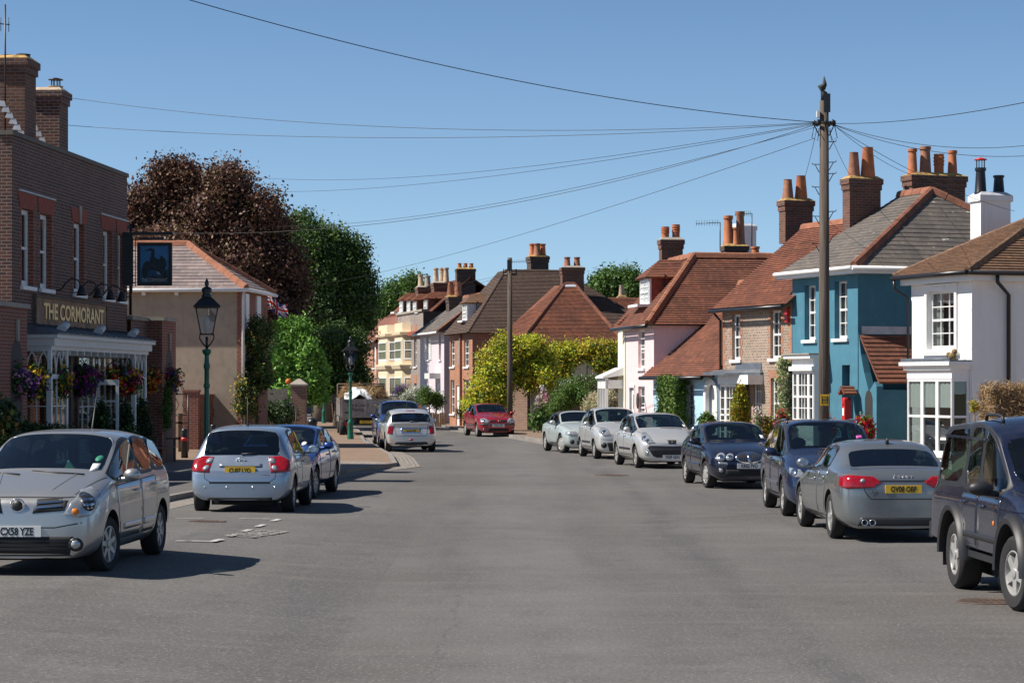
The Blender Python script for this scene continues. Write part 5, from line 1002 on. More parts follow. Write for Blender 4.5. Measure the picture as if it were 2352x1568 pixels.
mb = MB(); mb.box(-.02, .11, -.13, -.09, zc_ + .22, zc_ + .6); mb.build('plate', G['iron'], P1); mb = MB(); mb.box(-.16, -.1, -.1, .02, zc_ + .12, zc_ + .25); mb.build('junction_box', G['offwhite'], P1)
mb = MB(); mb.tube([(.17 * math.cos(a), .17 * math.sin(a), zc_) for a in np.linspace(0, 2 * math.pi, 15)], .03, 6); mb.box(-.24, .24, -.02, .02, zc_ - .02, zc_ + .03)
for s in (-1, 1): mb.tube([(s * .22, 0, zc_), (s * .1, 0, zc_ - .25)], .012, 5); mb.tube([(s * .2, -.03, zc_), (s * .26, -.05, zc_ - .3), (s * .14, -.06, zc_ - .36), (s * .11, -.05, zc_ - .1)], .008, 5)
for k in range(8): a = k * .8; mb.tube([(.16 * math.cos(a), .16 * math.sin(a), zc_ - .04), (.22 * math.cos(a), .22 * math.sin(a), zc_ + .06)], .028, 6)
mb.build('wire_ring', G['iron'], P1)
for i, (s, py) in enumerate(((1, 326), (1, 373), (-1, 378), (1, 399), (-1, 430), (1, 486), (-1, 497), (1, 540), (-1, 560))):
    z = at(0, py, 47.3).z - .08; mb = MB(); mb.tube([(s * .08, 0, z), (s * .24, 0, z + .005), (s * .245, 0, z + .04)], .009, 5); mb.tube([(s * .19, 0, z), (s * .1, 0, z - .16)], .009, 5); mb.build('step', G['iron'], P1)
def yellow_h():
    z = at(0, 918, 47.3).z - .08; mb = MB(); mb.box(-.1, .08, -.16, -.15, z - .115, z + .115); o = mb.build('hydrant_sign', G['yellow'], P1)
    mb = MB(); mb.box(-.075, -.055, -.1645, -.161, z - .085, z + .085); mb.box(.035, .055, -.1645, -.161, z - .085, z + .085); mb.box(-.055, .035, -.1645, -.161, z - .012, z + .012); mb.build('letter', G['black'], o)
    text_obj('100', .05, G['black'], o, Vector((-.01, -.162, z + .055)), basis((1, 0, 0), (0, 0, 1))); text_obj('F25', .05, G['black'], o, Vector((-.01, -.162, z - .055)), basis((1, 0, 0), (0, 0, 1)))
yellow_h()
P2, z2_ = pole(1171, 103.6, 592, .13, .1, 'farther telegraph pole behind the red hatchback'); mb = MB(); mb.box(-.12, .1, -.16, -.1, z2_ - .6, z2_ - .1); mb.build('junction_box', G['iron'], P2); mb = MB(); mb.tube([(-.28, 0, z2_ - .75), (.28, 0, z2_ - .75)], .05, 6); mb.tube([(-.3, 0, z2_ - .75), (-.28, 0, z2_ - .5)], .03, 6); mb.tube([(.3, 0, z2_ - .75), (.28, 0, z2_ - .5)], .03, 6); mb.build('wire_bracket', G['iron'], P2)
# wires
def wire(A, B, sag, label, r=.006):
    A, B = Vector(A), Vector(B); n = 28; pts = []
    for i in range(n + 1):
        t = i / n; p = A.lerp(B, t); p.z -= 4 * sag * t * (1 - t); pts.append(p)
    mb = MB(); mb.tube(pts, r, 5); o = mb.build('overhead_wire', G['wire'], None, tuple(A)); tag(o, label, 'wire', 'overhead wires fanning out from the telegraph poles'); return o
T = Vector((P1.location.x, P1.location.y, zc_ + .08)); Tl = T + Vector((-.2, 0, 0)); Tr = T + Vector((.2, 0, 0))
wire(Tl + Vector((0, 0, .03)), at(300, -40, 36), .35, 'highest wire rising from the tall pole to the top left corner', .008)
wire(Tl + Vector((0, 0, .02)), at(160, 225, 57), .42, 'wire from the tall pole to the right hand pub chimney, upper'); wire(Tl, at(156, 288, 57.5), .3, 'wire from the tall pole to the right hand pub chimney, lower')
wire(Tl, at(552, 405, 105), .55, 'wire from the tall pole to the top of the copper beech'); wire(Tl - Vector((0, 0, .02)), at(590, 440, 100), .4, 'wire from the tall pole to the right side of the copper beech')
wire(Tl - Vector((0, 0, .03)), at(300, 531, 60), .75, 'wire from the tall pole ending above the hanging pub sign'); wire(Tl - Vector((0, 0, .08)), at(640, 520, 90), .5, 'wire crossing the copper beech lower crown from the tall pole')
wire(Tl - Vector((0, 0, .3)), at(640, 668, 122), .45, 'lowest long wire from the tall pole dipping behind the far trees')
wire(Tr, at(2420, 222, 30), .1, 'wire rising from the tall pole to the right edge'); wire(Tr - Vector((0, 0, .02)), at(2400, 329, 45), .25, 'upper of the two near level wires to the right edge'); wire(Tr - Vector((0, 0, .03)), at(2400, 355, 45), .25, 'lower of the two near level wires to the right edge')
wire(Tr - Vector((0, 0, .03)), at(2095, 402, 64), .12, 'wire from the tall pole down to the four pot chimney'); wire(Tr - Vector((0, 0, .04)), at(2330, 485, 58), .2, 'wire from the tall pole passing the white chimney')
wire(Tl - Vector((-.05, 0, .1)), at(1836, 440, 71), .15, 'short wire from the tall pole to the mossy roof chimney'); wire(Tr - Vector((.1, 0, .15)), at(1962, 415, 66), .1, 'short wire from the tall pole to the grey sided chimney')
T2 = Vector((P2.location.x, P2.location.y, z2_ - .6)); wire(T2, at(640, 672, 118), .5, 'upper wire from the farther pole towards the dark trees'); wire(T2, at(600, 732, 100), .5, 'lower wire from the farther pole towards the fig tree')
# red post box under its small tiled hood on the teal house
x, z = FT.fy(1944, 940, -.3); o = thing('post_box', 'small red post box under a tiled hood by the teal house', 'post box', FT.w(x, -.3, 0), FT.a); zt = z + .42
mb = MB(); mb.box(-.08, .08, -.09, .09, z - .36, z + .24); mb.lathe([(.075, -.1), (.08, -.09), (.08, .08)], (0, 0, z + .24), 14, 0, 'y'); mb.build('box', G['red'], o); mb = MB(); mb.box(-.045, .045, -.1, -.091, z - .16, z + .04); mb.build('collection_plate', G['white'], o); mb = MB(); mb.box(-.06, .06, -.098, -.091, z + .12, z + .14); mb.build('slot', G['black'], o); mb = MB(); mb.box(-.09, .09, .092, .16, 0, zt); mb.build('post', G['teal'], o)
mb = MB(); tiled(mb, [(-.18, -.16, zt), (-.18, .22, zt), (0, .22, zt + .2), (0, -.16, zt + .2)], .1, .02); tiled(mb, [(.18, .22, zt), (.18, -.16, zt), (0, -.16, zt + .2), (0, .22, zt + .2)], .1, .02); mb.build('hood', G['tile_orange'], o)
# roof aerials on the right
def aerial(px, py0, py1, D, pxa, label):
    p = at(px, py1, D); o = thing('aerial', label, 'aerial', p); H = at(px, py0, D).z - p.z; mb = MB(); mb.tube([(0, 0, 0), (0, 0, H)], .02, 6); mb.build('mast', G['iron'], o); L = (pxa - px) * D / FPX; mb = MB(); mb.tube([(0, 0, H), (L, .3, H - .02)], .012, 5)
    for k in range(9): t = .1 + .88 * k / 8; mb.tube([(L * t, .3 * t, H - .1), (L * t, .3 * t, H + .1)], .006, 4)
    mb.build('rods', G['iron'], o)
aerial(1654, 511, 575, 79, 1600, 'thin television aerial pointing left above the pink house roof'); aerial(1727, 490, 570, 81, 1690, 'television aerial beside the clustered chimney pots'); aerial(1211, 600, 645, 124, 1172, 'television aerial beside the four pot chimney of the brick house')
# brick garden wall with gate beyond the hatchbacks
a, b = at(1180, 880, 107.5), at(1211, 880, 107); wl = thing('garden_wall', 'weathered brick garden wall left of the pale wooden gate', 'wall', (a.x - 1.5, a.y + .6, 0), math.atan2(b.y - a.y - .6, b.x - a.x + 1.5)); L = Vector((b.x - a.x + 1.5, b.y - a.y - .6)).length; mb = MB(); mb.box(0, L, 0, .3, -.1, 2.25); mb.build('brickwork', G['garden_brick'], wl); mb = MB(); mb.box(-.02, L + .02, -.03, .33, 2.252, 2.32); mb.build('coping', G['wall_brick'], wl)
a = at(1211, 880, 107); wr = thing('garden_wall', 'brick garden wall with stepped top right of the pale wooden gate', 'wall', (at(1241, 880, 107).x, 107, 0), R(4)); mb = MB(); mb.prism([(0, -.1), (7, -.1), (7, 2.55), (4, 2.55), (2.6, 2.6), (1.9, 2.55), (1.5, 2.3), (1.1, 2.15), (0, 2.15)], 0, .3); mb.build('brickwork', G['wall_brick'], wr)
gt = thing('garden_gate', 'pale mauve wooden garden gate in the brick wall', 'gate', (at(1212, 880, 107).x, 107.05, 0)); W = at(1240, 880, 107).x - at(1212, 880, 107).x; mb = MB(); [mb.box(.15 + i * (W - .16) / 4 + .002, .15 + (i + 1) * (W - .16) / 4 - .004, .05, .09, .05, 2.1) for i in range(4)]; mb.build('leaf', plain('gate_mauve', (.4, .33, .36), .7), gt); mb = MB(); mb.box(0, .13, 0, .15, 0, 2.15); mb.build('post', G['wood'], gt)
# ------------------------------------------------------------------ vehicles
G['tyre'] = plain('tyre', (.018, .017, .017), .85, var=.25, nscale=8); G['alloy'] = plain('alloy', (.5, .49, .47), .4, .5, var=.15); G['under'] = plain('underbody', (.012, .012, .012), .8)
G['trim'] = plain('trim_black', (.018, .018, .02), .5); G['chrome'] = plain('chrome', (.75, .76, .78), .12, 1.0, var=.03); G['seatm'] = plain('seat_cloth', (.035, .035, .04), .9)
G['lens'] = plain('lens_clear', (.42, .44, .46), .1, .5, var=.3, nscale=9); G['lens_red'] = plain('lens_red', (.3, .005, .01), .12, var=.35, nscale=18, Coat_Weight=1.0); G['amber'] = plain('amber', (.7, .2, .02), .25)
G['grey_plastic'] = plain('grey_plastic', (.06, .06, .065), .6)
def lerp(a, b, t): return a + (b - a) * t
def car_stations(P):
    L, W, H, wb, fo = P['L'], P['W'], P['H'], P['wb'], P['fo']; h = W / 2; xF = wb / 2 + fo; xR = xF - L
    hz0, hz1, bf, br = P['hz0'], P['hz1'], P['bf'], P['br']; cow, hdr, bp, cp, rt, rb = P['cowl'], P['hdr'], P['bp'], P['cp'], P['rt'], P['rb']; tz = P['tz']; tw = P.get('tw', .76); gw = P.get('gw', .93); zb = P.get('zb', .2); nose = P.get('nose', .12)
    S = []   # (xl, xb, xu, w, wg, wt, zb, zm, zs, z5, z6, zt)
    S.append((xF, xF - .02, xF - .03, h * P.get('fw', .7), h * P.get('fw', .7) * .95, h * P.get('fw', .7) * .72, zb, .42, .54, hz0 - .15, hz0 - .12, hz0 - .11))
    S.append((xF - nose, xF - nose, xF - nose, h * .93, h * .87, h * .7, zb, .45, hz0 - .16, hz0 - .05, hz0 - .01, hz0 + .01))
    x2 = xF - .5; q = (xF - x2) / (xF - cow); S.append((x2, x2, x2, h * .99, h * .92, h * .74, zb, .5, lerp(hz0, hz1, .35) - .16, lerp(hz0, hz1, .42) - .05, lerp(hz0, hz1, .42), lerp(hz0, hz1, .42) + .035))
    x2b = lerp(x2, cow, .55); S.append((x2b, x2b, x2b, h, h * .93, h * .76, zb, .52, lerp(hz0, hz1, .7) - .15, lerp(hz0, hz1, .78) - .04, lerp(hz0, hz1, .78), lerp(hz0, hz1, .78) + .04))
    S.append((cow - .02, cow - .05, cow, h, h * gw, h * .83, zb, .52, bf - .14, bf, hz1, hz1 + .04))
    Hf = P.get('Hf', H); S.append((hdr + .28, hdr + .12, hdr, h, h * gw, h * tw, zb, .52, lerp(bf, br, .25) - .13, lerp(bf, br, .25), Hf - .1, Hf - .02))
    S.append((bp, bp, bp, h, h * gw, h * (tw + .015), zb, .52, lerp(bf, br, .5) - .13, lerp(bf, br, .5), H - .075, H))
    S.append((cp, cp, cp, h, h * gw, h * tw, zb, .52, br - .13, br, H - .09, H - .01))
    S.append((lerp(xR, rt, .6) if P.get('kind') != 'saloon' else rt + .05, rt - .05, rt, h * .99, h * gw * .985, h * (tw - .03), zb, .52, br - .13, br, P.get('rz', H - .1) - .06, P.get('rz', H - .1)))
    if P.get('kind') == 'saloon':
        S.append((rb + .05, rb + .03, rb, h * .99, h * .93, h * .78, zb, .52, tz - .12, tz - .03, tz, tz + .03)); xe = xR + .16
        S.append((xe, xe, xe, h * .95, h * .9, h * .74, zb, .5, tz - .16, tz - .04, tz + .015, tz + .035))
    else:
        S.append((xR + .2, rb + .03, rb, h * .97, h * .92, h * (tw + .03), zb, .52, tz - .13, tz - .02, tz, tz + .01))
        S.append((xR + .1, xR + .14, xR + .12, h * .94, h * .89, h * .74, zb, .5, tz - .24, tz - .16, tz - .13, tz - .12))
    zt = tz - .2 if P.get('kind') != 'saloon' else tz - .1
    S.append((xR, xR + .03, xR + .04, h * P.get('ew', .78), h * P.get('ew', .78) * .975, h * P.get('ew', .78) * .77, zb, .45, zt - .16, zt - .09, zt - .04, zt - .03))
    return S, xF, xR
def ring_of(s, bulge=0.0):
    xl, xb, xu, w, wg, wt, zb, zm, zs, z5, z6, zt = s
    return [(xl, 0, zb), (xl, w * .78, zb), (xl, w * .955, zb + .08), (xl, w, zm), (xl, w * .985, zs), (xb, wg, z5), (xu, wt, z6), (xu + bulge * .6, wt * .6, zt - .006), (xu + bulge, 0, zt)]
def projector(bvh):
    def cast(o, d):
        r = bvh.ray_cast(o, d); return r
    return cast
class Car:
    def __init__(s, P, label, cat, D0, X0, heading, paint, z=0.0, group='cars parked along the street'):
        s.P = P; s.S, s.xF, s.xR = car_stations(P); s.root = thing(P.get('name', 'parked_car'), label, cat, (X0, D0, z), heading, group); s.paint = paint
        s.body()
    def body(s):
        P = s.P; n = len(s.S); bm = bmesh.new(); cr = bm.edges.layers.float.new('crease_edge'); vc = bm.verts.layers.float.new('crease_vert'); rows = []; K = 9
        for i, st in enumerate(s.S):
            r = ring_of(st, .09 if i == 4 else (.05 if i == 5 else (-.04 if i in (8, 9) else (.03 if i == 1 else 0))))
            left = [bm.verts.new(p) for p in r]; right = [bm.verts.new((x, -y, z)) for x, y, z in r[1:-1]]
            rows.append(left + right[::-1])            # ring of 16: 0 bottom .. 8 top .. back down the right side
        N = len(rows[0]); fm = {}
        for i in range(n - 1):
            for j in range(N):
                k = (j + 1) % N; f = bm.faces.new((rows[i][j], rows[i + 1][j], rows[i + 1][k], rows[i][k])); fm[(i, j)] = f; f.smooth = True
                if j in (0, N - 1): f.material_index = 5
        for i in (0, n - 1):
            r = rows[i]
            for j in range(0, 8):
                a, b, c, d = r[j], r[j + 1], r[(N - j - 1) % N], r[(N - j) % N]
                vs = []
                for v in (a, b, c, d):
                    if v not in vs: vs.append(v)
                if len(vs) >= 3: f = bm.faces.new(vs if i else vs[::-1]); f.smooth = True
        bm.normal_update()
        def crease(v0, v1, c):
            e = bm.edges.get((v0, v1))
            if e: e[cr] = c
        for i in range(3, n - 2):
            for j in (5, N - 5): crease(rows[i][j], rows[i + 1][j], .45)
        for j in range(5, 12): crease(rows[4][j], rows[4][j + 1], .5)
        for j in range(1, 2): [crease(rows[i][q], rows[i + 1][q], .6) for i in range(n - 1) for q in (1, N - 1)]
        for i in range(1, 5): [crease(rows[i][q], rows[i + 1][q], P.get('hcr', .25)) for q in (6, N - 6)]
        if P.get('boxy'):
            for i in range(4, n - 1):
                for q in (3, 4, N - 4, N - 3): crease(rows[i][q], rows[i + 1][q], .35)
                for q in (6, N - 6): crease(rows[i][q], rows[i + 1][q], .85)
            for i in (5, 8, 9, n - 2):
                for q in range(2, 14): crease(rows[i][q], rows[i][q + 1], .8)
        kind = P.get('kind', 'hatch'); iT = 8; iB = 9
        def inset(keys, th, mi, border=None):
            fs = [fm[k] for k in keys]
            r = bmesh.ops.inset_region(bm, faces=fs, thickness=th, use_even_offset=True, use_boundary=True)
            if border is not None:
                for f in r['faces']: f.material_index = border
            for f in fs: f.material_index = mi
            es = set()
            for f in fs:
                for e in f.edges:
                    if sum(1 for q in e.link_faces if q in fs) == 1: es.add(e)
            for e in es: e[cr] = .9
            vs = {}
            for e in es:
                for q in e.verts: vs.setdefault(q, []).append(e)
            for q, ee in vs.items():
                if len(ee) == 2:
                    a_, b_ = [(e.other_vert(q).co - q.co).normalized() for e in ee]
                    if a_.dot(b_) > -.86: q[vc] = P.get('vcr', .72)
            for f in r['faces']: f.smooth = True
        inset([(4, j) for j in (6, 7, 8, 9)], P.get('ap', .045), 1)
        if P.get('rwin', True): inset([(iT, j) for j in (6, 7, 8, 9)], P.get('rp', .05), 3)
        for j in (5, N - 6):
            for grp in P.get('side', ((4, 5), (6,))): inset([(i, j) for i in grp], P.get('sp', .03), 2, 4)
        if P.get('soft'):      # fabric hood
            for i in range(5, 8):
                for j in (5, 6, 7, 8, 9, 10):
                    f = fm.get((i, j))
                    if f and f.is_valid and f.material_index == 0: f.material_index = 6
        if P.get('cpil'):
            for q in (5, N - 6): fm[(7, q)].material_index = 4
        bmesh.ops.recalc_face_normals(bm, faces=bm.faces[:])
        me = bpy.data.meshes.new('cage'); bm.to_mesh(me); bm.free()
        mats = [s.paint, G['car_glass'], G['car_glass'], G['car_glass'], G['trim'], G['under'], G.get('soft_top', G['trim'])]
        for m in mats: me.materials.append(m)
        o = bpy.data.objects.new('cage', me); COL.objects.link(o); sub = o.modifiers.new('s', 'SUBSURF'); sub.levels = 3 if P.get('hi') else 2; sub.render_levels = sub.levels
        cut = MB(); r = P['r']; ar = r + P.get('gap', .055)
        for x in (P['wb'] / 2, -P['wb'] / 2):
            for sy in (-1, 1):
                ring = lambda y: [(x + ar * math.cos(t), y, r + .015 + ar * math.sin(t)) for t in np.linspace(0, 2 * math.pi, 29)[:-1]]
                a, b = sorted((sy * (P['W'] / 2 - .34), sy * (P['W'] / 2 + .3))); cut.rings([ring(b), ring(a)], 5, True, False)
        co = cut.build('cutter', mats); bo = o.modifiers.new('b', 'BOOLEAN'); bo.object = co; bo.operation = 'DIFFERENCE'; bo.solver = 'EXACT'
        dg = bpy.context.evaluated_depsgraph_get(); dg.update(); ev = bpy.data.meshes.new_from_object(o.evaluated_get(dg), depsgraph=dg)
        bpy.data.objects.remove(o); bpy.data.objects.remove(co)
        s.bvh = BVHTree.FromPolygons([v.co.copy() for v in ev.vertices], [tuple(p.vertices) for p in ev.polygons])
        # split the shell by material into body and panes
        V = [v.co.copy() for v in ev.vertices]; groups = {'body': [], 'windscreen': [], 'side': [], 'rear_window': []}
        nrm = [c.vector.copy() for c in ev.corner_normals]
        for p in ev.polygons:
            k = {1: 'windscreen', 2: 'side', 3: 'rear_window'}.get(p.material_index, 'body'); groups[k].append((tuple(p.vertices), p.material_index, p.use_smooth and p.material_index != 5, tuple(p.loop_indices)))
        def emit(nm, fs, ms, remap):
            ids = sorted({i for f in fs for i in f[0]}); ix = {v: i for i, v in enumerate(ids)}
            m = bpy.data.meshes.new(nm); m.from_pydata([V[i] for i in ids], [], [tuple(ix[i] for i in f[0]) for f in fs]); [m.materials.append(q) for q in ms]
            m.polygons.foreach_set('material_index', [remap.get(f[1], 0) for f in fs]); m.polygons.foreach_set('use_smooth', [True] * len(fs))
            m.normals_split_custom_set([nrm[l] for f in fs for l in f[3]])
            ob = bpy.data.objects.new(nm, m); COL.objects.link(ob); ob.parent = s.root; return ob
        s.bodyo = emit('body', groups['body'], [s.paint, G['trim'], G['under'], mats[6]], {0: 0, 4: 1, 5: 2, 6: 3})
        gl = P.get('glass', 'car_glass')
        if groups['windscreen']: emit('windscreen', groups['windscreen'], [G[P.get('wglass', gl)]], {})
        if groups['rear_window']: emit('rear_window', groups['rear_window'], [G[P.get('rglass', gl)]], {})
        # connected panes
        par = {}
        def find(a):
            while par[a] != a: par[a] = par[par[a]]; a = par[a]
            return a
        for f in groups['side']:
            for v in f[0]: par.setdefault(v, v)
            for v in f[0][1:]: par[find(v)] = find(f[0][0])
        comp = {}
        for f in groups['side']: comp.setdefault(find(f[0][0]), []).append(f)
        for fs in comp.values(): emit('side_window', fs, [G[P.get('sglass', gl)]], {})
        bpy.data.meshes.remove(ev)
        s.wheels(); s.interior()
        W = P['W']; s.underbox = MB(); s.underbox.box(s.xR + .35, s.xF - .35, -W * .3, W * .3, .16, .26); s.underbox.build('floor_pan', G['under'], s.root)
    def wheels(s):
        P = s.P; r, tw = P['r'], P.get('tyrew', .2); rr = P.get('rim', r * .66)
        t = MB(); t.lathe([(rr * .98, -tw / 2 + .012), (rr + .02, -tw / 2), (r * .9, -tw / 2 - .004), (r * .975, -tw / 2 + .02), (r, -tw / 2 + .045), (r, tw / 2 - .045), (r * .975, tw / 2 - .02), (r * .9, tw / 2 + .004), (rr + .02, tw / 2), (rr * .98, tw / 2 - .012)], (0, 0, 0), 32, 0, 'y', 1.0, False)
        R_ = MB(); yo = tw / 2 - .012
        R_.lathe([(rr, yo), (rr * .93, yo + .004), (rr * .9, yo - .02), (rr * .88, yo - .09)], (0, 0, 0), 28, 0, 'y', 1.0, False); R_.lathe([(rr * .9, yo - .088), (.01, yo - .088)], (0, 0, 0), 20, 1, 'y')
        ns = P.get('spokes', 5)
        if P.get('wstyle') == 'cover':
            R_.lathe([(rr * .92, yo - .012), (rr * .6, yo + .012), (rr * .2, yo + .02), (.005, yo + .02)], (0, 0, 0), 28, 0, 'y')
            for k in range(ns): a = 2 * math.pi * k / ns; c, sn = math.cos(a), math.sin(a); R_.sphere((rr * .72 * c, yo + .006, rr * .72 * sn), (rr * .1, .008, rr * .1), 8, 1)
        else:
            for k in range(ns):
                a = 2 * math.pi * k / ns + .3; c, sn = math.cos(a), math.sin(a); w0, w1 = rr * P.get('sw', .2), rr * P.get('sw', .2) * .75
                pt = lambda rad, off, y: (rad * c - off * sn, y, rad * sn + off * c)
                R_.rings([[pt(rr * .12, -w0, yo - .01), pt(rr * .12, w0, yo - .01), pt(rr * .12, w0 * .8, yo - .07), pt(rr * .12, -w0 * .8, yo - .07)], [pt(rr * .95, -w1, yo - .004), pt(rr * .95, w1, yo - .004), pt(rr * .95, w1 * .8, yo - .07), pt(rr * .95, -w1 * .8, yo - .07)]], 0, True, False)
            R_.lathe([(rr * .24, yo - .03), (rr * .22, yo + .004), (rr * .12, yo + .01), (.005, yo + .008)], (0, 0, 0), 18, 0, 'y')
        first = None
        for x in (P['wb'] / 2, -P['wb'] / 2):
            for sy in (1, -1):
                if first is None: w = t.build('wheel', G['tyre'], s.root, angle=40); ri = R_.build('rim', [G['alloy'], G['under']], w, angle=35); first = (w, ri)
                else: w = first[0].copy(); COL.objects.link(w); w.parent = s.root; ri = first[1].copy(); COL.objects.link(ri); ri.parent = w
                w.location = (x, sy * (P['W'] / 2 - tw / 2 - P.get('tuck', .03)), r); st = P.get('steer', 0) if x > 0 else 0; w.rotation_euler = (0, rnd.uniform(0, 6), (0 if sy > 0 else math.pi) + st)
    def interior(s):
        P = s.P; h = P['W'] / 2
        if not P.get('inside', True): return
        xs = P['cowl'] - .95
        def seat(x, y, w):
            m = MB(); m.rings([[(x - .25, y - w, .35), (x + .25, y - w, .35), (x + .25, y + w, .35), (x - .25, y + w, .35)], [(x - .25, y - w, .55), (x + .27, y - w, .55), (x + .27, y + w, .55), (x - .25, y + w, .55)]], smooth=False)
            m.rings([[(x - .3, y - w, .5), (x - .14, y - w, .5), (x - .14, y + w, .5), (x - .3, y + w, .5)], [(x - .42, y - w * .95, .95), (x - .28, y - w * .95, .95), (x - .28, y + w * .95, .95), (x - .42, y + w * .95, .95)], [(x - .45, y - w * .7, 1.1), (x - .35, y - w * .7, 1.1), (x - .35, y + w * .7, 1.1), (x - .45, y + w * .7, 1.1)]])
            m.sphere((x - .42, y, 1.2), (.05, w * .6, .1), 10); return m.build('seat', G['seatm'], s.root)
        seat(xs, h * .42, .24); seat(xs, -h * .42, .24)
        m = MB(); x = P['cp'] + .1; m.box(x - .1, x + .3, -h * .7, h * .7, .35, .58); m.box(x - .3, x - .12, -h * .7, h * .7, .5, min(P['br'] - .05, .95)); m.sphere((x - .22, h * .4, min(P['br'] + .03, 1.0)), (.05, .13, .09), 8); m.sphere((x - .22, -h * .4, min(P['br'] + .03, 1.0)), (.05, .13, .09), 8); m.build('rear_seat', G['seatm'], s.root)
        m = MB(); x = P['cowl'] - .12; m.rings([[(x + .05, -h * .8, .6), (x - .38, -h * .8, .6), (x - .38, -h * .8, P['hz1'] - .16), (x + .05, -h * .8, P['hz1'] - .08)], [(x + .05, h * .8, .6), (x - .38, h * .8, .6), (x - .38, h * .8, P['hz1'] - .16), (x + .05, h * .8, P['hz1'] - .08)]], smooth=False); m.build('dashboard', G['seatm'], s.root)
        m = MB(); c = Vector((xs + .55, -h * .42, P['hz1'] - .12)); m.tube([c + Vector((-.08 * math.sin(a), .18 * math.cos(a), .17 * math.sin(a))) for a in np.linspace(0, 2 * math.pi, 17)], .016, 6); m.build('steering_wheel', G['trim'], s.root)
        m = MB(); m.box(P['hdr'] + .1, P['hdr'] + .14, -.12, .12, P['H'] - .2, P['H'] - .13); m.build('rear_view_mirror', G['trim'], s.root)
    # --- surface-hugging details: shapes given in a view, wrapped on to the body
    def view(s, v):
        if v == 'L': return Vector((0, -1, 0)), Vector((1, 0, 0)), Vector((0, 0, 1))
        if v == 'R': return Vector((0, 1, 0)), Vector((1, 0, 0)), Vector((0, 0, 1))
        if v == 'F': return Vector((-1, 0, 0)), Vector((0, 1, 0)), Vector((0, 0, 1))
        if v == 'B': return Vector((1, 0, 0)), Vector((0, 1, 0)), Vector((0, 0, 1))
        if v == 'T': return Vector((0, 0, -1)), Vector((1, 0, 0)), Vector((0, 1, 0))
        a = R(v[1]); f = v[0]   # ('F', degrees) diagonal view over a front or rear corner
        d = Vector((-math.cos(a), -math.sin(a), 0)) if f == 'F' else Vector((math.cos(a), -math.sin(a), 0))
        return d, Vector((-d.y, d.x, 0)) * (-1 if f == 'F' else 1), Vector((0, 0, 1))
    def hit(s, v, p, q, off=.0):
        d, r, u = s.view(v); o = r * p + u * q - d * 6
        h = s.bvh.ray_cast(o, d)
        if h[0] is None or (h[0] - o).length > 7.5: 
            nn = s.bvh.find_nearest(r * p + u * q - d * 2); return nn[0] + nn[1] * 0 - d * off
        return h[0] - d * off
    def xyz(s, v, pts):
        d, r, u = s.view(v); return [(Vector(p).dot(r), Vector(p).dot(u)) for p in pts]
    def decal(s, v, pts, off, mat, name, parent=None, thick=0.0, g=.045, label=None):
        xs = [p[0] for p in pts]; zs = [p[1] for p in pts]; mb = MB(); key = {}
        def clip(poly, ax, a, ge):
            out = []
            for i in range(len(poly)):
                p, q = poly[i], poly[(i + 1) % len(poly)]; ip = p[ax] >= a if ge else p[ax] <= a; iq = q[ax] >= a if ge else q[ax] <= a
                if ip: out.append(p)
                if ip != iq: t = (a - p[ax]) / (q[ax] - p[ax]); out.append(tuple(p[k] + (q[k] - p[k]) * t for k in (0, 1)))
            return out
        nx, nz = max(1, math.ceil((max(xs) - min(xs)) / g)), max(1, math.ceil((max(zs) - min(zs)) / g)); sx, sz = (max(xs) - min(xs)) / nx, (max(zs) - min(zs)) / nz
        fl = v in ('R', 'F') ; d = s.view(v)[0]
        for i in range(nx):
            c1 = clip(clip(pts, 0, min(xs) + i * sx, True), 0, min(xs) + (i + 1) * sx, False)
            if len(c1) < 3: continue
            for j in range(nz):
                c = clip(clip(c1, 1, min(zs) + j * sz, True), 1, min(zs) + (j + 1) * sz, False)
                if len(c) < 3: continue
                f = []
                for p in c:
                    k = (round(p[0], 4), round(p[1], 4))
                    if k not in key: key[k] = len(mb.v); mb.v.append(tuple(s.hit(v, p[0], p[1], off)))
                    if not f or f[-1] != key[k]: f.append(key[k])
                if f[0] == f[-1]: f = f[:-1]
                if len(f) < 3: continue
                a, b, cc = (Vector(mb.v[f[0]]), Vector(mb.v[f[1]]), Vector(mb.v[f[2]]))
                if (b - a).cross(cc - a).dot(d) > 0: f = f[::-1]
                mb.f.append(tuple(f)); mb.mi.append(0); mb.uv.append(None); mb.sm.append(True)
        # turned edge back to the body
        cnt = {}
        for f in mb.f:
            for i in range(len(f)): e = (f[i], f[(i + 1) % len(f)]); cnt[e] = 1
        bd = [e for e in cnt if (e[1], e[0]) not in cnt]; back = {}
        for a, b in bd:
            for q in (a, b):
                if q not in back: back[q] = len(mb.v); mb.v.append(tuple(Vector(mb.v[q]) + d * (off + .004)))
            mb.f.append((b, a, back[a], back[b])); mb.mi.append(0); mb.uv.append(None); mb.sm.append(False)
        if not mb.f: return None
        o = mb.build(name, mat, parent or s.root)
        if label: o['label'] = label
        return o
    def line(s, v, pts, w, mat, name='panel_gap', off=.0015, parent=None):
        mb = MB(); d, r, u = s.view(v); P = []
        for i in range(len(pts) - 1):
            k = max(1, int(math.hypot(pts[i + 1][0] - pts[i][0], pts[i + 1][1] - pts[i][1]) / .05))
            for j in range(k): t = j / k; P.append((lerp(pts[i][0], pts[i + 1][0], t), lerp(pts[i][1], pts[i + 1][1], t)))
        P.append(pts[-1]); A, B = [], []
        for i, p in enumerate(P):
            a, b = P[max(i - 1, 0)], P[min(i + 1, len(P) - 1)]; n = Vector((-(b[1] - a[1]), b[0] - a[0])); n = n.normalized() * w / 2 if n.length else Vector((0, 0))
            A.append(s.hit(v, p[0] + n.x, p[1] + n.y, off)); B.append(s.hit(v, p[0] - n.x, p[1] - n.y, off))
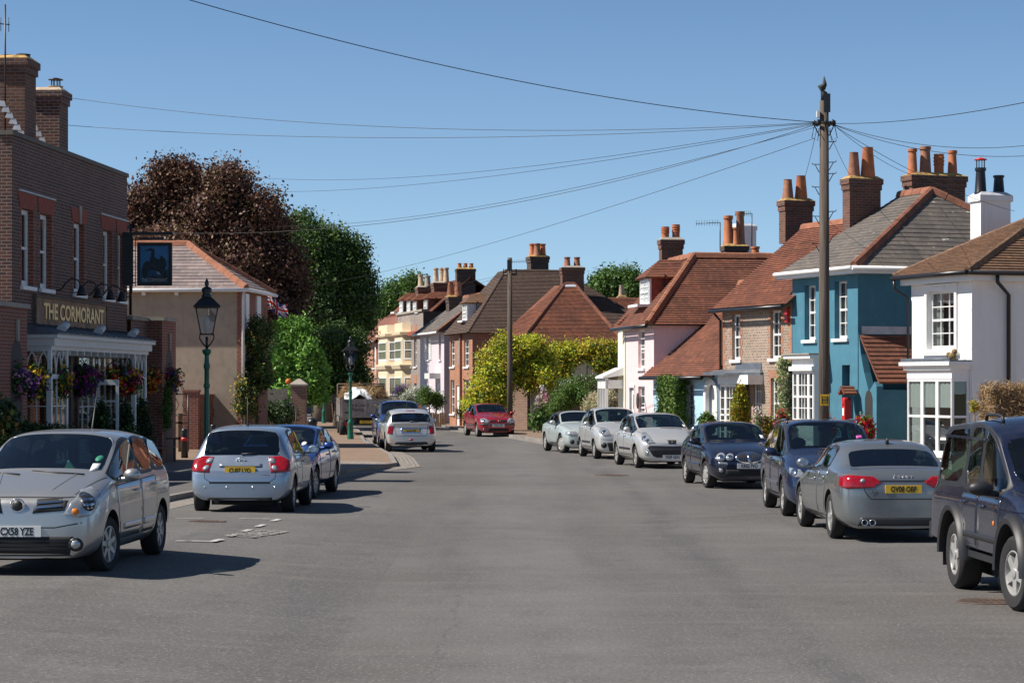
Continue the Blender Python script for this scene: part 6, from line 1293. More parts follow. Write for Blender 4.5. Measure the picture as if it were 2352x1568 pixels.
        for i in range(len(P) - 1):
            if (A[i] - A[i + 1]).length < .3: mb.poly([A[i], B[i], B[i + 1], A[i + 1]], 0, None, True)
        return mb.build(name, mat, parent or s.root)
    def mir(s, v, pts):        # mirror a shape to the car's other side
        return ([(-p, q) for p, q in pts]) if v in ('F', 'B') else pts
    def both(s, v, pts, off, mat, name, **k):
        out = []
        if v in ('F', 'B'): out = [s.decal(v, pts, off, mat, name, **k), s.decal(v, [(-p, q) for p, q in pts], off, mat, name, **k)]
        elif isinstance(v, tuple): out = [s.decal(v, pts, off, mat, name, **k), s.decal((v[0], -v[1]), [(-p, q) for p, q in pts], off, mat, name, **k)]
        else: out = [s.decal('L', pts, off, mat, name, **k), s.decal('R', pts, off, mat, name, **k)]
        return out
    def door(s, x0, x1, z0, z1, hx=None, hz=None, slope=0.0, sides='LR', arch=None):
        for v in sides:
            pts = [(x0, z0), (x1, z0), (x1, z1 - slope * 0), (x0, z1 + slope)]
            if arch: pts = arch
            s.line(v, pts + [pts[0]], .012, G['under'], 'door_gap')
            d = s.decal(v, [(lerp(sum(p[0] for p in pts) / len(pts), p[0], .985), lerp(sum(p[1] for p in pts) / len(pts), p[1], .985)) for p in pts], .002, s.paint, 'door', g=.07)
            if hx is not None:
                a = s.hit(v, hx, hz, .02); b = s.hit(v, hx + .17, hz, .02); m = MB(); m.tube([s.hit(v, hx - .01, hz, .0), a, (a + b) / 2 + (a - s.hit(v, hx, hz, 0)) * .4, b, s.hit(v, hx + .18, hz, 0)], [.008, .014, .017, .014, .008], 8); m.build('handle', s.P.get('handle', s.paint), d)
    def mirror(s, x, z, mat=None, w=.2, y=None):
        for sy in (1, -1):
            a = s.hit('L' if sy > 0 else 'R', x, z, 0); m = MB(); c = a + Vector((.02, sy * (.05 + w / 2), .06))
            m.sphere(c, (.075, w / 2, .075), 12); m.tube([a, c + Vector((0, -sy * .04, -.04))], [.03, .035], 8)
            o = m.build('door_mirror', mat or s.paint, s.root, angle=60); g = MB(); g.rings([[(c.x - .071, c.y + w * .38 * math.cos(t), c.z + .055 * math.sin(t)) for t in np.linspace(0, 2 * math.pi, 15)[:-1]], [(c.x - .078, c.y + w * .38 * math.cos(t), c.z + .055 * math.sin(t)) for t in np.linspace(0, 2 * math.pi, 15)[:-1]]], smooth=False); g.build('mirror_glass', G['chrome'], o)
    def plate(s, v, z, txt, yellow, y=0.0, tilt=0):
        sx = 1 if v == 'F' else -1; p = s.hit(v, y, z, .012); m = MB(); x = p.x; m.box(min(x, x - sx * .03), max(x, x - sx * .03), y - .26, y + .26, z - .056, z + .056)
        o = m.build('number_plate', G['plate_yellow'] if yellow else G['plate_white'], s.root)
        text_obj(txt, .112, G['black'], o, Vector((x + sx * .0015, y, z - .004)), basis((0, sx, 0), (0, 0, 1)), 'lettering', .001, .72, .0035)
        return o
    def aerial(s, x, h=.45, lean=-.3, y=0):
        p = s.hit('T', x, y, 0); m = MB(); m.tube([p, p + Vector((0, 0, .04)), p + Vector((lean * h, 0, h))], [.025, .012, .004], 6); m.build('aerial', G['trim'], s.root)
    def wiper(s, v, y0, z0, y1, z1):
        m = MB(); a, b, c = s.hit(v, y0, z0, .02), s.hit(v, (y0 + y1) / 2, (z0 + z1) / 2, .025), s.hit(v, y1, z1, .02); m.tube([a, b, c], [.012, .01, .006], 6); m.build('wiper', G['trim'], s.root)
    def badge(s, v, y, z, r, mat=None, shape='ring'):
        p = s.hit(v, y, z, .012); sx = 1 if v == 'F' else -1; m = MB()
        if shape == 'ring': m.tube([(p.x, y + r * 1.15 * math.cos(a), z + r * math.sin(a)) for a in np.linspace(0, 2 * math.pi, 19)], r * .14, 6); m.box(min(p.x, p.x + sx * .008), max(p.x, p.x + sx * .008), y - r * 1.2, y + r * 1.2, z - r * .22, z + r * .22)
        if shape == 'ovals':
            m.tube([(p.x, y + r * 1.35 * math.cos(a), z + r * math.sin(a)) for a in np.linspace(0, 2 * math.pi, 21)], r * .13, 6); m.tube([(p.x, y + r * .45 * math.cos(a), z + r * .95 * math.sin(a)) for a in np.linspace(0, 2 * math.pi, 19)], r * .11, 6); m.tube([(p.x, y + r * .95 * math.cos(a), z + r * .5 + r * .42 * math.sin(a)) for a in np.linspace(0, 2 * math.pi, 19)], r * .11, 6)
        if shape == 'rings4':
            for k in range(4): m.tube([(p.x, y + (k - 1.5) * r * 1.45 + r * math.cos(a), z + r * math.sin(a)) for a in np.linspace(0, 2 * math.pi, 19)], r * .15, 6)
        if shape == 'diamond': m.rings([[(p.x, y + a * r * .7, z + b * r) for a, b in ((0, 1), (1, 0), (0, -1), (-1, 0))], [(p.x + sx * .01, y + a * r * .6, z + b * r * .9) for a, b in ((0, 1), (1, 0), (0, -1), (-1, 0))]], smooth=False)
        if shape == 'disc': m.lathe([(r, 0), (r, .008), (.01, .012)], (p.x, y, z), 14, 0, 'x'); 
        return m.build('badge', mat or G['chrome'], s.root)
    def lamp(s, v, pts, mat='lens', name='headlight', bulbs=(), off=.008):
        for o, sg in zip(s.both(v, pts, off, G[mat], name), (1, -1)):
            for (p, q, r, m) in bulbs:
                vv = v if sg > 0 else ((v[0], -v[1]) if isinstance(v, tuple) else v); c = [(sg * p + r * math.cos(a), q + r * math.sin(a)) for a in np.linspace(0, 2 * math.pi, 15)[:-1]]
                s.decal(vv, c, off + .006, G[m], 'bulb', parent=o, g=.06)
    def fog(s, y, z, r, mat='lens', rim='trim'):
        for sg in (1, -1):
            o = s.decal('F', [(sg * y + r * math.cos(a), z + r * math.sin(a)) for a in np.linspace(0, 2 * math.pi, 17)[:-1]], .004, G[rim], 'fog_light', g=.06); s.decal('F', [(sg * y + r * .62 * math.cos(a), z + r * .62 * math.sin(a)) for a in np.linspace(0, 2 * math.pi, 17)[:-1]], .009, G[mat], 'lens', parent=o, g=.06)
    def rails(s, x0, x1, y, mat=None, hgt=.05):
        for sg in (1, -1):
            pts = [s.hit('T', x0, sg * y, 0)]; 
            for t in np.linspace(.06, .94, 8): q = s.hit('T', lerp(x0, x1, t), sg * y, 0); pts.append(q + Vector((0, 0, hgt)))
            pts.append(s.hit('T', x1, sg * y, 0)); m = MB(); m.tube(pts, .018, 8); m.build('roof_rail', mat or G['trim'], s.root)
def wheelpose(fp, rp, side, P, zf=None):
    """pose from the outer contact points (photo pixels) of the front and rear wheels on one side ('L'/'R' of the car)"""
    return None
def place(fx, fD, hx, hy, side, P):
    """(fx,fD): outer contact of the front wheel on that side; heading (hx,hy) -> root location, angle"""
    h = Vector((hx, hy, 0)).normalized(); left = Vector((-h.y, h.x, 0)); c = Vector((fx, fD, 0)) - left * (P['W'] / 2 - .03) * (1 if side == 'L' else -1) - h * P['wb'] / 2
    return c.x, c.y, math.atan2(h.y, h.x)
def mk_car(P, label, paint, front, head, side, z=None, cat='car', **k):
    x, y, a = place(front[0], front[1], head[0], head[1], side, P); return Car(P, label, cat, y, x, a, paint, gz(front[0], front[1]) if z is None else z, **k)
def gaps_front(c, P, hood=True):
    h = P['W'] / 2; x0 = c.xF - .22; c.line('T', [(x0, -h * .68), (P['cowl'] + .05, -h * .86)], .012, G['under'], 'bonnet_gap'); c.line('T', [(x0, h * .68), (P['cowl'] + .05, h * .86)], .012, G['under'], 'bonnet_gap')
silver = carpaint('paint_silver', (.46, .455, .445), .7, .28, .15); silverblue = carpaint('paint_silver_blue', (.32, .38, .46), .65, .27, .15); palesilver = carpaint('paint_pale_silver', (.58, .58, .57), .5, .32, .15); greengrey = carpaint('paint_green_silver', (.52, .58, .56), .4, .32, .15)
blue = carpaint('paint_blue', (.015, .06, .26), .35, .2); navy = carpaint('paint_navy', (.008, .011, .03), .3, .2, .4); slateblue = carpaint('paint_slate_blue', (.022, .035, .085), .45, .2, .3); grey = carpaint('paint_grey', (.25, .265, .275), .7, .25, .5); red = carpaint('paint_red', (.3, .008, .02), .2, .2); midblue = carpaint('paint_mid_blue', (.02, .05, .2), .35, .2); darkgrey = carpaint('paint_dark_grey', (.12, .12, .125), .6, .25)
# --- silver small people carrier, nearest on the left
P = dict(L=4.08, W=1.69, H=1.535, wb=2.6, fo=.82, r=.305, hz0=.86, hz1=1.06, bf=.98, br=1.02, cowl=1.06, hdr=.2, bp=-.2, cp=-1.02, rt=-1.72, rb=-1.83, tz=1.02, side=((4, 5), (6,), (7,)), nose=.1, hi=1, steer=-.16, gap=.06, tw=.78, spokes=7, sw=.16, hcr=.4)
c = mk_car(P, 'silver five door car with rounded headlights parked nearest on the left', silver, (-4.39, 25.25), (-.06, -1), 'L', .2)
v = ('F', 36); c.lamp(v, c.xyz(v, [(2.03, .45, .67), (2.0, .6, .63), (1.92, .75, .66), (1.78, .82, .77), (1.67, .82, .9), (1.69, .75, .95), (1.8, .64, .92), (1.95, .5, .8)]), bulbs=[(*c.xyz(v, [(1.87, .68, .8)])[0], .1, 'trim'), (*c.xyz(v, [(1.87, .68, .8)])[0], .085, 'chrome'), (*c.xyz(v, [(1.98, .55, .7)])[0], .035, 'amber')])
for sg in (1, -1):
    g_ = c.decal('F', [(sg * .16, .68), (sg * .2, .83), (sg * .54, .85), (sg * .5, .71)], .004, G['trim'], 'grille'); c.line('F', [(sg * .2, .79), (sg * .47, .81)], .018, G['chrome'], 'bar', .012, g_); c.line('F', [(sg * .2, .745), (sg * .47, .765)], .018, G['chrome'], 'bar', .012, g_)
c.badge('F', 0, .765, .065); c.badge('F', 0, .765, .055, G['trim'], 'disc'); c.decal('F', [(-.56, .25), (.56, .25), (.6, .435), (-.6, .435)], .003, G['under'], 'lower_intake'); c.fog(.62, .35, .075); [c.line('F', [(-.58, z), (.58, z)], .012, G['trim'], 'slat', .008) for z in (.31, .35, .39)]
c.line('F', [(-.68, .58), (-.4, .53), (.4, .53), (.68, .58)], .012, G['under'], 'bumper_crease'); c.line('F', [(-.66, .855), (-.5, .845), (0, .85), (.5, .845), (.66, .855)], .012, G['under'], 'bonnet_gap'); c.decal('F', [(-.6, .2), (.6, .2), (.55, .255), (-.55, .255)], .004, G['trim'], 'lip')
c.plate('F', .49, 'CX58 YZE', False); gaps_front(c, P)
for sg in (1, -1): c.line('T', [(1.82, sg * .3), (1.5, sg * .36), (1.2, sg * .42)], .02, c.paint, 'bonnet_crease', .006)
c.door(-.2, 1.0, .36, .94, .0, .85, arch=[(-.18, .34), (.86, .34), (1.0, .62), (1.02, .93), (-.18, .95)]); c.door(-1.05, -.22, .36, .98, -.95, .88, arch=[(-.22, .34), (-.86, .34), (-.98, .62), (-1.02, .97), (-.22, .955)]); c.mirror(.78, .98); [c.both('L', [(a, .43), (b, .43), (b, .5), (a, .5)], .012, c.paint, 'rub_strip') for a, b in ((-.12, .75), (-.82, -.26))]
c.wiper('F', .5, 1.06, -.1, 1.1); c.wiper('F', -.2, 1.06, -.7, 1.09); c.aerial(-1.2, .5, -.5)
c.decal('F', [(.52, 1.09), (.6, 1.09), (.6, 1.17), (.52, 1.17)], .003, G['white'], 'sticker'); c.decal('F', [(.56 + .04 * math.cos(a), 1.22 + .035 * math.sin(a)) for a in np.linspace(0, 6.2, 10)], .003, plain('sticker_green', (.02, .2, .12)), 'sticker')
o = MB(); o.rings([[(1.0 + .0, .15, 1.0), (.8, .16, 1.0), (.85, .45, 1.0), (1.0, .44, 1.0)], [(.95, .2, 1.1), (.86, .22, 1.11), (.88, .36, 1.06), (.95, .36, 1.07)], [(.92, .24, 1.2), (.9, .25, 1.21), (.9, .28, 1.17), (.92, .28, 1.17)]], smooth=False); o = o.build('dashboard_cloth', plain('cloth_green', (.25, .6, .42), .8), None); o.parent = c.root; 
# --- silver blue hatchback seen from behind
P = dict(L=4.22, W=1.76, H=1.515, wb=2.6, fo=.88, r=.315, hz0=.78, hz1=1.02, bf=.95, br=1.02, cowl=1.0, hdr=.12, bp=-.25, cp=-1.05, rt=-1.5, rb=-1.8, tz=.965, zb=.25, rz=1.47, side=((4, 5), (6,)), nose=.12, hi=1, rp=.035)
c = mk_car(P, 'silver blue hatchback seen from behind beside the painted parking bay', silverblue, (-3.71, 42.5), (.02, 1), 'R')
v = ('B', -30); c.lamp(v, c.xyz(v, [(-1.98, -.52, .72), (-1.98, -.56, .98), (-1.86, -.72, 1.0), (-1.72, -.84, .9), (-1.76, -.85, .74)]), 'lens_red', 'tail_light', [(*c.xyz(v, [(-1.97, -.6, .92)])[0], .05, 'lens'), (*c.xyz(v, [(-1.97, -.6, .8)])[0], .045, 'lens')])
c.line('B', [(-.62, .98), (-.6, .62), (-.5, .56), (.5, .56), (.6, .62), (.62, .98)], .01, G['under'], 'tailgate_gap'); c.line('B', [(-.52, .545), (.52, .545)], .03, G['trim'], 'step_strip'); c.decal('B', [(-.36, .82), (.36, .82), (.36, .87), (-.36, .87)], .02, c.paint, 'plate_lamp_bar'); c.plate('B', .755, 'CU07 LYO', True); c.badge('B', 0, .925, .055, None, 'ovals'); c.wiper('B', .0, 1.03, -.3, 1.05)
for y in (-.6, -.22, .22, .6): c.decal('B', [(y + .018 * math.cos(a), .47 + .018 * math.sin(a)) for a in np.linspace(0, 6.2, 9)], .004, G['chrome'], 'parking_sensor')
c.decal('B', [(-.55, .2), (.55, .2), (.55, .3), (-.55, .3)], .003, G['under'], 'lower_valance'); mb = MB(); mb.tube([(-1.9, .4, .25), (-2.02, .4, .24)], .045, 10); mb.build('exhaust', G['trim'], c.root)
for x, y in ((.42, .0),): text_obj('AURIS', .05, G['chrome'], c.root, c.hit('B', -x, .69, .006), basis((0, -1, 0), (0, 0, 1)), 'badge_lettering')
c.door(-.25, .95, .34, .93, -.05, .86, arch=[(-.25, .32), (.82, .32), (.98, .62), (1.0, .92), (-.25, .96)]); c.door(-1.0, -.28, .34, .96, -.95, .9, arch=[(-.28, .32), (-.82, .32), (-.98, .6), (-1.05, .98), (-.28, .965)]); c.mirror(.75, .98); c.aerial(-1.0, .5, -.1)
# --- blue hatchback facing, tucked behind
P = dict(L=4.24, W=1.75, H=1.42, wb=2.66, fo=.75, r=.31, hz0=.76, hz1=.98, bf=.92, br=1.0, cowl=.75, hdr=-.1, bp=-.35, cp=-1.15, rt=-1.65, rb=-1.95, tz=1.0, side=((4, 5), (6,)), steer=-.1, spokes=9, sw=.1)
c = mk_car(P, 'deep blue hatchback facing us behind the silver blue hatchback', blue, (-3.83, 45.2), (-.07, -1), 'L')
v = ('F', 30); c.lamp(v, c.xyz(v, [(2.0, .45, .62), (1.95, .7, .64), (1.75, .82, .72), (1.85, .75, .78), (2.0, .5, .74)])); gaps_front(c, P); c.decal('F', [(-.5, .27), (.5, .27), (.5, .4), (-.5, .4)], .003, G['under'], 'lower_intake'); c.door(-.3, .7, .32, .9, -.2, .82, arch=[(-.35, .3), (.75, .3), (.9, .6), (.9, .9), (-.35, .93)]); c.door(-1.1, -.4, .32, .9, -1.05, .86, arch=[(-.38, .3), (-.85, .3), (-1.0, .6), (-1.1, .95), (-.38, .94)]); c.mirror(.5, .95, w=.22)
c.decal('F', [(.5 + .05 * math.cos(a), 1.05 + .04 * math.sin(a)) for a in np.linspace(0, 6.2, 10)], .003, G['white'], 'tax_disc'); c.aerial(-1.3, .4, -.2)
# --- small silver three door car seen from behind
P = dict(L=3.63, W=1.69, H=1.41, wb=2.47, fo=.62, r=.3, hz0=.8, hz1=.98, bf=.92, br=.94, cowl=.62, hdr=.05, bp=-.3, cp=-.95, rt=-1.4, rb=-1.68, tz=.93, side=((4, 5), (6,)), tw=.8, rp=.04, cpil=True, wstyle='cover', spokes=8)
c = mk_car(P, 'small silver three door car seen from behind left of the red hatchback', palesilver, (-4.49, 78.2), (-.33, 2.47), 'L')
v = ('B', -22); c.lamp(v, c.xyz(v, [(-1.75, -.62, .58), (-1.75, -.6, .85), (-1.68, -.74, .86), (-1.66, -.78, .6)]), 'lens_red', 'tail_light'); c.line('B', [(-.56, .9), (-.5, .52), (.5, .52), (.56, .9)], .012, G['under'], 'tailgate_gap'); c.decal('B', [(-.34, .62), (-.3, .57), (.3, .57), (.34, .62), (.34, .76), (.3, .79), (-.3, .79), (-.34, .76)], .008, G['chrome'], 'plate_surround'); c.plate('B', .68, 'BV54 ESF', True); c.badge('B', 0, .86, .035, None, 'disc'); c.line('B', [(-.72, .4), (.72, .4)], .02, G['chrome'], 'bumper_strip', .006); c.decal('B', [(-.62, .2), (.62, .2), (.5, .33), (-.5, .33)], .003, G['trim'], 'lower_valance'); c.decal('B', [(-.06, .37), (.06, .37), (.06, .43), (-.06, .43)], .01, G['lens_red'], 'fog_light'); c.decal('B', [(-.16, 1.325), (.16, 1.325), (.16, 1.35), (-.16, 1.35)], .006, G['lens_red'], 'brake_light'); c.wiper('B', .05, 1.0, -.35, 1.02); c.mirror(.42, .95, G['chrome']); c.aerial(.0, .35, -.3); c.door(-.35, .55, .3, .88, -.25, .85, arch=[(-.4, .3), (.55, .3), (.68, .6), (.68, .9), (-.4, .92)])
# --- blue people carrier in front of it
P = dict(L=4.2, W=1.74, H=1.62, wb=2.6, fo=.85, r=.31, hz0=.86, hz1=1.08, bf=1.0, br=1.04, cowl=1.0, hdr=.25, bp=-.2, cp=-1.0, rt=-1.6, rb=-1.75, tz=1.04, side=((4, 5), (6,), (7,)))
c = mk_car(P, 'blue people carrier facing us behind the small silver car', midblue, (-4.8, 82.2), (.12, -1), 'R', .03)
v = ('F', 36); c.lamp(v, c.xyz(v, [(2.0, .45, .72), (1.9, .75, .72), (1.7, .82, .9), (1.85, .65, .88)])); c.plate('F', .45, 'LK05 XRN', False) if 0 else None; c.mirror(.72, 1.0); c.door(-.2, .95, .36, .94, -.1, .9, arch=[(-.2, .34), (.82, .34), (1.0, .62), (1.0, .95), (-.2, .98)])
# --- red hatchback facing
P = dict(L=3.81, W=1.64, H=1.42, wb=2.47, fo=.78, r=.29, hz0=.76, hz1=.97, bf=.9, br=.97, cowl=.78, hdr=.1, bp=-.3, cp=-1.0, rt=-1.5, rb=-1.68, tz=.96, side=((4, 5), (6,)), wstyle='cover', spokes=7)
c = mk_car(P, 'red three door hatchback facing us beside the far telegraph pole', red, (-1.51, 97.7), (.22, -1), 'R')
v = ('F', 30); c.lamp(v, c.xyz(v, [(1.98, .38, .62), (1.98, .5, .58), (1.86, .74, .62), (1.72, .76, .76), (1.85, .6, .8), (1.95, .44, .72)]), bulbs=[(*c.xyz(v, [(1.9, .6, .68)])[0], .06, 'chrome')]); [c.decal('F', [(s_ * .08, .66), (s_ * .36, .64), (s_ * .37, .72), (s_ * .1, .72)], .004, G['trim'], 'grille') for s_ in (1, -1)]; c.badge('F', 0, .68, .055, None, 'diamond'); c.decal('F', [(-.76, .5), (.76, .5), (.76, .57), (-.76, .57)], .012, G['grey_plastic'], 'bumper_strip'); c.plate('F', .48, 'HY53 UYH', False); c.decal('F', [(-.45, .24), (.45, .24), (.45, .36), (-.45, .36)], .003, G['under'], 'lower_intake'); c.fog(.62, .32, .055); gaps_front(c, P); c.mirror(.55, .93); c.door(-.35, .68, .3, .88, -.25, .82, arch=[(-.4, .3), (.7, .3), (.85, .6), (.85, .88), (-.4, .92)]); c.both('L', [(-.6, .46), (.72, .46), (.72, .53), (-.6, .53)], .012, G['grey_plastic'], 'rub_strip'); c.wiper('F', .4, .99, -.15, 1.03); c.aerial(-1.2, .4, -.3)
# --- pale green silver convertible with dark hood
G['soft_top'] = plain('soft_top', (.022, .022, .03), .85)
P = dict(L=4.08, W=1.7, H=1.37, wb=2.47, fo=.83, r=.3, hz0=.76, hz1=.95, bf=.88, br=.93, cowl=.65, hdr=.0, bp=-.35, cp=-.9, rt=-1.15, rb=-1.6, tz=.93, kind='saloon', side=((4, 5), (6,)), soft=True, rz=1.2, tw=.72, wstyle='cover', spokes=6, steer=.35, ap=.05)
c = mk_car(P, 'pale green silver convertible with dark fabric hood, front wheels turned', greengrey, (1.57, 74.9), (.47, -2.4), 'R')
v = ('F', 32); c.lamp(v, c.xyz(v, [(2.0, .4, .6), (1.95, .62, .58), (1.8, .78, .62), (1.75, .76, .72), (1.95, .45, .72)])); c.decal('F', [(-.3, .62), (.3, .62), (.32, .69), (-.32, .69)], .004, G['trim'], 'grille'); c.fog(.6, .38, .075, 'under'); c.decal('F', [(-.45, .28), (.45, .28), (.45, .42), (-.45, .42)], .003, G['under'], 'lower_intake'); gaps_front(c, P); c.mirror(.45, .92); c.door(-.5, .68, .3, .88, -.4, .8, arch=[(-.5, .3), (.68, .3), (.75, .6), (.72, .87), (-.5, .9)]); c.wiper('F', .4, .97, -.1, 1.0); c.line('F', [(-.7, .55), (.7, .55)], .012, G['under'], 'bumper_gap')
# --- silver small tall hatchback
P = dict(L=3.57, W=1.6, H=1.54, wb=2.38, fo=.74, r=.28, hz0=.84, hz1=1.04, bf=.96, br=1.02, cowl=.9, hdr=.18, bp=-.15, cp=-.92, rt=-1.35, rb=-1.52, tz=1.0, side=((4, 5), (6,)), wstyle='cover', spokes=8)
c = mk_car(P, 'small tall silver hatchback between the convertible and the wide grille hatchback', palesilver, (2.45, 69.2), (.42, -2.9), 'R')
v = ('F', 34); c.lamp(v, c.xyz(v, [(1.88, .36, .72), (1.85, .55, .69), (1.7, .72, .8), (1.58, .76, .96), (1.75, .58, .92), (1.84, .44, .84)]), bulbs=[(*c.xyz(v, [(1.78, .6, .82)])[0], .06, 'chrome')]); c.decal('F', [(-.28, .71), (.28, .71), (.26, .76), (-.26, .76)], .004, G['trim'], 'grille'); c.fog(.58, .42, .085, 'under'); c.decal('F', [(-.42, .24), (.42, .24), (.5, .5), (-.5, .5)], .003, G['under'], 'lower_intake'); gaps_front(c, P); c.mirror(.62, .98); c.door(-.2, .8, .34, .92, -.1, .88, arch=[(-.18, .33), (.75, .33), (.88, .62), (.88, .93), (-.18, .97)]); c.door(-.9, -.22, .34, .95, -.85, .92, arch=[(-.22, .33), (-.74, .33), (-.88, .6), (-.95, .98), (-.22, .97)]); c.both('L', [(-.7, .46), (.68, .46), (.68, .52), (-.7, .52)], .012, G['trim'], 'rub_strip'); c.aerial(-.2, .35, .3); c.wiper('F', .4, 1.06, -.1, 1.09); c.line('F', [(-.72, .6), (-.45, .58), (.45, .58), (.72, .6)], .012, G['under'], 'bumper_gap'); c.plate('F', .5, 'YD09 FZH', False) if 0 else None
# --- silver hatchback with a wide black grille
P = dict(L=4.03, W=1.72, H=1.47, wb=2.54, fo=.86, r=.3, hz0=.78, hz1=1.02, bf=.93, br=1.0, cowl=.98, hdr=.12, bp=-.2, cp=-1.0, rt=-1.45, rb=-1.62, tz=.98, side=((4, 5), (6,)), spokes=5, sw=.2, nose=.16)
c = mk_car(P, 'silver hatchback with wide black grille in front of the pale blue cottage', palesilver, (3.29, 61.7), (.37, -2.35), 'R')
v = ('F', 38); c.lamp(v, c.xyz(v, [(2.02, .4, .68), (1.96, .56, .66), (1.8, .74, .74), (1.5, .8, .96), (1.6, .74, .96), (1.85, .56, .84)]), bulbs=[(*c.xyz(v, [(1.88, .6, .74)])[0], .05, 'chrome'), (*c.xyz(v, [(1.75, .7, .82)])[0], .05, 'chrome')])
c.decal('F', [(-.62, .62), (-.66, .56), (-.52, .34), (-.42, .3), (.42, .3), (.52, .34), (.66, .56), (.62, .62), (0, .6)], .004, G['trim'], 'grille'); c.line('F', [(-.6, .52), (.6, .52)], .05, G['grey_plastic'], 'bumper_bar', .02); c.plate('F', .31, 'PX09 GKN', False); c.decal('F', [(-.13, .76), (.13, .76), (.1, .66), (-.1, .66)], .006, G['trim'], 'badge_plate'); c.badge('F', 0, .71, .04, None, 'diamond'); c.fog(.66, .41, .07, 'lens', 'chrome'); gaps_front(c, P); c.mirror(.72, .96); c.door(-.2, .9, .34, .92, -.1, .85, arch=[(-.2, .33), (.8, .33), (.95, .62), (.95, .92), (-.2, .95)]); c.door(-.95, -.24, .34, .95, -.9, .9, arch=[(-.24, .33), (-.8, .33), (-.95, .6), (-1.0, .97), (-.24, .955)]); c.both('L', [(-.75, .47), (.72, .47), (.72, .53), (-.75, .53)], .012, G['trim'], 'rub_strip'); c.aerial(-1.1, .4, -.6); c.wiper('F', .5, 1.04, -.1, 1.07); c.decal('F', [(.6, 1.08), (.68, 1.07), (.66, 1.14), (.58, 1.15)], .003, G['white'], 'tax_disc')
# --- dark navy hatchback with chrome oval grille
P = dict(L=3.99, W=1.69, H=1.42, wb=2.5, fo=.8, r=.295, hz0=.76, hz1=.97, bf=.9, br=.96, cowl=.72, hdr=.02, bp=-.3, cp=-1.0, rt=-1.5, rb=-1.7, tz=.96, side=((4, 5), (6,)), wstyle='cover', spokes=7, steer=.12)
c = mk_car(P, 'dark navy hatchback with chrome oval grille and twin round headlights', navy, (4.17, 49.9), (.1, -1), 'R')
for y_, r_ in ((.6, .1), (.4, .085)):
    for s_ in (1, -1):
        o = c.decal(('F', 16 * s_), [(c.xyz(('F', 16 * s_), [(1.95, s_ * y_, .7)])[0][0] + r_ * math.cos(a), .69 + r_ * .92 * math.sin(a)) for a in np.linspace(0, 6.283, 19)[:-1]], .012, G['lens'], 'headlight', g=.05)
        c.decal(('F', 16 * s_), [(c.xyz(('F', 16 * s_), [(1.95, s_ * y_, .7)])[0][0] + r_ * .6 * math.cos(a), .69 + r_ * .55 * math.sin(a)) for a in np.linspace(0, 6.283, 15)[:-1]], .018, G['chrome'], 'bulb', parent=o, g=.05)
ov_ = [(.27 * math.cos(a), .68 + .1 * math.sin(a)) for a in np.linspace(0, 6.283, 25)[:-1]]; g_ = c.decal('F', [(p * 1.1, .68 + (q - .68) * 1.22) for p, q in ov_], .01, G['chrome'], 'grille'); c.decal('F', ov_, .016, G['under'], 'opening', parent=g_); [c.line('F', [(y, .68 - .09 * math.sqrt(max(0, 1 - (y / .27) ** 2))), (y, .68 + .09 * math.sqrt(max(0, 1 - (y / .27) ** 2)))], .01, G['chrome'], 'bar', .024, g_) for y in np.arange(-.24, .25, .04)]; c.decal('F', [(-.03, .78), (.03, .78), (.02, .58), (-.02, .58)], .026, G['chrome'], 'badge')
c.plate('F', .5, 'KR02 FVO', False); c.decal('F', [(-.5, .3), (.5, .3), (.5, .42), (-.5, .42)], .003, G['under'], 'lower_intake'); c.fog(.6, .4, .07, 'lens', 'trim'); c.both('F', [(.46, .52), (.66, .54), (.66, .59), (.46, .57)], .008, G['lens'], 'indicator'); c.line('F', [(-.76, .29), (.76, .29)], .016, G['under'], 'bumper_crease'); gaps_front(c, P); c.mirror(.5, .93, w=.22); c.door(-.3, .66, .32, .88, -.2, .82, arch=[(-.3, .31), (.7, .31), (.85, .6), (.82, .88), (-.3, .91)]); c.door(-.95, -.34, .32, .9, -.9, .85, arch=[(-.34, .31), (-.78, .31), (-.92, .6), (-1.0, .93), (-.34, .915)]); c.both('L', [(-.75, .44), (.72, .44), (.72, .52), (-.75, .52)], .012, c.paint, 'rub_strip'); c.wiper('F', .5, .99, -.05, 1.03); c.wiper('F', -.1, .99, -.6, 1.02); c.decal('F', [(.56, 1.05), (.64, 1.04), (.62, 1.12), (.54, 1.13)], .003, G['white'], 'tax_disc')
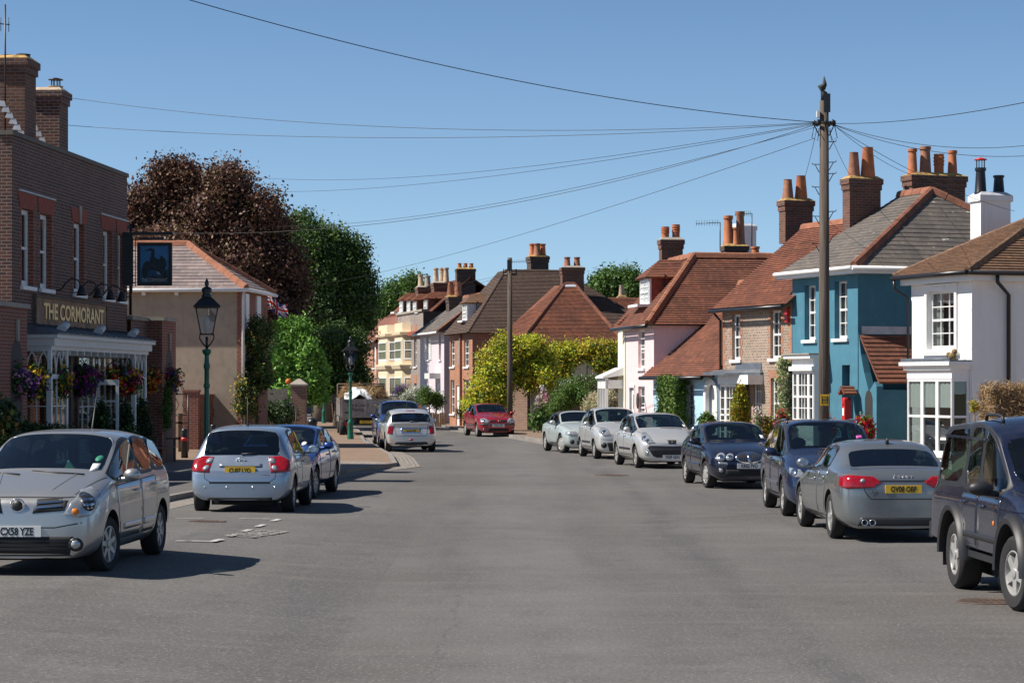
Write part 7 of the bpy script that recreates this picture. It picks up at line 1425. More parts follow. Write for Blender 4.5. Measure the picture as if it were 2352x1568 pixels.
# --- slate blue estate people carrier with roof rails
P = dict(L=4.47, W=1.8, H=1.635, wb=2.7, fo=.92, r=.325, hz0=.86, hz1=1.08, bf=.98, br=1.05, cowl=1.0, hdr=.2, bp=-.25, cp=-1.15, rt=-1.95, rb=-2.08, tz=1.04, side=((4, 5), (6,), (7,)), spokes=7, sw=.14, hi=1)
c = mk_car(P, 'slate blue people carrier with roof rails behind the grey saloon', slateblue, (4.61, 39.4), (.0, -1), 'R')
v = ('F', 34); c.lamp(v, c.xyz(v, [(2.2, .5, .69), (2.13, .7, .68), (2.0, .82, .75), (1.92, .83, .85), (2.08, .62, .82)]), bulbs=[(*c.xyz(v, [(2.05, .72, .78)])[0], .07, 'chrome')]); c.rails(.0, -1.85, .62, c.paint); gaps_front(c, P); c.mirror(.68, 1.02, w=.24); c.door(-.25, .95, .36, .95, -.15, .92, arch=[(-.25, .34), (.85, .34), (1.02, .65), (1.0, .96), (-.25, 1.0)]); c.door(-1.1, -.3, .36, 1.0, -1.05, .96, arch=[(-.29, .34), (-.87, .34), (-1.02, .62), (-1.15, 1.03), (-.29, 1.0)]); c.both('L', [(-.85, .5), (.85, .5), (.85, .56), (-.85, .56)], .01, c.paint, 'rub_strip'); c.both('L', [(.98, .86), (1.06, .86), (1.06, .9), (.98, .9)], .006, G['amber'], 'side_repeater'); c.wiper('F', .5, 1.1, -.2, 1.14); c.decal('F', [(.5, 1.3), (.62, 1.31), (.6, 1.36), (.5, 1.35)], .003, plain('sticker_pink', (.6, .1, .4)), 'sticker'); c.aerial(-1.2, .4, -.5, .3)
# --- grey saloon seen from behind
P = dict(L=4.7, W=1.83, H=1.43, wb=2.81, fo=.86, r=.33, hz0=.74, hz1=.97, bf=.93, br=1.0, cowl=.78, hdr=.0, bp=-.35, cp=-1.1, rt=-1.3, rb=-1.88, tz=1.02, kind='saloon', rz=1.33, side=((4, 5), (6,)), rglass='car_glass_dark', spokes=5, sw=.17, hi=1, gap=.05, rp=.05, tw=.74)
c = mk_car(P, 'grey saloon car seen from behind with wide red tail lights', grey, (4.55, 36.5), (-.03, 1), 'L')
v = ('B', 32); c.lamp(v, c.xyz(v, [(-2.4, .3, .86), (-2.4, .42, .78), (-2.3, .76, .76), (-2.1, .885, .8), (-2.1, .885, .93), (-2.3, .78, .96), (-2.4, .45, .94)]), 'lens_red', 'tail_light', [(*c.xyz(v, [(-2.38, .58, .88)])[0], .03, 'lens')])
c.line('B', [(-.62, .97), (-.54, .72), (-.46, .62), (.46, .62), (.54, .72), (.62, .97)], .012, G['under'], 'boot_gap'); c.line('B', [(-.4, .875), (.4, .875)], .02, G['trim'], 'lip_line', .003); c.plate('B', .76, 'OV08 OBF', True); c.badge('B', 0, .935, .04, None, 'rings4'); text_obj('A4', .075, G['chrome'], c.root, c.hit('B', .42, .72, .006), basis((0, -1, 0), (0, 0, 1)), 'badge_lettering'); text_obj('2.0 TDI', .055, G['chrome'], c.root, c.hit('B', -.42, .71, .006), basis((0, -1, 0), (0, 0, 1)), 'badge_lettering')
c.decal('B', [(-.66, .2), (.66, .2), (.6, .36), (-.6, .36)], .004, G['trim'], 'lower_valance'); p = c.hit('B', .5, .29, .0); mb = MB()
for dy in (-.055, .055): mb.lathe([(.045, .04), (.048, -.05), (.04, -.052), (.036, .02)], (p.x, p.y + dy, p.z), 12, 0, 'x')
mb.build('exhaust', G['chrome'], c.root); c.mirror(.55, .98, w=.2); c.door(-.35, .75, .33, .92, -.25, .84, arch=[(-.35, .31), (.78, .31), (.95, .62), (.9, .92), (-.35, .96)]); c.door(-1.0, -.39, .33, .95, -1.0, .88, arch=[(-.39, .31), (-.9, .31), (-1.02, .55), (-1.12, .97), (-.39, .965)]); p = c.hit('T', -1.15, 0, 0); mb = MB(); mb.rings([[(p.x - .09, -.025, p.z - .01), (p.x + .09, -.015, p.z - .01), (p.x + .09, .015, p.z - .01), (p.x - .09, .025, p.z - .01)], [(p.x - .1, -.008, p.z + .07), (p.x - .06, -.006, p.z + .07), (p.x - .06, .006, p.z + .07), (p.x - .1, .008, p.z + .07)]]); mb.build('roof_aerial', G['trim'], c.root)
# --- dark blue off-road car at the right edge
P = dict(L=4.7, W=1.89, H=1.93, Hf=1.8, boxy=True, ew=.97, fw=.9, wb=2.54, fo=.8, r=.375, hz0=.98, hz1=1.2, bf=1.12, br=1.12, cowl=.78, hdr=.28, bp=-.12, cp=-.82, rt=-2.15, rb=-2.22, tz=1.1, side=((4, 5), (6,), (7,)), zb=.42, tw=.86, gw=.97, nose=.06, hi=1, gap=.1, tyrew=.25, rim=.23, sw=.24, spokes=5, steer=.12, ap=.06, tuck=.02, sp=.045)
c = mk_car(P, 'dark blue off-road estate car with roof bars at the right edge', navy2 if 'navy2' in globals() else carpaint('paint_dark_blue', (.012, .018, .045), .35, .22, .6), (4.98, 22.95), (.09, -2.4), 'R', name='parked_off_road_car') if 0 else mk_car(P, 'dark blue off-road estate car with roof bars at the right edge', carpaint('paint_dark_blue', (.012, .018, .045), .35, .22, .6), (4.98, 22.95), (.09, -2.4), 'R')
for v in 'LR':
    sg = 1 if v == 'L' else -1
    for x in (P['wb'] / 2, -P['wb'] / 2):
        fl = MB(); rs = []
        for a in np.linspace(-.05, math.pi + .05, 19): rs.append([(x + rr * math.cos(a), sg * (P['W'] / 2 + dy), .39 + rr * math.sin(a)) for rr, dy in ((.475, -.03), (.475, .035), (.53, .045), (.575, .0), (.575, -.05))])
        fl.rings(rs, 0, True); fl.build('arch_flare', G['trim'], c.root, angle=50)
    c.decal(v, [(-2.2, .82), (1.8, .82), (1.8, .86), (-2.2, .86)], .008, midblue, 'belt_moulding') if 0 else None
    c.decal(v, [(-.7, .62), (.7, .62), (.7, .68), (-.7, .68)], .014, G['trim'], 'rub_strip')
c.door(-.1, .86, .5, 1.06, 0.02, .98, arch=[(-.12, .48), (.74, .48), (.78, .6), (.8, 1.08), (-.12, 1.08)]); c.door(-.85, -.16, .5, 1.06, -.82, .99, arch=[(-.16, .48), (-.66, .48), (-.72, .7), (-.84, .9), (-.84, 1.08), (-.16, 1.08)])
for v in 'LR': c.line(v, [(-2.22, 1.02), (1.6, 1.0)], .03, c.paint, 'waist_crease', .014); c.line(v, [(-2.1, 1.67), (.1, 1.67)], .03, c.paint, 'roof_gutter', .02)
c.mirror(.66, 1.13, G['trim'], .27); c.rails(-.1, -.85, .66, G['trim'], .05)
for v in 'LR': c.both('L', [(.55, .8), (.61, .8), (.61, .85), (.55, .85)], .008, G['amber'], 'side_repeater') if v == 'L' else None
for sx in (1, -1):
    for sy in (1, -1): mb = MB(); x = sx * P['wb'] / 2 - .5; mb.box(x, x + .015, sy * .8 - .13, sy * .8 + .13, .22, .55); mb.build('mud_flap', G['trim'], c.root)
mb = MB(); mb.box(c.xR - .06, c.xR + .12, -.88, .88, .48, .66); mb.build('rear_bumper', G['trim'], c.root); mb = MB(); [mb.box(-.85, .85, s_ * .86 - .04, s_ * .86 + .04, .4, .47) for s_ in (1, -1)]; mb.build('sill_bar', G['trim'], c.root)
c.lamp('F', [(.5, .82), (.8, .82), (.8, .98), (.5, .98)], bulbs=[(.65, .9, .06, 'chrome')]); c.decal('F', [(-.45, .83), (.45, .83), (.45, .97), (-.45, .97)], .006, G['trim'], 'grille'); mb = MB(); mb.box(c.xF - .1, c.xF + .08, -.9, .9, .5, .68); mb.build('front_bumper', G['trim'], c.root); c.decal('F', [(-.26, .7), (.26, .7), (.26, .8), (-.26, .8)], .01, G['plate_white'], 'number_plate'); gaps_front(c, P)
# --- far grey saloon and blue car beyond the lorry
P = dict(L=4.85, W=1.8, H=1.4, wb=2.9, fo=.9, r=.32, hz0=.74, hz1=.95, bf=.9, br=.95, cowl=.8, hdr=.0, bp=-.4, cp=-1.1, rt=-1.4, rb=-1.95, tz=.96, kind='saloon', rz=1.32, side=((4, 5), (6,)), inside=False)
c = mk_car(P, 'grey saloon car far down the street behind the farthest lamp post', darkgrey, (-12.5, 145.8), (-.3, 2.7), 'L')
v = ('B', 30); c.lamp(v, c.xyz(v, [(-2.45, .35, .7), (-2.4, .7, .68), (-2.2, .86, .72), (-2.2, .86, .84), (-2.4, .7, .86)]), 'lens_red', 'tail_light'); c.plate('B', .72, 'HX54 KLO', True) if 0 else c.decal('B', [(-.26, .66), (.26, .66), (.26, .78), (-.26, .78)], .01, G['plate_yellow'], 'number_plate'); c.mirror(.6, .92)
P = dict(L=4.2, W=1.75, H=1.6, wb=2.6, fo=.85, r=.31, hz0=.86, hz1=1.06, bf=.98, br=1.04, cowl=1.0, hdr=.25, bp=-.2, cp=-1.0, rt=-1.6, rb=-1.75, tz=1.04, inside=False)
c = mk_car(P, 'blue car far down the street behind the grey saloon', midblue, (-15.3, 160), (-.35, 2.7), 'L'); c.mirror(.7, 1.0)
v = ('B', 30); c.lamp(v, c.xyz(v, [(-2.0, .55, .75), (-1.9, .8, .75), (-1.9, .8, 1.0), (-2.0, .6, 1.0)]), 'lens_red', 'tail_light')
# --- dropside lorry loaded with straw
p = at(840, 880, 95); T_ = thing('parked_lorry', 'grey dropside lorry loaded with old straw and a white sheet', 'lorry', (p.x, 95, .03), math.atan2(.99, -.12)); lg = plain('lorry_grey', (.3, .27, .25), .7, var=.3, nscale=1.5)
mb = MB(); mb.box(-.0, 3.4, -1.0, 1.0, .9, .98); mb.box(.1, 5.2, -.4, .4, .55, .9, 1); mb.build('bed', [lg, G['under']], T_)
mb = MB(); mb.box(-.06, -.01, -1.02, 1.02, .82, 1.58); [mb.box(-.09, -.06, y - .03, y + .03, .85, 1.6) for y in (-.95, .0, .95)]; [mb.box(-.1, -.06, y, y + .25, z, z + .05, 1) for y in (.6,) for z in (1.0, 1.45)]; tb = mb.build('tailboard', [lg, G['trim']], T_)
text_obj('Town & Country', .21, G['trim'], tb, Vector((-.065, .33, 1.33)), basis((0, -1, 0), (0, 0, 1)), 'lettering', .002, .62); text_obj('Thatching', .21, G['trim'], tb, Vector((-.065, .33, 1.15)), basis((0, -1, 0), (0, 0, 1)), 'lettering', .002, .62)
text_obj('Tel', .1, G['trim'], tb, Vector((-.065, -.5, 1.32)), basis((0, -1, 0), (0, 0, 1)), 'lettering', .002, .7); text_obj('Mobile', .1, G['trim'], tb, Vector((-.065, -.5, 1.2)), basis((0, -1, 0), (0, 0, 1)), 'lettering', .002, .7)
for sy in (1, -1): mb = MB(); mb.box(0, 3.4, sy * 1.02 - .025, sy * 1.02 + .025, .9, 1.62); [mb.box(x, x + .05, sy * 1.05 - .02, sy * 1.05 + .02, .85, 1.64) for x in (.0, 1.1, 2.2, 3.3)]; mb.build('side_board', lg, T_)
mb = MB(); mb.box(3.42, 3.48, -1.0, 1.0, .9, 2.15); [mb.tube([(3.4, y, .9), (3.4, y, 2.2)], .03, 6) for y in (-1, 1)]; mb.tube([(3.4, -1, 2.2), (3.4, 1, 2.2)], .03, 6); mb.build('headboard', G['wood'], T_)
mb = MB(); mb.rings([[(3.6, y, .6), (3.6, y, 1.5), (3.75, y * .95, 2.0), (4.7, y * .95, 2.0), (5.25, y, 1.35), (5.35, y, .6)] for y in (-.95, .95)], smooth=False); cb = mb.build('cab', carpaint('paint_lorry', (.4, .4, .38), .2, .4), T_); mb = MB(); mb.poly([(3.58, -.7, 1.4), (3.58, .7, 1.4), (3.7, .65, 1.9), (3.7, -.65, 1.9)]); mb.build('rear_window', G['car_glass_dark'], cb); mb = MB(); [mb.box(4.9, 5.0, s_ * 1.08 - .1, s_ * 1.08 + .1, 1.35, 1.75) for s_ in (1, -1)]; mb.build('door_mirror', G['trim'], cb)
for x, ys in ((.75, (-.93, -.68, .68, .93)), (4.5, (-.85, .85))):
    for y in ys: mb = MB(); r = .36; mb.lathe([(.2, -.1), (r * .93, -.11), (r, -.08), (r, .08), (r * .93, .11), (.2, .1), (.05, .06)], (x, y, r), 22, 0, 'y'); mb.build('wheel', G['tyre'], T_)
mb = MB(); mb.box(.0, .05, -.95, .95, .5, .62); mb.box(-.02, .0, .62, .92, .5, .64, 1); mb.box(-.02, .0, -.92, -.62, .5, .64, 1); lb = mb.build('light_bar', [G['under'], G['lens_red']], T_); mb = MB(); mb.box(-.05, -.02, -.27, .25, .58, .7); pl_ = mb.build('number_plate', G['plate_yellow'], T_); text_obj('SK52 LYU', .11, G['black'], pl_, Vector((-.053, 0, .64)), basis((0, -1, 0), (0, 0, 1)), 'lettering', .001, .72)
# ------------------------------------------------------------------ plants
LM = leafmat
LB = {'leaf_copper': 2.0, 'leaf_copper_light': 1.7, 'leaf_dark': 2.6, 'leaf_mid': 2.1, 'leaf_fig': 2.4, 'leaf_box': 1.35, 'leaf_gold': 2.0, 'leaf_blackgreen': 1.3, 'leaf_yellow': 1.7}
for nm, a, b, tr in (('leaf_copper', (.075, .036, .024), (.045, .024, .019), .15), ('leaf_copper_light', (.17, .085, .055), (.1, .055, .036), .2), ('leaf_dark', (.022, .045, .012), (.045, .075, .018), .2), ('leaf_mid', (.05, .1, .02), (.09, .14, .03), .3),
    ('leaf_fig', (.1, .2, .035), (.16, .28, .06), .35), ('leaf_gold', (.34, .36, .025), (.22, .28, .025), .45), ('leaf_yellow', (.42, .3, .03), (.3, .26, .03), .3), ('leaf_bronze', (.3, .17, .05), (.22, .15, .04), .25), ('leaf_box', (.075, .13, .012), (.12, .18, .02), .25), ('leaf_conifer_gold', (.36, .23, .015), (.22, .19, .02), .2),
    ('leaf_cream', (.5, .5, .32), (.28, .34, .14), .3), ('leaf_blackgreen', (.012, .028, .01), (.025, .045, .014), .15), ('straw', (.42, .27, .11), (.25, .14, .06), .1), ('twig', (.28, .19, .11), (.17, .11, .065), .1), ('fl_cream', (.62, .52, .36), (.5, .4, .24), .2), ('fl_white', (.75, .74, .7), (.6, .6, .52), .2),
    ('fl_red', (.6, .01, .015), (.4, .01, .02), .2), ('fl_pink', (.75, .3, .38), (.7, .45, .48), .2), ('fl_yellow', (.8, .5, .02), (.7, .4, .02), .2), ('fl_purple', (.16, .04, .3), (.22, .07, .32), .2), ('fl_magenta', (.4, .02, .16), (.3, .02, .12), .2), ('fl_orange', (.8, .2, .02), (.7, .15, .02), .1)): LM(nm, mul(a, LB.get(nm, 1)), mul(b, LB.get(nm, 1)), tr)
NR = np.random.default_rng(5)
def billow(blobs, k=8, r=.42):
    out = []
    for c, q in blobs:
        q = np.array(q)
        for i in range(k):
            d = NR.normal(size=3); d /= np.linalg.norm(d); f = NR.uniform(.55, .85); out.append((tuple(np.array(c) + d * q * f), tuple(q * r * NR.uniform(.75, 1.25) + .02)))
        out.append((c, tuple(q * .7)))
    return out
def leaves(name, blobs, nclump, per, leaf, mats, parent, clump=.35, shell_=.55, asp=.6, up=.25, box=False, flat=0.0, w=None, taper=None):
    """blobs: (centre, radii); leaf clumps spread through the volume, denser towards the outside"""
    C0 = np.array([b[0] for b in blobs], float); RR = np.array([b[1] for b in blobs], float); wt = (RR.prod(1)) ** (2 / 3); wt /= wt.sum()
    ki = NR.choice(len(blobs), nclump, p=wt)
    if box: d = NR.uniform(-1, 1, (nclump, 3)); ax = NR.integers(0, 3, nclump); sd = NR.choice([-1, 1], nclump); m = NR.random(nclump) < .75; d[np.arange(nclump)[m], ax[m]] = sd[m] * NR.uniform(.88, 1.0, m.sum()); out = d / np.linalg.norm(d, axis=1, keepdims=True); pos = C0[ki] + d * RR[ki]
    else: d = NR.normal(size=(nclump, 3)); d /= np.linalg.norm(d, axis=1, keepdims=True); out = d; rad = (shell_ + (1 - shell_) * NR.random(nclump)) * NR.choice([1, 1, 1, .7], nclump); pos = C0[ki] + d * RR[ki] * rad[:, None]
    if taper: 
        z0, z1 = taper; t = np.clip((pos[:, 2] - z0) / (z1 - z0), 0, 1); c = C0.mean(0); pos[:, :2] = c[:2] + (pos[:, :2] - c[:2]) * (1 - .75 * t ** 1.5)[:, None]
    n = nclump * per; P = np.repeat(pos, per, 0) + NR.normal(size=(n, 3)) * clump * .5; O = np.repeat(out, per, 0)
    N = NR.normal(size=(n, 3)) * .7 + O * .75 + np.array([0, 0, up]); N /= np.linalg.norm(N, axis=1, keepdims=True)
    T = np.cross(N, NR.normal(size=(n, 3))); T /= np.linalg.norm(T, axis=1, keepdims=True); B = np.cross(N, T)
    sz = leaf * NR.uniform(.45, 1.45, n)[:, None]
    V = np.stack([P - T * sz * .5, P - B * sz * asp * .5 + T * sz * .05 + N * sz * .08, P + T * sz * .5, P + B * sz * asp * .5 + T * sz * .05 + N * sz * .08], 1).reshape(-1, 3)
    me = bpy.data.meshes.new(name); me.vertices.add(len(V)); me.vertices.foreach_set('co', V.ravel()); me.loops.add(4 * n); me.loops.foreach_set('vertex_index', np.arange(4 * n)); me.polygons.add(n); me.polygons.foreach_set('loop_start', np.arange(0, 4 * n, 4)); 
    for m in mats: me.materials.append(G[m])
    cm = NR.choice(len(mats), nclump, p=(np.array(w) / sum(w)) if w else None); me.polygons.foreach_set('material_index', np.repeat(cm, per).astype(np.int32)); me.update(calc_edges=True); me.validate()
    o = bpy.data.objects.new(name, me); COL.objects.link(o); o.parent = parent; return o
def pxblobs(root, D, L, dy=None):
    out = []
    for (px, py, rx, rz) in L:
        c = at(px, py, D) - root; k = D / FPX; out.append(((c.x, c.y + NR.uniform(-.3, .3) * rx * k, c.z), (rx * k, (dy if dy else rx * k), rz * k)))
    return out
def trunk(par, h, r, limbs, mat='wood', lean=0):
    mb = MB(); mb.tube([(0, 0, -.2), (.05, 0, h * .3), (-.03 + lean, .05, h * .7), (lean, 0, h)], [r * 1.4, r, r * .8, r * .6], 10)
    for (x, y, z) in limbs: mb.tube([(0, 0, h * .55), (x * .4, y * .4, h * .55 + (z - h * .55) * .55), (x, y, z)], [r * .55, r * .35, r * .1], 6)
    return mb.build('trunk', G[mat], par)
def tree(px, D, label, blobs, n, per, leaf, mats, th, tr, w=None, clump=1.0, cat='tree', group=None, name='tree', **k):
    X = (px - CX) * D / FPX; o = thing(name, label, cat, (X, D, 0), 0, group); bl = pxblobs(Vector((X, D, 0)), D, blobs)
    trunk(o, th, tr, [(b[0][0] * .8, b[0][1] * .8, b[0][2]) for b in bl]); leaves('crown', billow(bl, 11, .36), n * 3, per, leaf * .55, mats, o, clump=clump * .55, w=w, **k); return o
LM('leaf_olive', (.17, .13, .05), (.11, .085, .035), .2)
LM('leaf_copper_dark', (.05, .02, .022), (.03, .014, .018), .1)
tree(480, 112, 'large copper beech with purple brown leaves behind the roughcast house', [(470, 445, 125, 92), (370, 490, 95, 88), (560, 520, 110, 95), (620, 610, 85, 85), (450, 600, 160, 105), (320, 570, 60, 120), (665, 690, 45, 75), (530, 705, 130, 80), (400, 420, 60, 45), (540, 430, 50, 50)], 3300, 17, .3, ['leaf_copper', 'leaf_copper_light', 'leaf_copper_dark', 'leaf_olive'], 6, .5, [6, 2.6, 1.6, 1.2], 1.1)
tree(740, 130, 'tall dark green tree right of the copper beech', [(715, 560, 75, 70), (780, 610, 65, 70), (690, 620, 60, 90), (805, 690, 48, 75), (740, 700, 85, 95), (690, 530, 45, 42), (825, 730, 35, 45), (755, 555, 42, 42), (835, 655, 26, 36), (810, 610, 35, 35), (845, 700, 20, 30)], 1900, 16, .3, ['leaf_dark', 'leaf_mid', 'leaf_blackgreen'], 6, .45, [5, 3, 2], 1.1)
tree(660, 109, 'bright green fig tree behind the grey board fence', [(662, 765, 34, 36), (645, 830, 46, 50), (700, 810, 40, 50), (690, 752, 24, 22), (715, 870, 45, 35), (640, 890, 48, 32), (618, 855, 26, 35), (690, 905, 55, 26), (732, 835, 16, 26), (655, 925, 50, 20)], 700, 10, .34, ['leaf_fig', 'leaf_mid'], 2.6, .14, [5, 2], .7, up=.5)
tree(775, 116, 'dark green rounded tree between the fig tree and the truck', [(765, 790, 58, 55), (800, 835, 40, 80), (740, 850, 50, 60), (822, 830, 22, 80), (770, 880, 60, 40)], 1000, 13, .26, ['leaf_mid', 'leaf_dark', 'leaf_blackgreen'], 3, .2, [3, 4, 2], .7)
tree(900, 190, 'mid green trees on the skyline left of the far chimneys', [(890, 700, 42, 42), (930, 680, 35, 40), (868, 720, 35, 35), (950, 655, 16, 26), (915, 700, 50, 45)], 700, 12, .4, ['leaf_mid', 'leaf_dark'], 7, .4, [4, 2], 1.3)
tree(1420, 150, 'leafy green tree behind the roofs right of the low russet house', [(1395, 652, 40, 34), (1450, 655, 38, 36), (1425, 670, 55, 30), (1372, 668, 24, 22), (1480, 668, 20, 22)], 650, 12, .36, ['leaf_mid', 'leaf_dark'], 6, .4, [4, 2], 1.0)
def bush(px, D, label, blobs, n, per, leaf, mats, w=None, clump=.35, dy=None, name='shrub', cat='shrub', z=0.1, **k):
    X = (px - CX) * D / FPX; o = thing(name, label, cat, (X, D, z)); bl = pxblobs(Vector((X, D, z)), D, blobs, dy); leaves('foliage', billow(bl), int(n * 2.6), per, leaf * .62, mats, o, clump=clump * .7, w=w, **k)
    mb = MB(); 
    for i, b in enumerate(bl[:2]): mb.tube([(b[0][0] * .3, b[0][1] * .3, -.15), (b[0][0] * .7, b[0][1] * .7, b[0][2] * .5), b[0]], [.05, .035, .015], 5)
    mb.build('stems', G['wood'], o); return o
bush(772, 121, 'golden yellow leafed shrub just behind the loaded truck', [(772, 885, 27, 15), (760, 895, 20, 15), (790, 890, 20, 16)], 260, 9, .16, ['leaf_gold', 'leaf_yellow', 'leaf_bronze'], [4, 2, 1])
bush(620, 99, 'dark mixed shrubs in front of the grey board fence', [(615, 945, 35, 30), (580, 935, 30, 30), (650, 950, 30, 28)], 420, 10, .14, ['leaf_blackgreen', 'leaf_dark'], [3, 2])
bush(655, 101, 'purple flowering lavender bush beside the weathered gate pier', [(652, 945, 30, 22)], 240, 10, .1, ['leaf_dark', 'fl_purple', 'leaf_blackgreen'], [3, 2, 2])
bush(730, 135, 'dark hedge behind the farthest lamp post', [(700, 895, 40, 40), (760, 895, 45, 40), (820, 890, 40, 45), (660, 890, 40, 45)], 900, 10, .22, ['leaf_dark', 'leaf_blackgreen'], [2, 2], .6, name='hedge', cat='hedge')
bush(840, 170, 'green hedge at the far bend left of the brown roofed house', [(800, 880, 50, 50), (740, 870, 60, 60), (690, 870, 60, 60)], 700, 9, .3, ['leaf_dark', 'leaf_mid'], [2, 2], .8, name='hedge', cat='hedge')
bush(590, 76.6, 'tall ivy clad column on the corner of the roughcast house', [(595, 775, 30, 40), (588, 825, 34, 50), (602, 860, 20, 40), (572, 880, 22, 30)], 620, 11, .13, ['leaf_dark', 'leaf_mid', 'leaf_bronze', 'leaf_blackgreen'], [4, 2, 1, 3], .3, .55, name='ivy', cat='ivy')
bush(562, 75.6, 'shrub with golden young leaves at the foot of the ivy', [(554, 890, 10, 26), (574, 905, 12, 18), (560, 935, 14, 26), (580, 940, 12, 24)], 150, 9, .12, ['leaf_bronze', 'leaf_dark', 'leaf_yellow', 'leaf_blackgreen'], [1.2, 4, .8, 2], .3)
W1 = [(1105, 905, 32, 42), (1140, 850, 42, 58), (1180, 812, 50, 34), (1230, 838, 48, 46), (1248, 865, 34, 26), (1205, 850, 40, 40), (1115, 945, 38, 22), (1092, 925, 20, 22), (1138, 910, 34, 45), (1220, 800, 35, 22), (1160, 790, 25, 18)]
bush(1170, 105.2, 'large yellow green wisteria covering the garden wall behind the red hatchback', W1, 2300, 11, .2, ['leaf_gold', 'leaf_yellow', 'leaf_mid', 'leaf_bronze'], [6, 3, 3, 1.3], .5, .75, name='wisteria', cat='climber')
bush(1340, 110.3, 'wisteria arching under the eaves of the russet roofed house', [(1300, 815, 45, 22), (1350, 805, 50, 22), (1395, 815, 30, 30), (1270, 850, 25, 40), (1405, 860, 14, 26), (1380, 830, 25, 18), (1290, 870, 30, 30)], 1150, 11, .19, ['leaf_mid', 'leaf_gold', 'leaf_yellow', 'leaf_bronze'], [3, 4, 3, 1.5], .45, .6, name='wisteria', cat='climber')
bush(1250, 107.5, 'trailing leafy plants along the top of the stepped garden wall', [(1330, 880, 60, 10), (1390, 885, 35, 14), (1270, 885, 30, 8)], 330, 9, .14, ['leaf_mid', 'leaf_dark', 'fl_white'], [4, 4, .6])
bush(1310, 97, 'rounded green hedge bush behind the convertible', [(1300, 918, 38, 28), (1335, 908, 34, 20), (1285, 935, 25, 22)], 620, 11, .11, ['leaf_mid', 'leaf_box', 'leaf_dark'], [3, 3, 2], .3)
bush(1392, 91, 'cream flowered bush in front of the white porch', [(1390, 918, 44, 22), (1415, 928, 28, 20), (1365, 930, 26, 20)], 520, 11, .1, ['fl_cream', 'leaf_cream', 'leaf_mid'], [5, 2, 1.4], .25)
for i, (px, hgt, lab) in enumerate(((1236, 905, 'left hollyhock with pale pink flowers by the mauve gate'), (1247, 882, 'tallest hollyhock with pink flowers by the mauve gate'), (1257, 900, 'right hollyhock with pink flowers by the mauve gate'))):
    o = thing('hollyhock', lab, 'flower', ((px - CX) * 101 / FPX, 101 + i * .3, .1), 0, 'hollyhocks beside the garden gate'); zt = at(px, hgt, 101).z - .1; mb = MB(); mb.tube([(0, 0, 0), (.03, 0, zt)], .02, 5); mb.build('stem', G['leaf_mid'], o); leaves('leaves', [((0, 0, zt * .3), (.35, .3, zt * .3))], 40, 8, .2, ['leaf_mid', 'leaf_dark'], o, clump=.25); leaves('flowers', [((.02, 0, zt * .8), (.1, .1, zt * .22))], 14, 8, .1, ['fl_pink', 'fl_white'], o, clump=.1)
bush(958, 124, 'white flowered hydrangea in front of the grey flint house', [(955, 908, 25, 14), (940, 915, 15, 14)], 260, 10, .14, ['fl_white', 'leaf_mid'], [3, 2])
bush(990, 121, 'dense dark green shrub in front of the lavender house', [(985, 915, 22, 22), (1005, 922, 20, 16)], 420, 10, .12, ['leaf_dark', 'leaf_box', 'leaf_mid'], [3, 2, 1])
bush(1072, 112.5, 'variegated low bush at the foot of the orange brick house', [(1070, 948, 16, 14), (1085, 955, 14, 14)], 220, 9, .11, ['leaf_cream', 'leaf_mid'], [2, 3])
o = thing('low_fence', 'low brown timber fence in front of the lavender house', 'fence', (at(988, 0, 119.5).x, 119.5, .0)); W = 40 * 119.5 / FPX; mb = MB(); [mb.box(i * .12, i * .12 + .11, 0, .03, 0, .72 + rnd.uniform(-.03, .03)) for i in range(int(W / .12))]; mb.build('boards', G['wood_brown'], o)
o = thing('garden_wall', 'low red brick wall below the cream bay windows', 'wall', (at(900, 0, 126).x, 126, 0), R(-8)); mb = MB(); mb.box(0, 1.6, 0, .3, 0, 1.35); mb.build('brickwork', G['red_brick'], o); mb = MB(); mb.box(-.03, 1.63, -.03, .33, 1.352, 1.42); mb.build('coping', G['stone_grey'], o)
bush(925, 125, 'purple lavender plants beside the white hydrangea', [(925, 893, 12, 8), (915, 900, 10, 8)], 130, 8, .1, ['fl_purple', 'leaf_mid'], [3, 2])
def rowbush(F, px0, px1, pyt, pyb, yl, label, n, per, leaf, mats, w=None, depth=.35, box=True, name='shrub', cat='shrub', clump=.12, taper=False, rz=0):
    x0, zt = F.fy(px0, pyt, yl); x1, zb = F.fy(px1, pyb, yl); depth = depth * .6; hw = max(.12, (x1 - x0) / 2 - depth * 1.75); c = F.w((x0 + x1) / 2, yl, 0); o = thing(name, label, cat, c, F.a); zt -= 0; zb = max(zb, 0)
    leaves('foliage', [((0, 0, (zt + zb) / 2), (hw, depth, (zt - zb) / 2))], n, per, leaf * .85, mats, o, clump=clump, w=w, box=box, taper=(zb, zt) if taper else None)
    mb = MB(); mb.tube([(0, 0, 0), (.03, 0, zb + (zt - zb) * .6)], [.06, .03], 6); mb.build('stem', G['wood'], o); return o
rowbush(FB, 1513, 1573, 870, 1000, -.4, 'tall square clipped green bush against the pale blue wall', 1300, 10, .1, ['leaf_box', 'leaf_mid', 'leaf_dark'], [4, 2, 1.5])
rowbush(FF, 1676, 1724, 882, 1010, -1.0, 'golden clipped conifer in front of the flint cottage', 1100, 12, .085, ['leaf_conifer_gold', 'leaf_gold', 'leaf_box'], [5, 1.5, 1.5], .5, False, taper=True)
rowbush(FF, 1788, 1812, 828, 1000, -.18, 'cream variegated climber on the flint wall beside the white bay', 420, 10, .085, ['leaf_cream', 'leaf_mid', 'fl_cream'], [4, 2, 1], .16, name='climber', cat='climber')
rowbush(FF, 1606, 1642, 945, 1010, -1.3, 'small leafy evergreen before the white arched doorway', 150, 8, .12, ['leaf_mid', 'leaf_box'], None, .4, False)
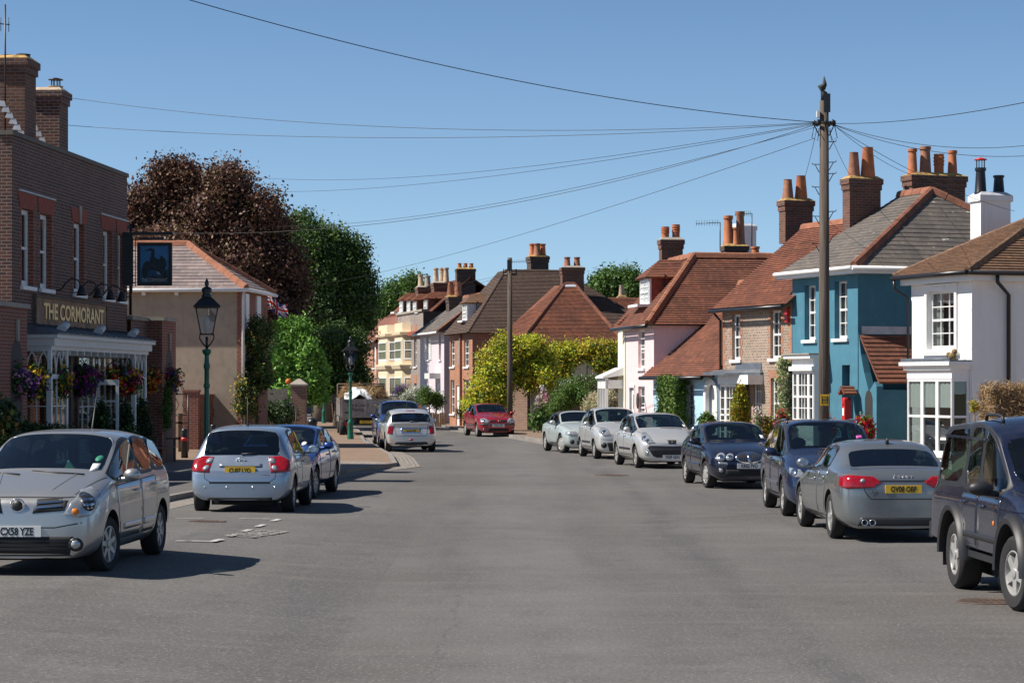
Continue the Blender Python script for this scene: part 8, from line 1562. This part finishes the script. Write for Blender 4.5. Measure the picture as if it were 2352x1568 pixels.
rowbush(FF, 1745, 1775, 955, 1010, -.7, 'bronze leafed shrub below the flint cottage window', 170, 8, .09, ['leaf_bronze', 'leaf_yellow', 'leaf_mid'], [3, 1, 1], .35, False)
rowbush(FF, 1778, 1815, 940, 1010, -.8, 'red rose bush with deep red blooms beside the white bay', 240, 9, .08, ['fl_red', 'leaf_mid', 'leaf_dark', 'fl_pink'], [3, 3, 2, 1], .35, False)
rowbush(FF, 1735, 1752, 930, 1010, -.9, 'pale pink rose in front of the flint cottage door', 60, 8, .09, ['fl_pink', 'leaf_mid', 'fl_white'], [2, 3, 1], .25, False)
rowbush(FT, 1897, 1916, 955, 1010, -.6, 'red geranium by the foot of the telegraph pole', 110, 9, .09, ['fl_red', 'leaf_mid', 'fl_yellow'], [4, 2, .5], .25, False)
rowbush(FT, 1962, 2004, 955, 1030, -.9, 'bright red flowering rose bush beside the teal porch arch', 380, 10, .1, ['fl_red', 'leaf_mid', 'fl_purple'], [4, 3, .4], .45, False)
bush(2240, 53, 'yellow flowers at the corner of the white house', [(2238, 935, 9, 9)], 60, 8, .06, ['fl_yellow', 'leaf_mid'], [3, 2], .12)
o = thing('twig_bale', 'bale of brown dried twigs behind the off-road car', 'twig bale', (at(2352, 0, 47).x, 47, .1)); leaves('stack', [((0, 0, at(0, 970, 47).z), (.78, .5, at(0, 898, 47).z - at(0, 970, 47).z))], 2600, 8, .16, ['twig', 'straw'], o, clump=.1, box=True, asp=.09, flat=.0)
mb = MB(); mb.box(-.72, .72, -.44, .44, -.1, at(0, 904, 47).z - .1); mb.build('core', G['wood_brown'], o)
# load on the lorry
o = thing('straw_load', 'heap of old brown straw piled on the grey lorry', 'straw', T_.matrix_basis @ Vector((0, 0, 0)), T_.rotation_euler.z); leaves('heap', [((1.6, -.2, 1.55), (1.55, .85, .48)), ((.5, -.45, 1.55), (.5, .5, .42)), ((2.6, .4, 1.7), (.7, .5, .45)), ((.5, .72, 1.6), (.3, .25, .3))], 1500, 9, .34, ['straw', 'twig', 'leaf_bronze'], o, clump=.2, asp=.06, w=[4, 3, 1.4], up=.5)
mb = MB(); mb.sphere((1.6, -.1, 1.3), (1.5, .85, .55), 14); mb.build('core', G['wood_brown'], o)
o = thing('dust_sheet', 'crumpled white sheet thrown over the straw on the lorry', 'sheet', T_.matrix_basis @ Vector((0, 0, 0)), T_.rotation_euler.z); mb = MB(); n = 16; Pt = {}
for i in range(n + 1):
    for j in range(n + 1):
        u, v = i / n - .5, j / n - .5; Pt[i, j] = (.45 + u * 1.0, .3 + v * 1.15, 2.02 - 1.1 * (u * u + v * v) - .25 * max(0, -u - .2) + .05 * math.sin(9 * u + 4 * v) + .05 * math.sin(13 * v - 5 * u) + rnd.uniform(-.02, .02))
for i in range(n):
    for j in range(n): mb.poly([Pt[i, j], Pt[i + 1, j], Pt[i + 1, j + 1], Pt[i, j + 1]], 0, None, False)
mb.build('cloth', plain('sheet_white', (.62, .64, .64), .6), o)
# pub flowers
for i, (px, py, D, lab, cols) in enumerate(((18, 868, 48.6, 'hanging basket with pale pink and purple flowers at the left edge', ['fl_pink', 'fl_purple', 'fl_magenta']), (62, 868, 50.2, 'hanging basket with yellow and purple flowers, second from the left', ['fl_yellow', 'fl_purple']), (120, 866, 51.8, 'hanging basket full of yellow flowers left of the pub door', ['fl_yellow', 'fl_yellow', 'fl_magenta']), (182, 866, 55, 'dark leafed hanging basket with purple flowers before the pub door', ['fl_purple', 'fl_magenta']), (282, 866, 58.5, 'hanging basket with red and yellow flowers right of the pub door', ['fl_red', 'fl_yellow', 'fl_magenta']), (330, 864, 61, 'hanging basket with orange and red flowers below the canopy end', ['fl_red', 'fl_orange', 'fl_yellow']), (378, 866, 63, 'rightmost hanging basket with violet and red flowers on the brick pier', ['fl_purple', 'fl_red', 'fl_yellow']))):
    p = at(px, py, D); o = thing('hanging_basket', lab, 'hanging basket', p, 0, 'flower baskets hanging along the pub front'); k = 1.0
    leaves('foliage', [((0, 0, 0), (.44, .4, .3)), ((.05, 0, -.2), (.36, .3, .25))], 190, 8, .09, ['leaf_dark', 'leaf_blackgreen', 'leaf_mid'], o, clump=.15, w=[4, 3, 2]); leaves('flowers', [((0, 0, -.02), (.48, .44, .3)), ((.05, 0, -.25), (.37, .33, .22))], 130, 7, .085, cols, o, clump=.09, shell_=.9)
    mb = MB(); [mb.tube([(.3 * math.cos(a), .3 * math.sin(a), .0), (0, 0, .6)], .006, 4) for a in (0, 2.1, 4.2)]; mb.build('chains', G['iron'], o)
for px, pyt, pyb, D, lab in ((208, 925, 1000, 54.5, 'dark conifer in a pot before the pub door'), (262, 925, 1000, 57.5, 'bushy dark conifer right of the pub door'), (300, 915, 1000, 59.5, 'tall dark conifer against the right hand pub bay')):
    p = at(px, 0, D); zt = at(0, pyt, D).z; o = thing('potted_conifer', lab, 'plant', (p.x + .25, D, .1)); leaves('foliage', [((0, 0, (zt + .3) / 2), (.36, .36, (zt - .4) / 2))], 420, 10, .08, ['leaf_blackgreen', 'leaf_dark'], o, clump=.12, taper=(.3, zt)); mb = MB(); mb.lathe([(.18, 0), (.24, .38), (.26, .4), (.2, .38)], (0, 0, 0), 14); mb.build('pot', G['terracotta_brown'], o)
bush(40, 47.5, 'dark low shrub under the left hand pub bay window', [(75, 1000, 50, 16), (130, 1005, 40, 14)], 300, 10, .1, ['leaf_blackgreen', 'leaf_dark'], None, .25, .5)
bush(15, 46, 'tall bronze grass at the left edge before the pub', [(2, 975, 18, 40)], 200, 9, .22, ['leaf_bronze', 'leaf_blackgreen', 'leaf_dark'], [1, 3, 2], .3, .5)
rb = bush(365, 62.5, 'green climber growing up the brick pier of the pub', [(382, 920, 10, 45), (378, 960, 9, 25)], 200, 9, .09, ['leaf_mid', 'leaf_dark'], None, .2, .25, name='climber', cat='climber')
mb = MB(); p = at(662, 876, 100); mb.sphere((0, 0, 0), .13, 10); o = mb.build('orange_lamp', G['fl_orange']); o.location = p; tag(o, 'round orange ball lantern above the board fence', 'lantern')
# distant wooded hill
mb = MB(); n = 60
for i in range(n):
    def hz(k): x = -420 + k * 12; f = 1 / (1 + math.exp((x + 22) / 9)); return x, 820, (30 + 4 * math.sin(x * .05) + 2 * math.sin(x * .21)) * f + 4
    a, b = hz(i), hz(i + 1)
    for (y0, f0), (y1, f1) in (((700, 0), (760, .6)), ((760, .6), (820, 1)), ((820, 1), (1000, .9)), ((1000, .9), (1100, 0))): mb.poly([(a[0], y0, a[2] * f0 - .1), (b[0], y0, b[2] * f0 - .1), (b[0], y1, b[2] * f1 - .1), (a[0], y1, a[2] * f1 - .1)], 0, None, True)
hl = NT('hill_wood'); n_ = hl.noise(.12, 8); hl.p(Base_Color=hl.mix(hl.ramp(n_, .35, .65), (.03, .06, .03), (.08, .12, .06)), Roughness=.95); o = mb.build('hill', hl.m); o['kind'] = 'structure'
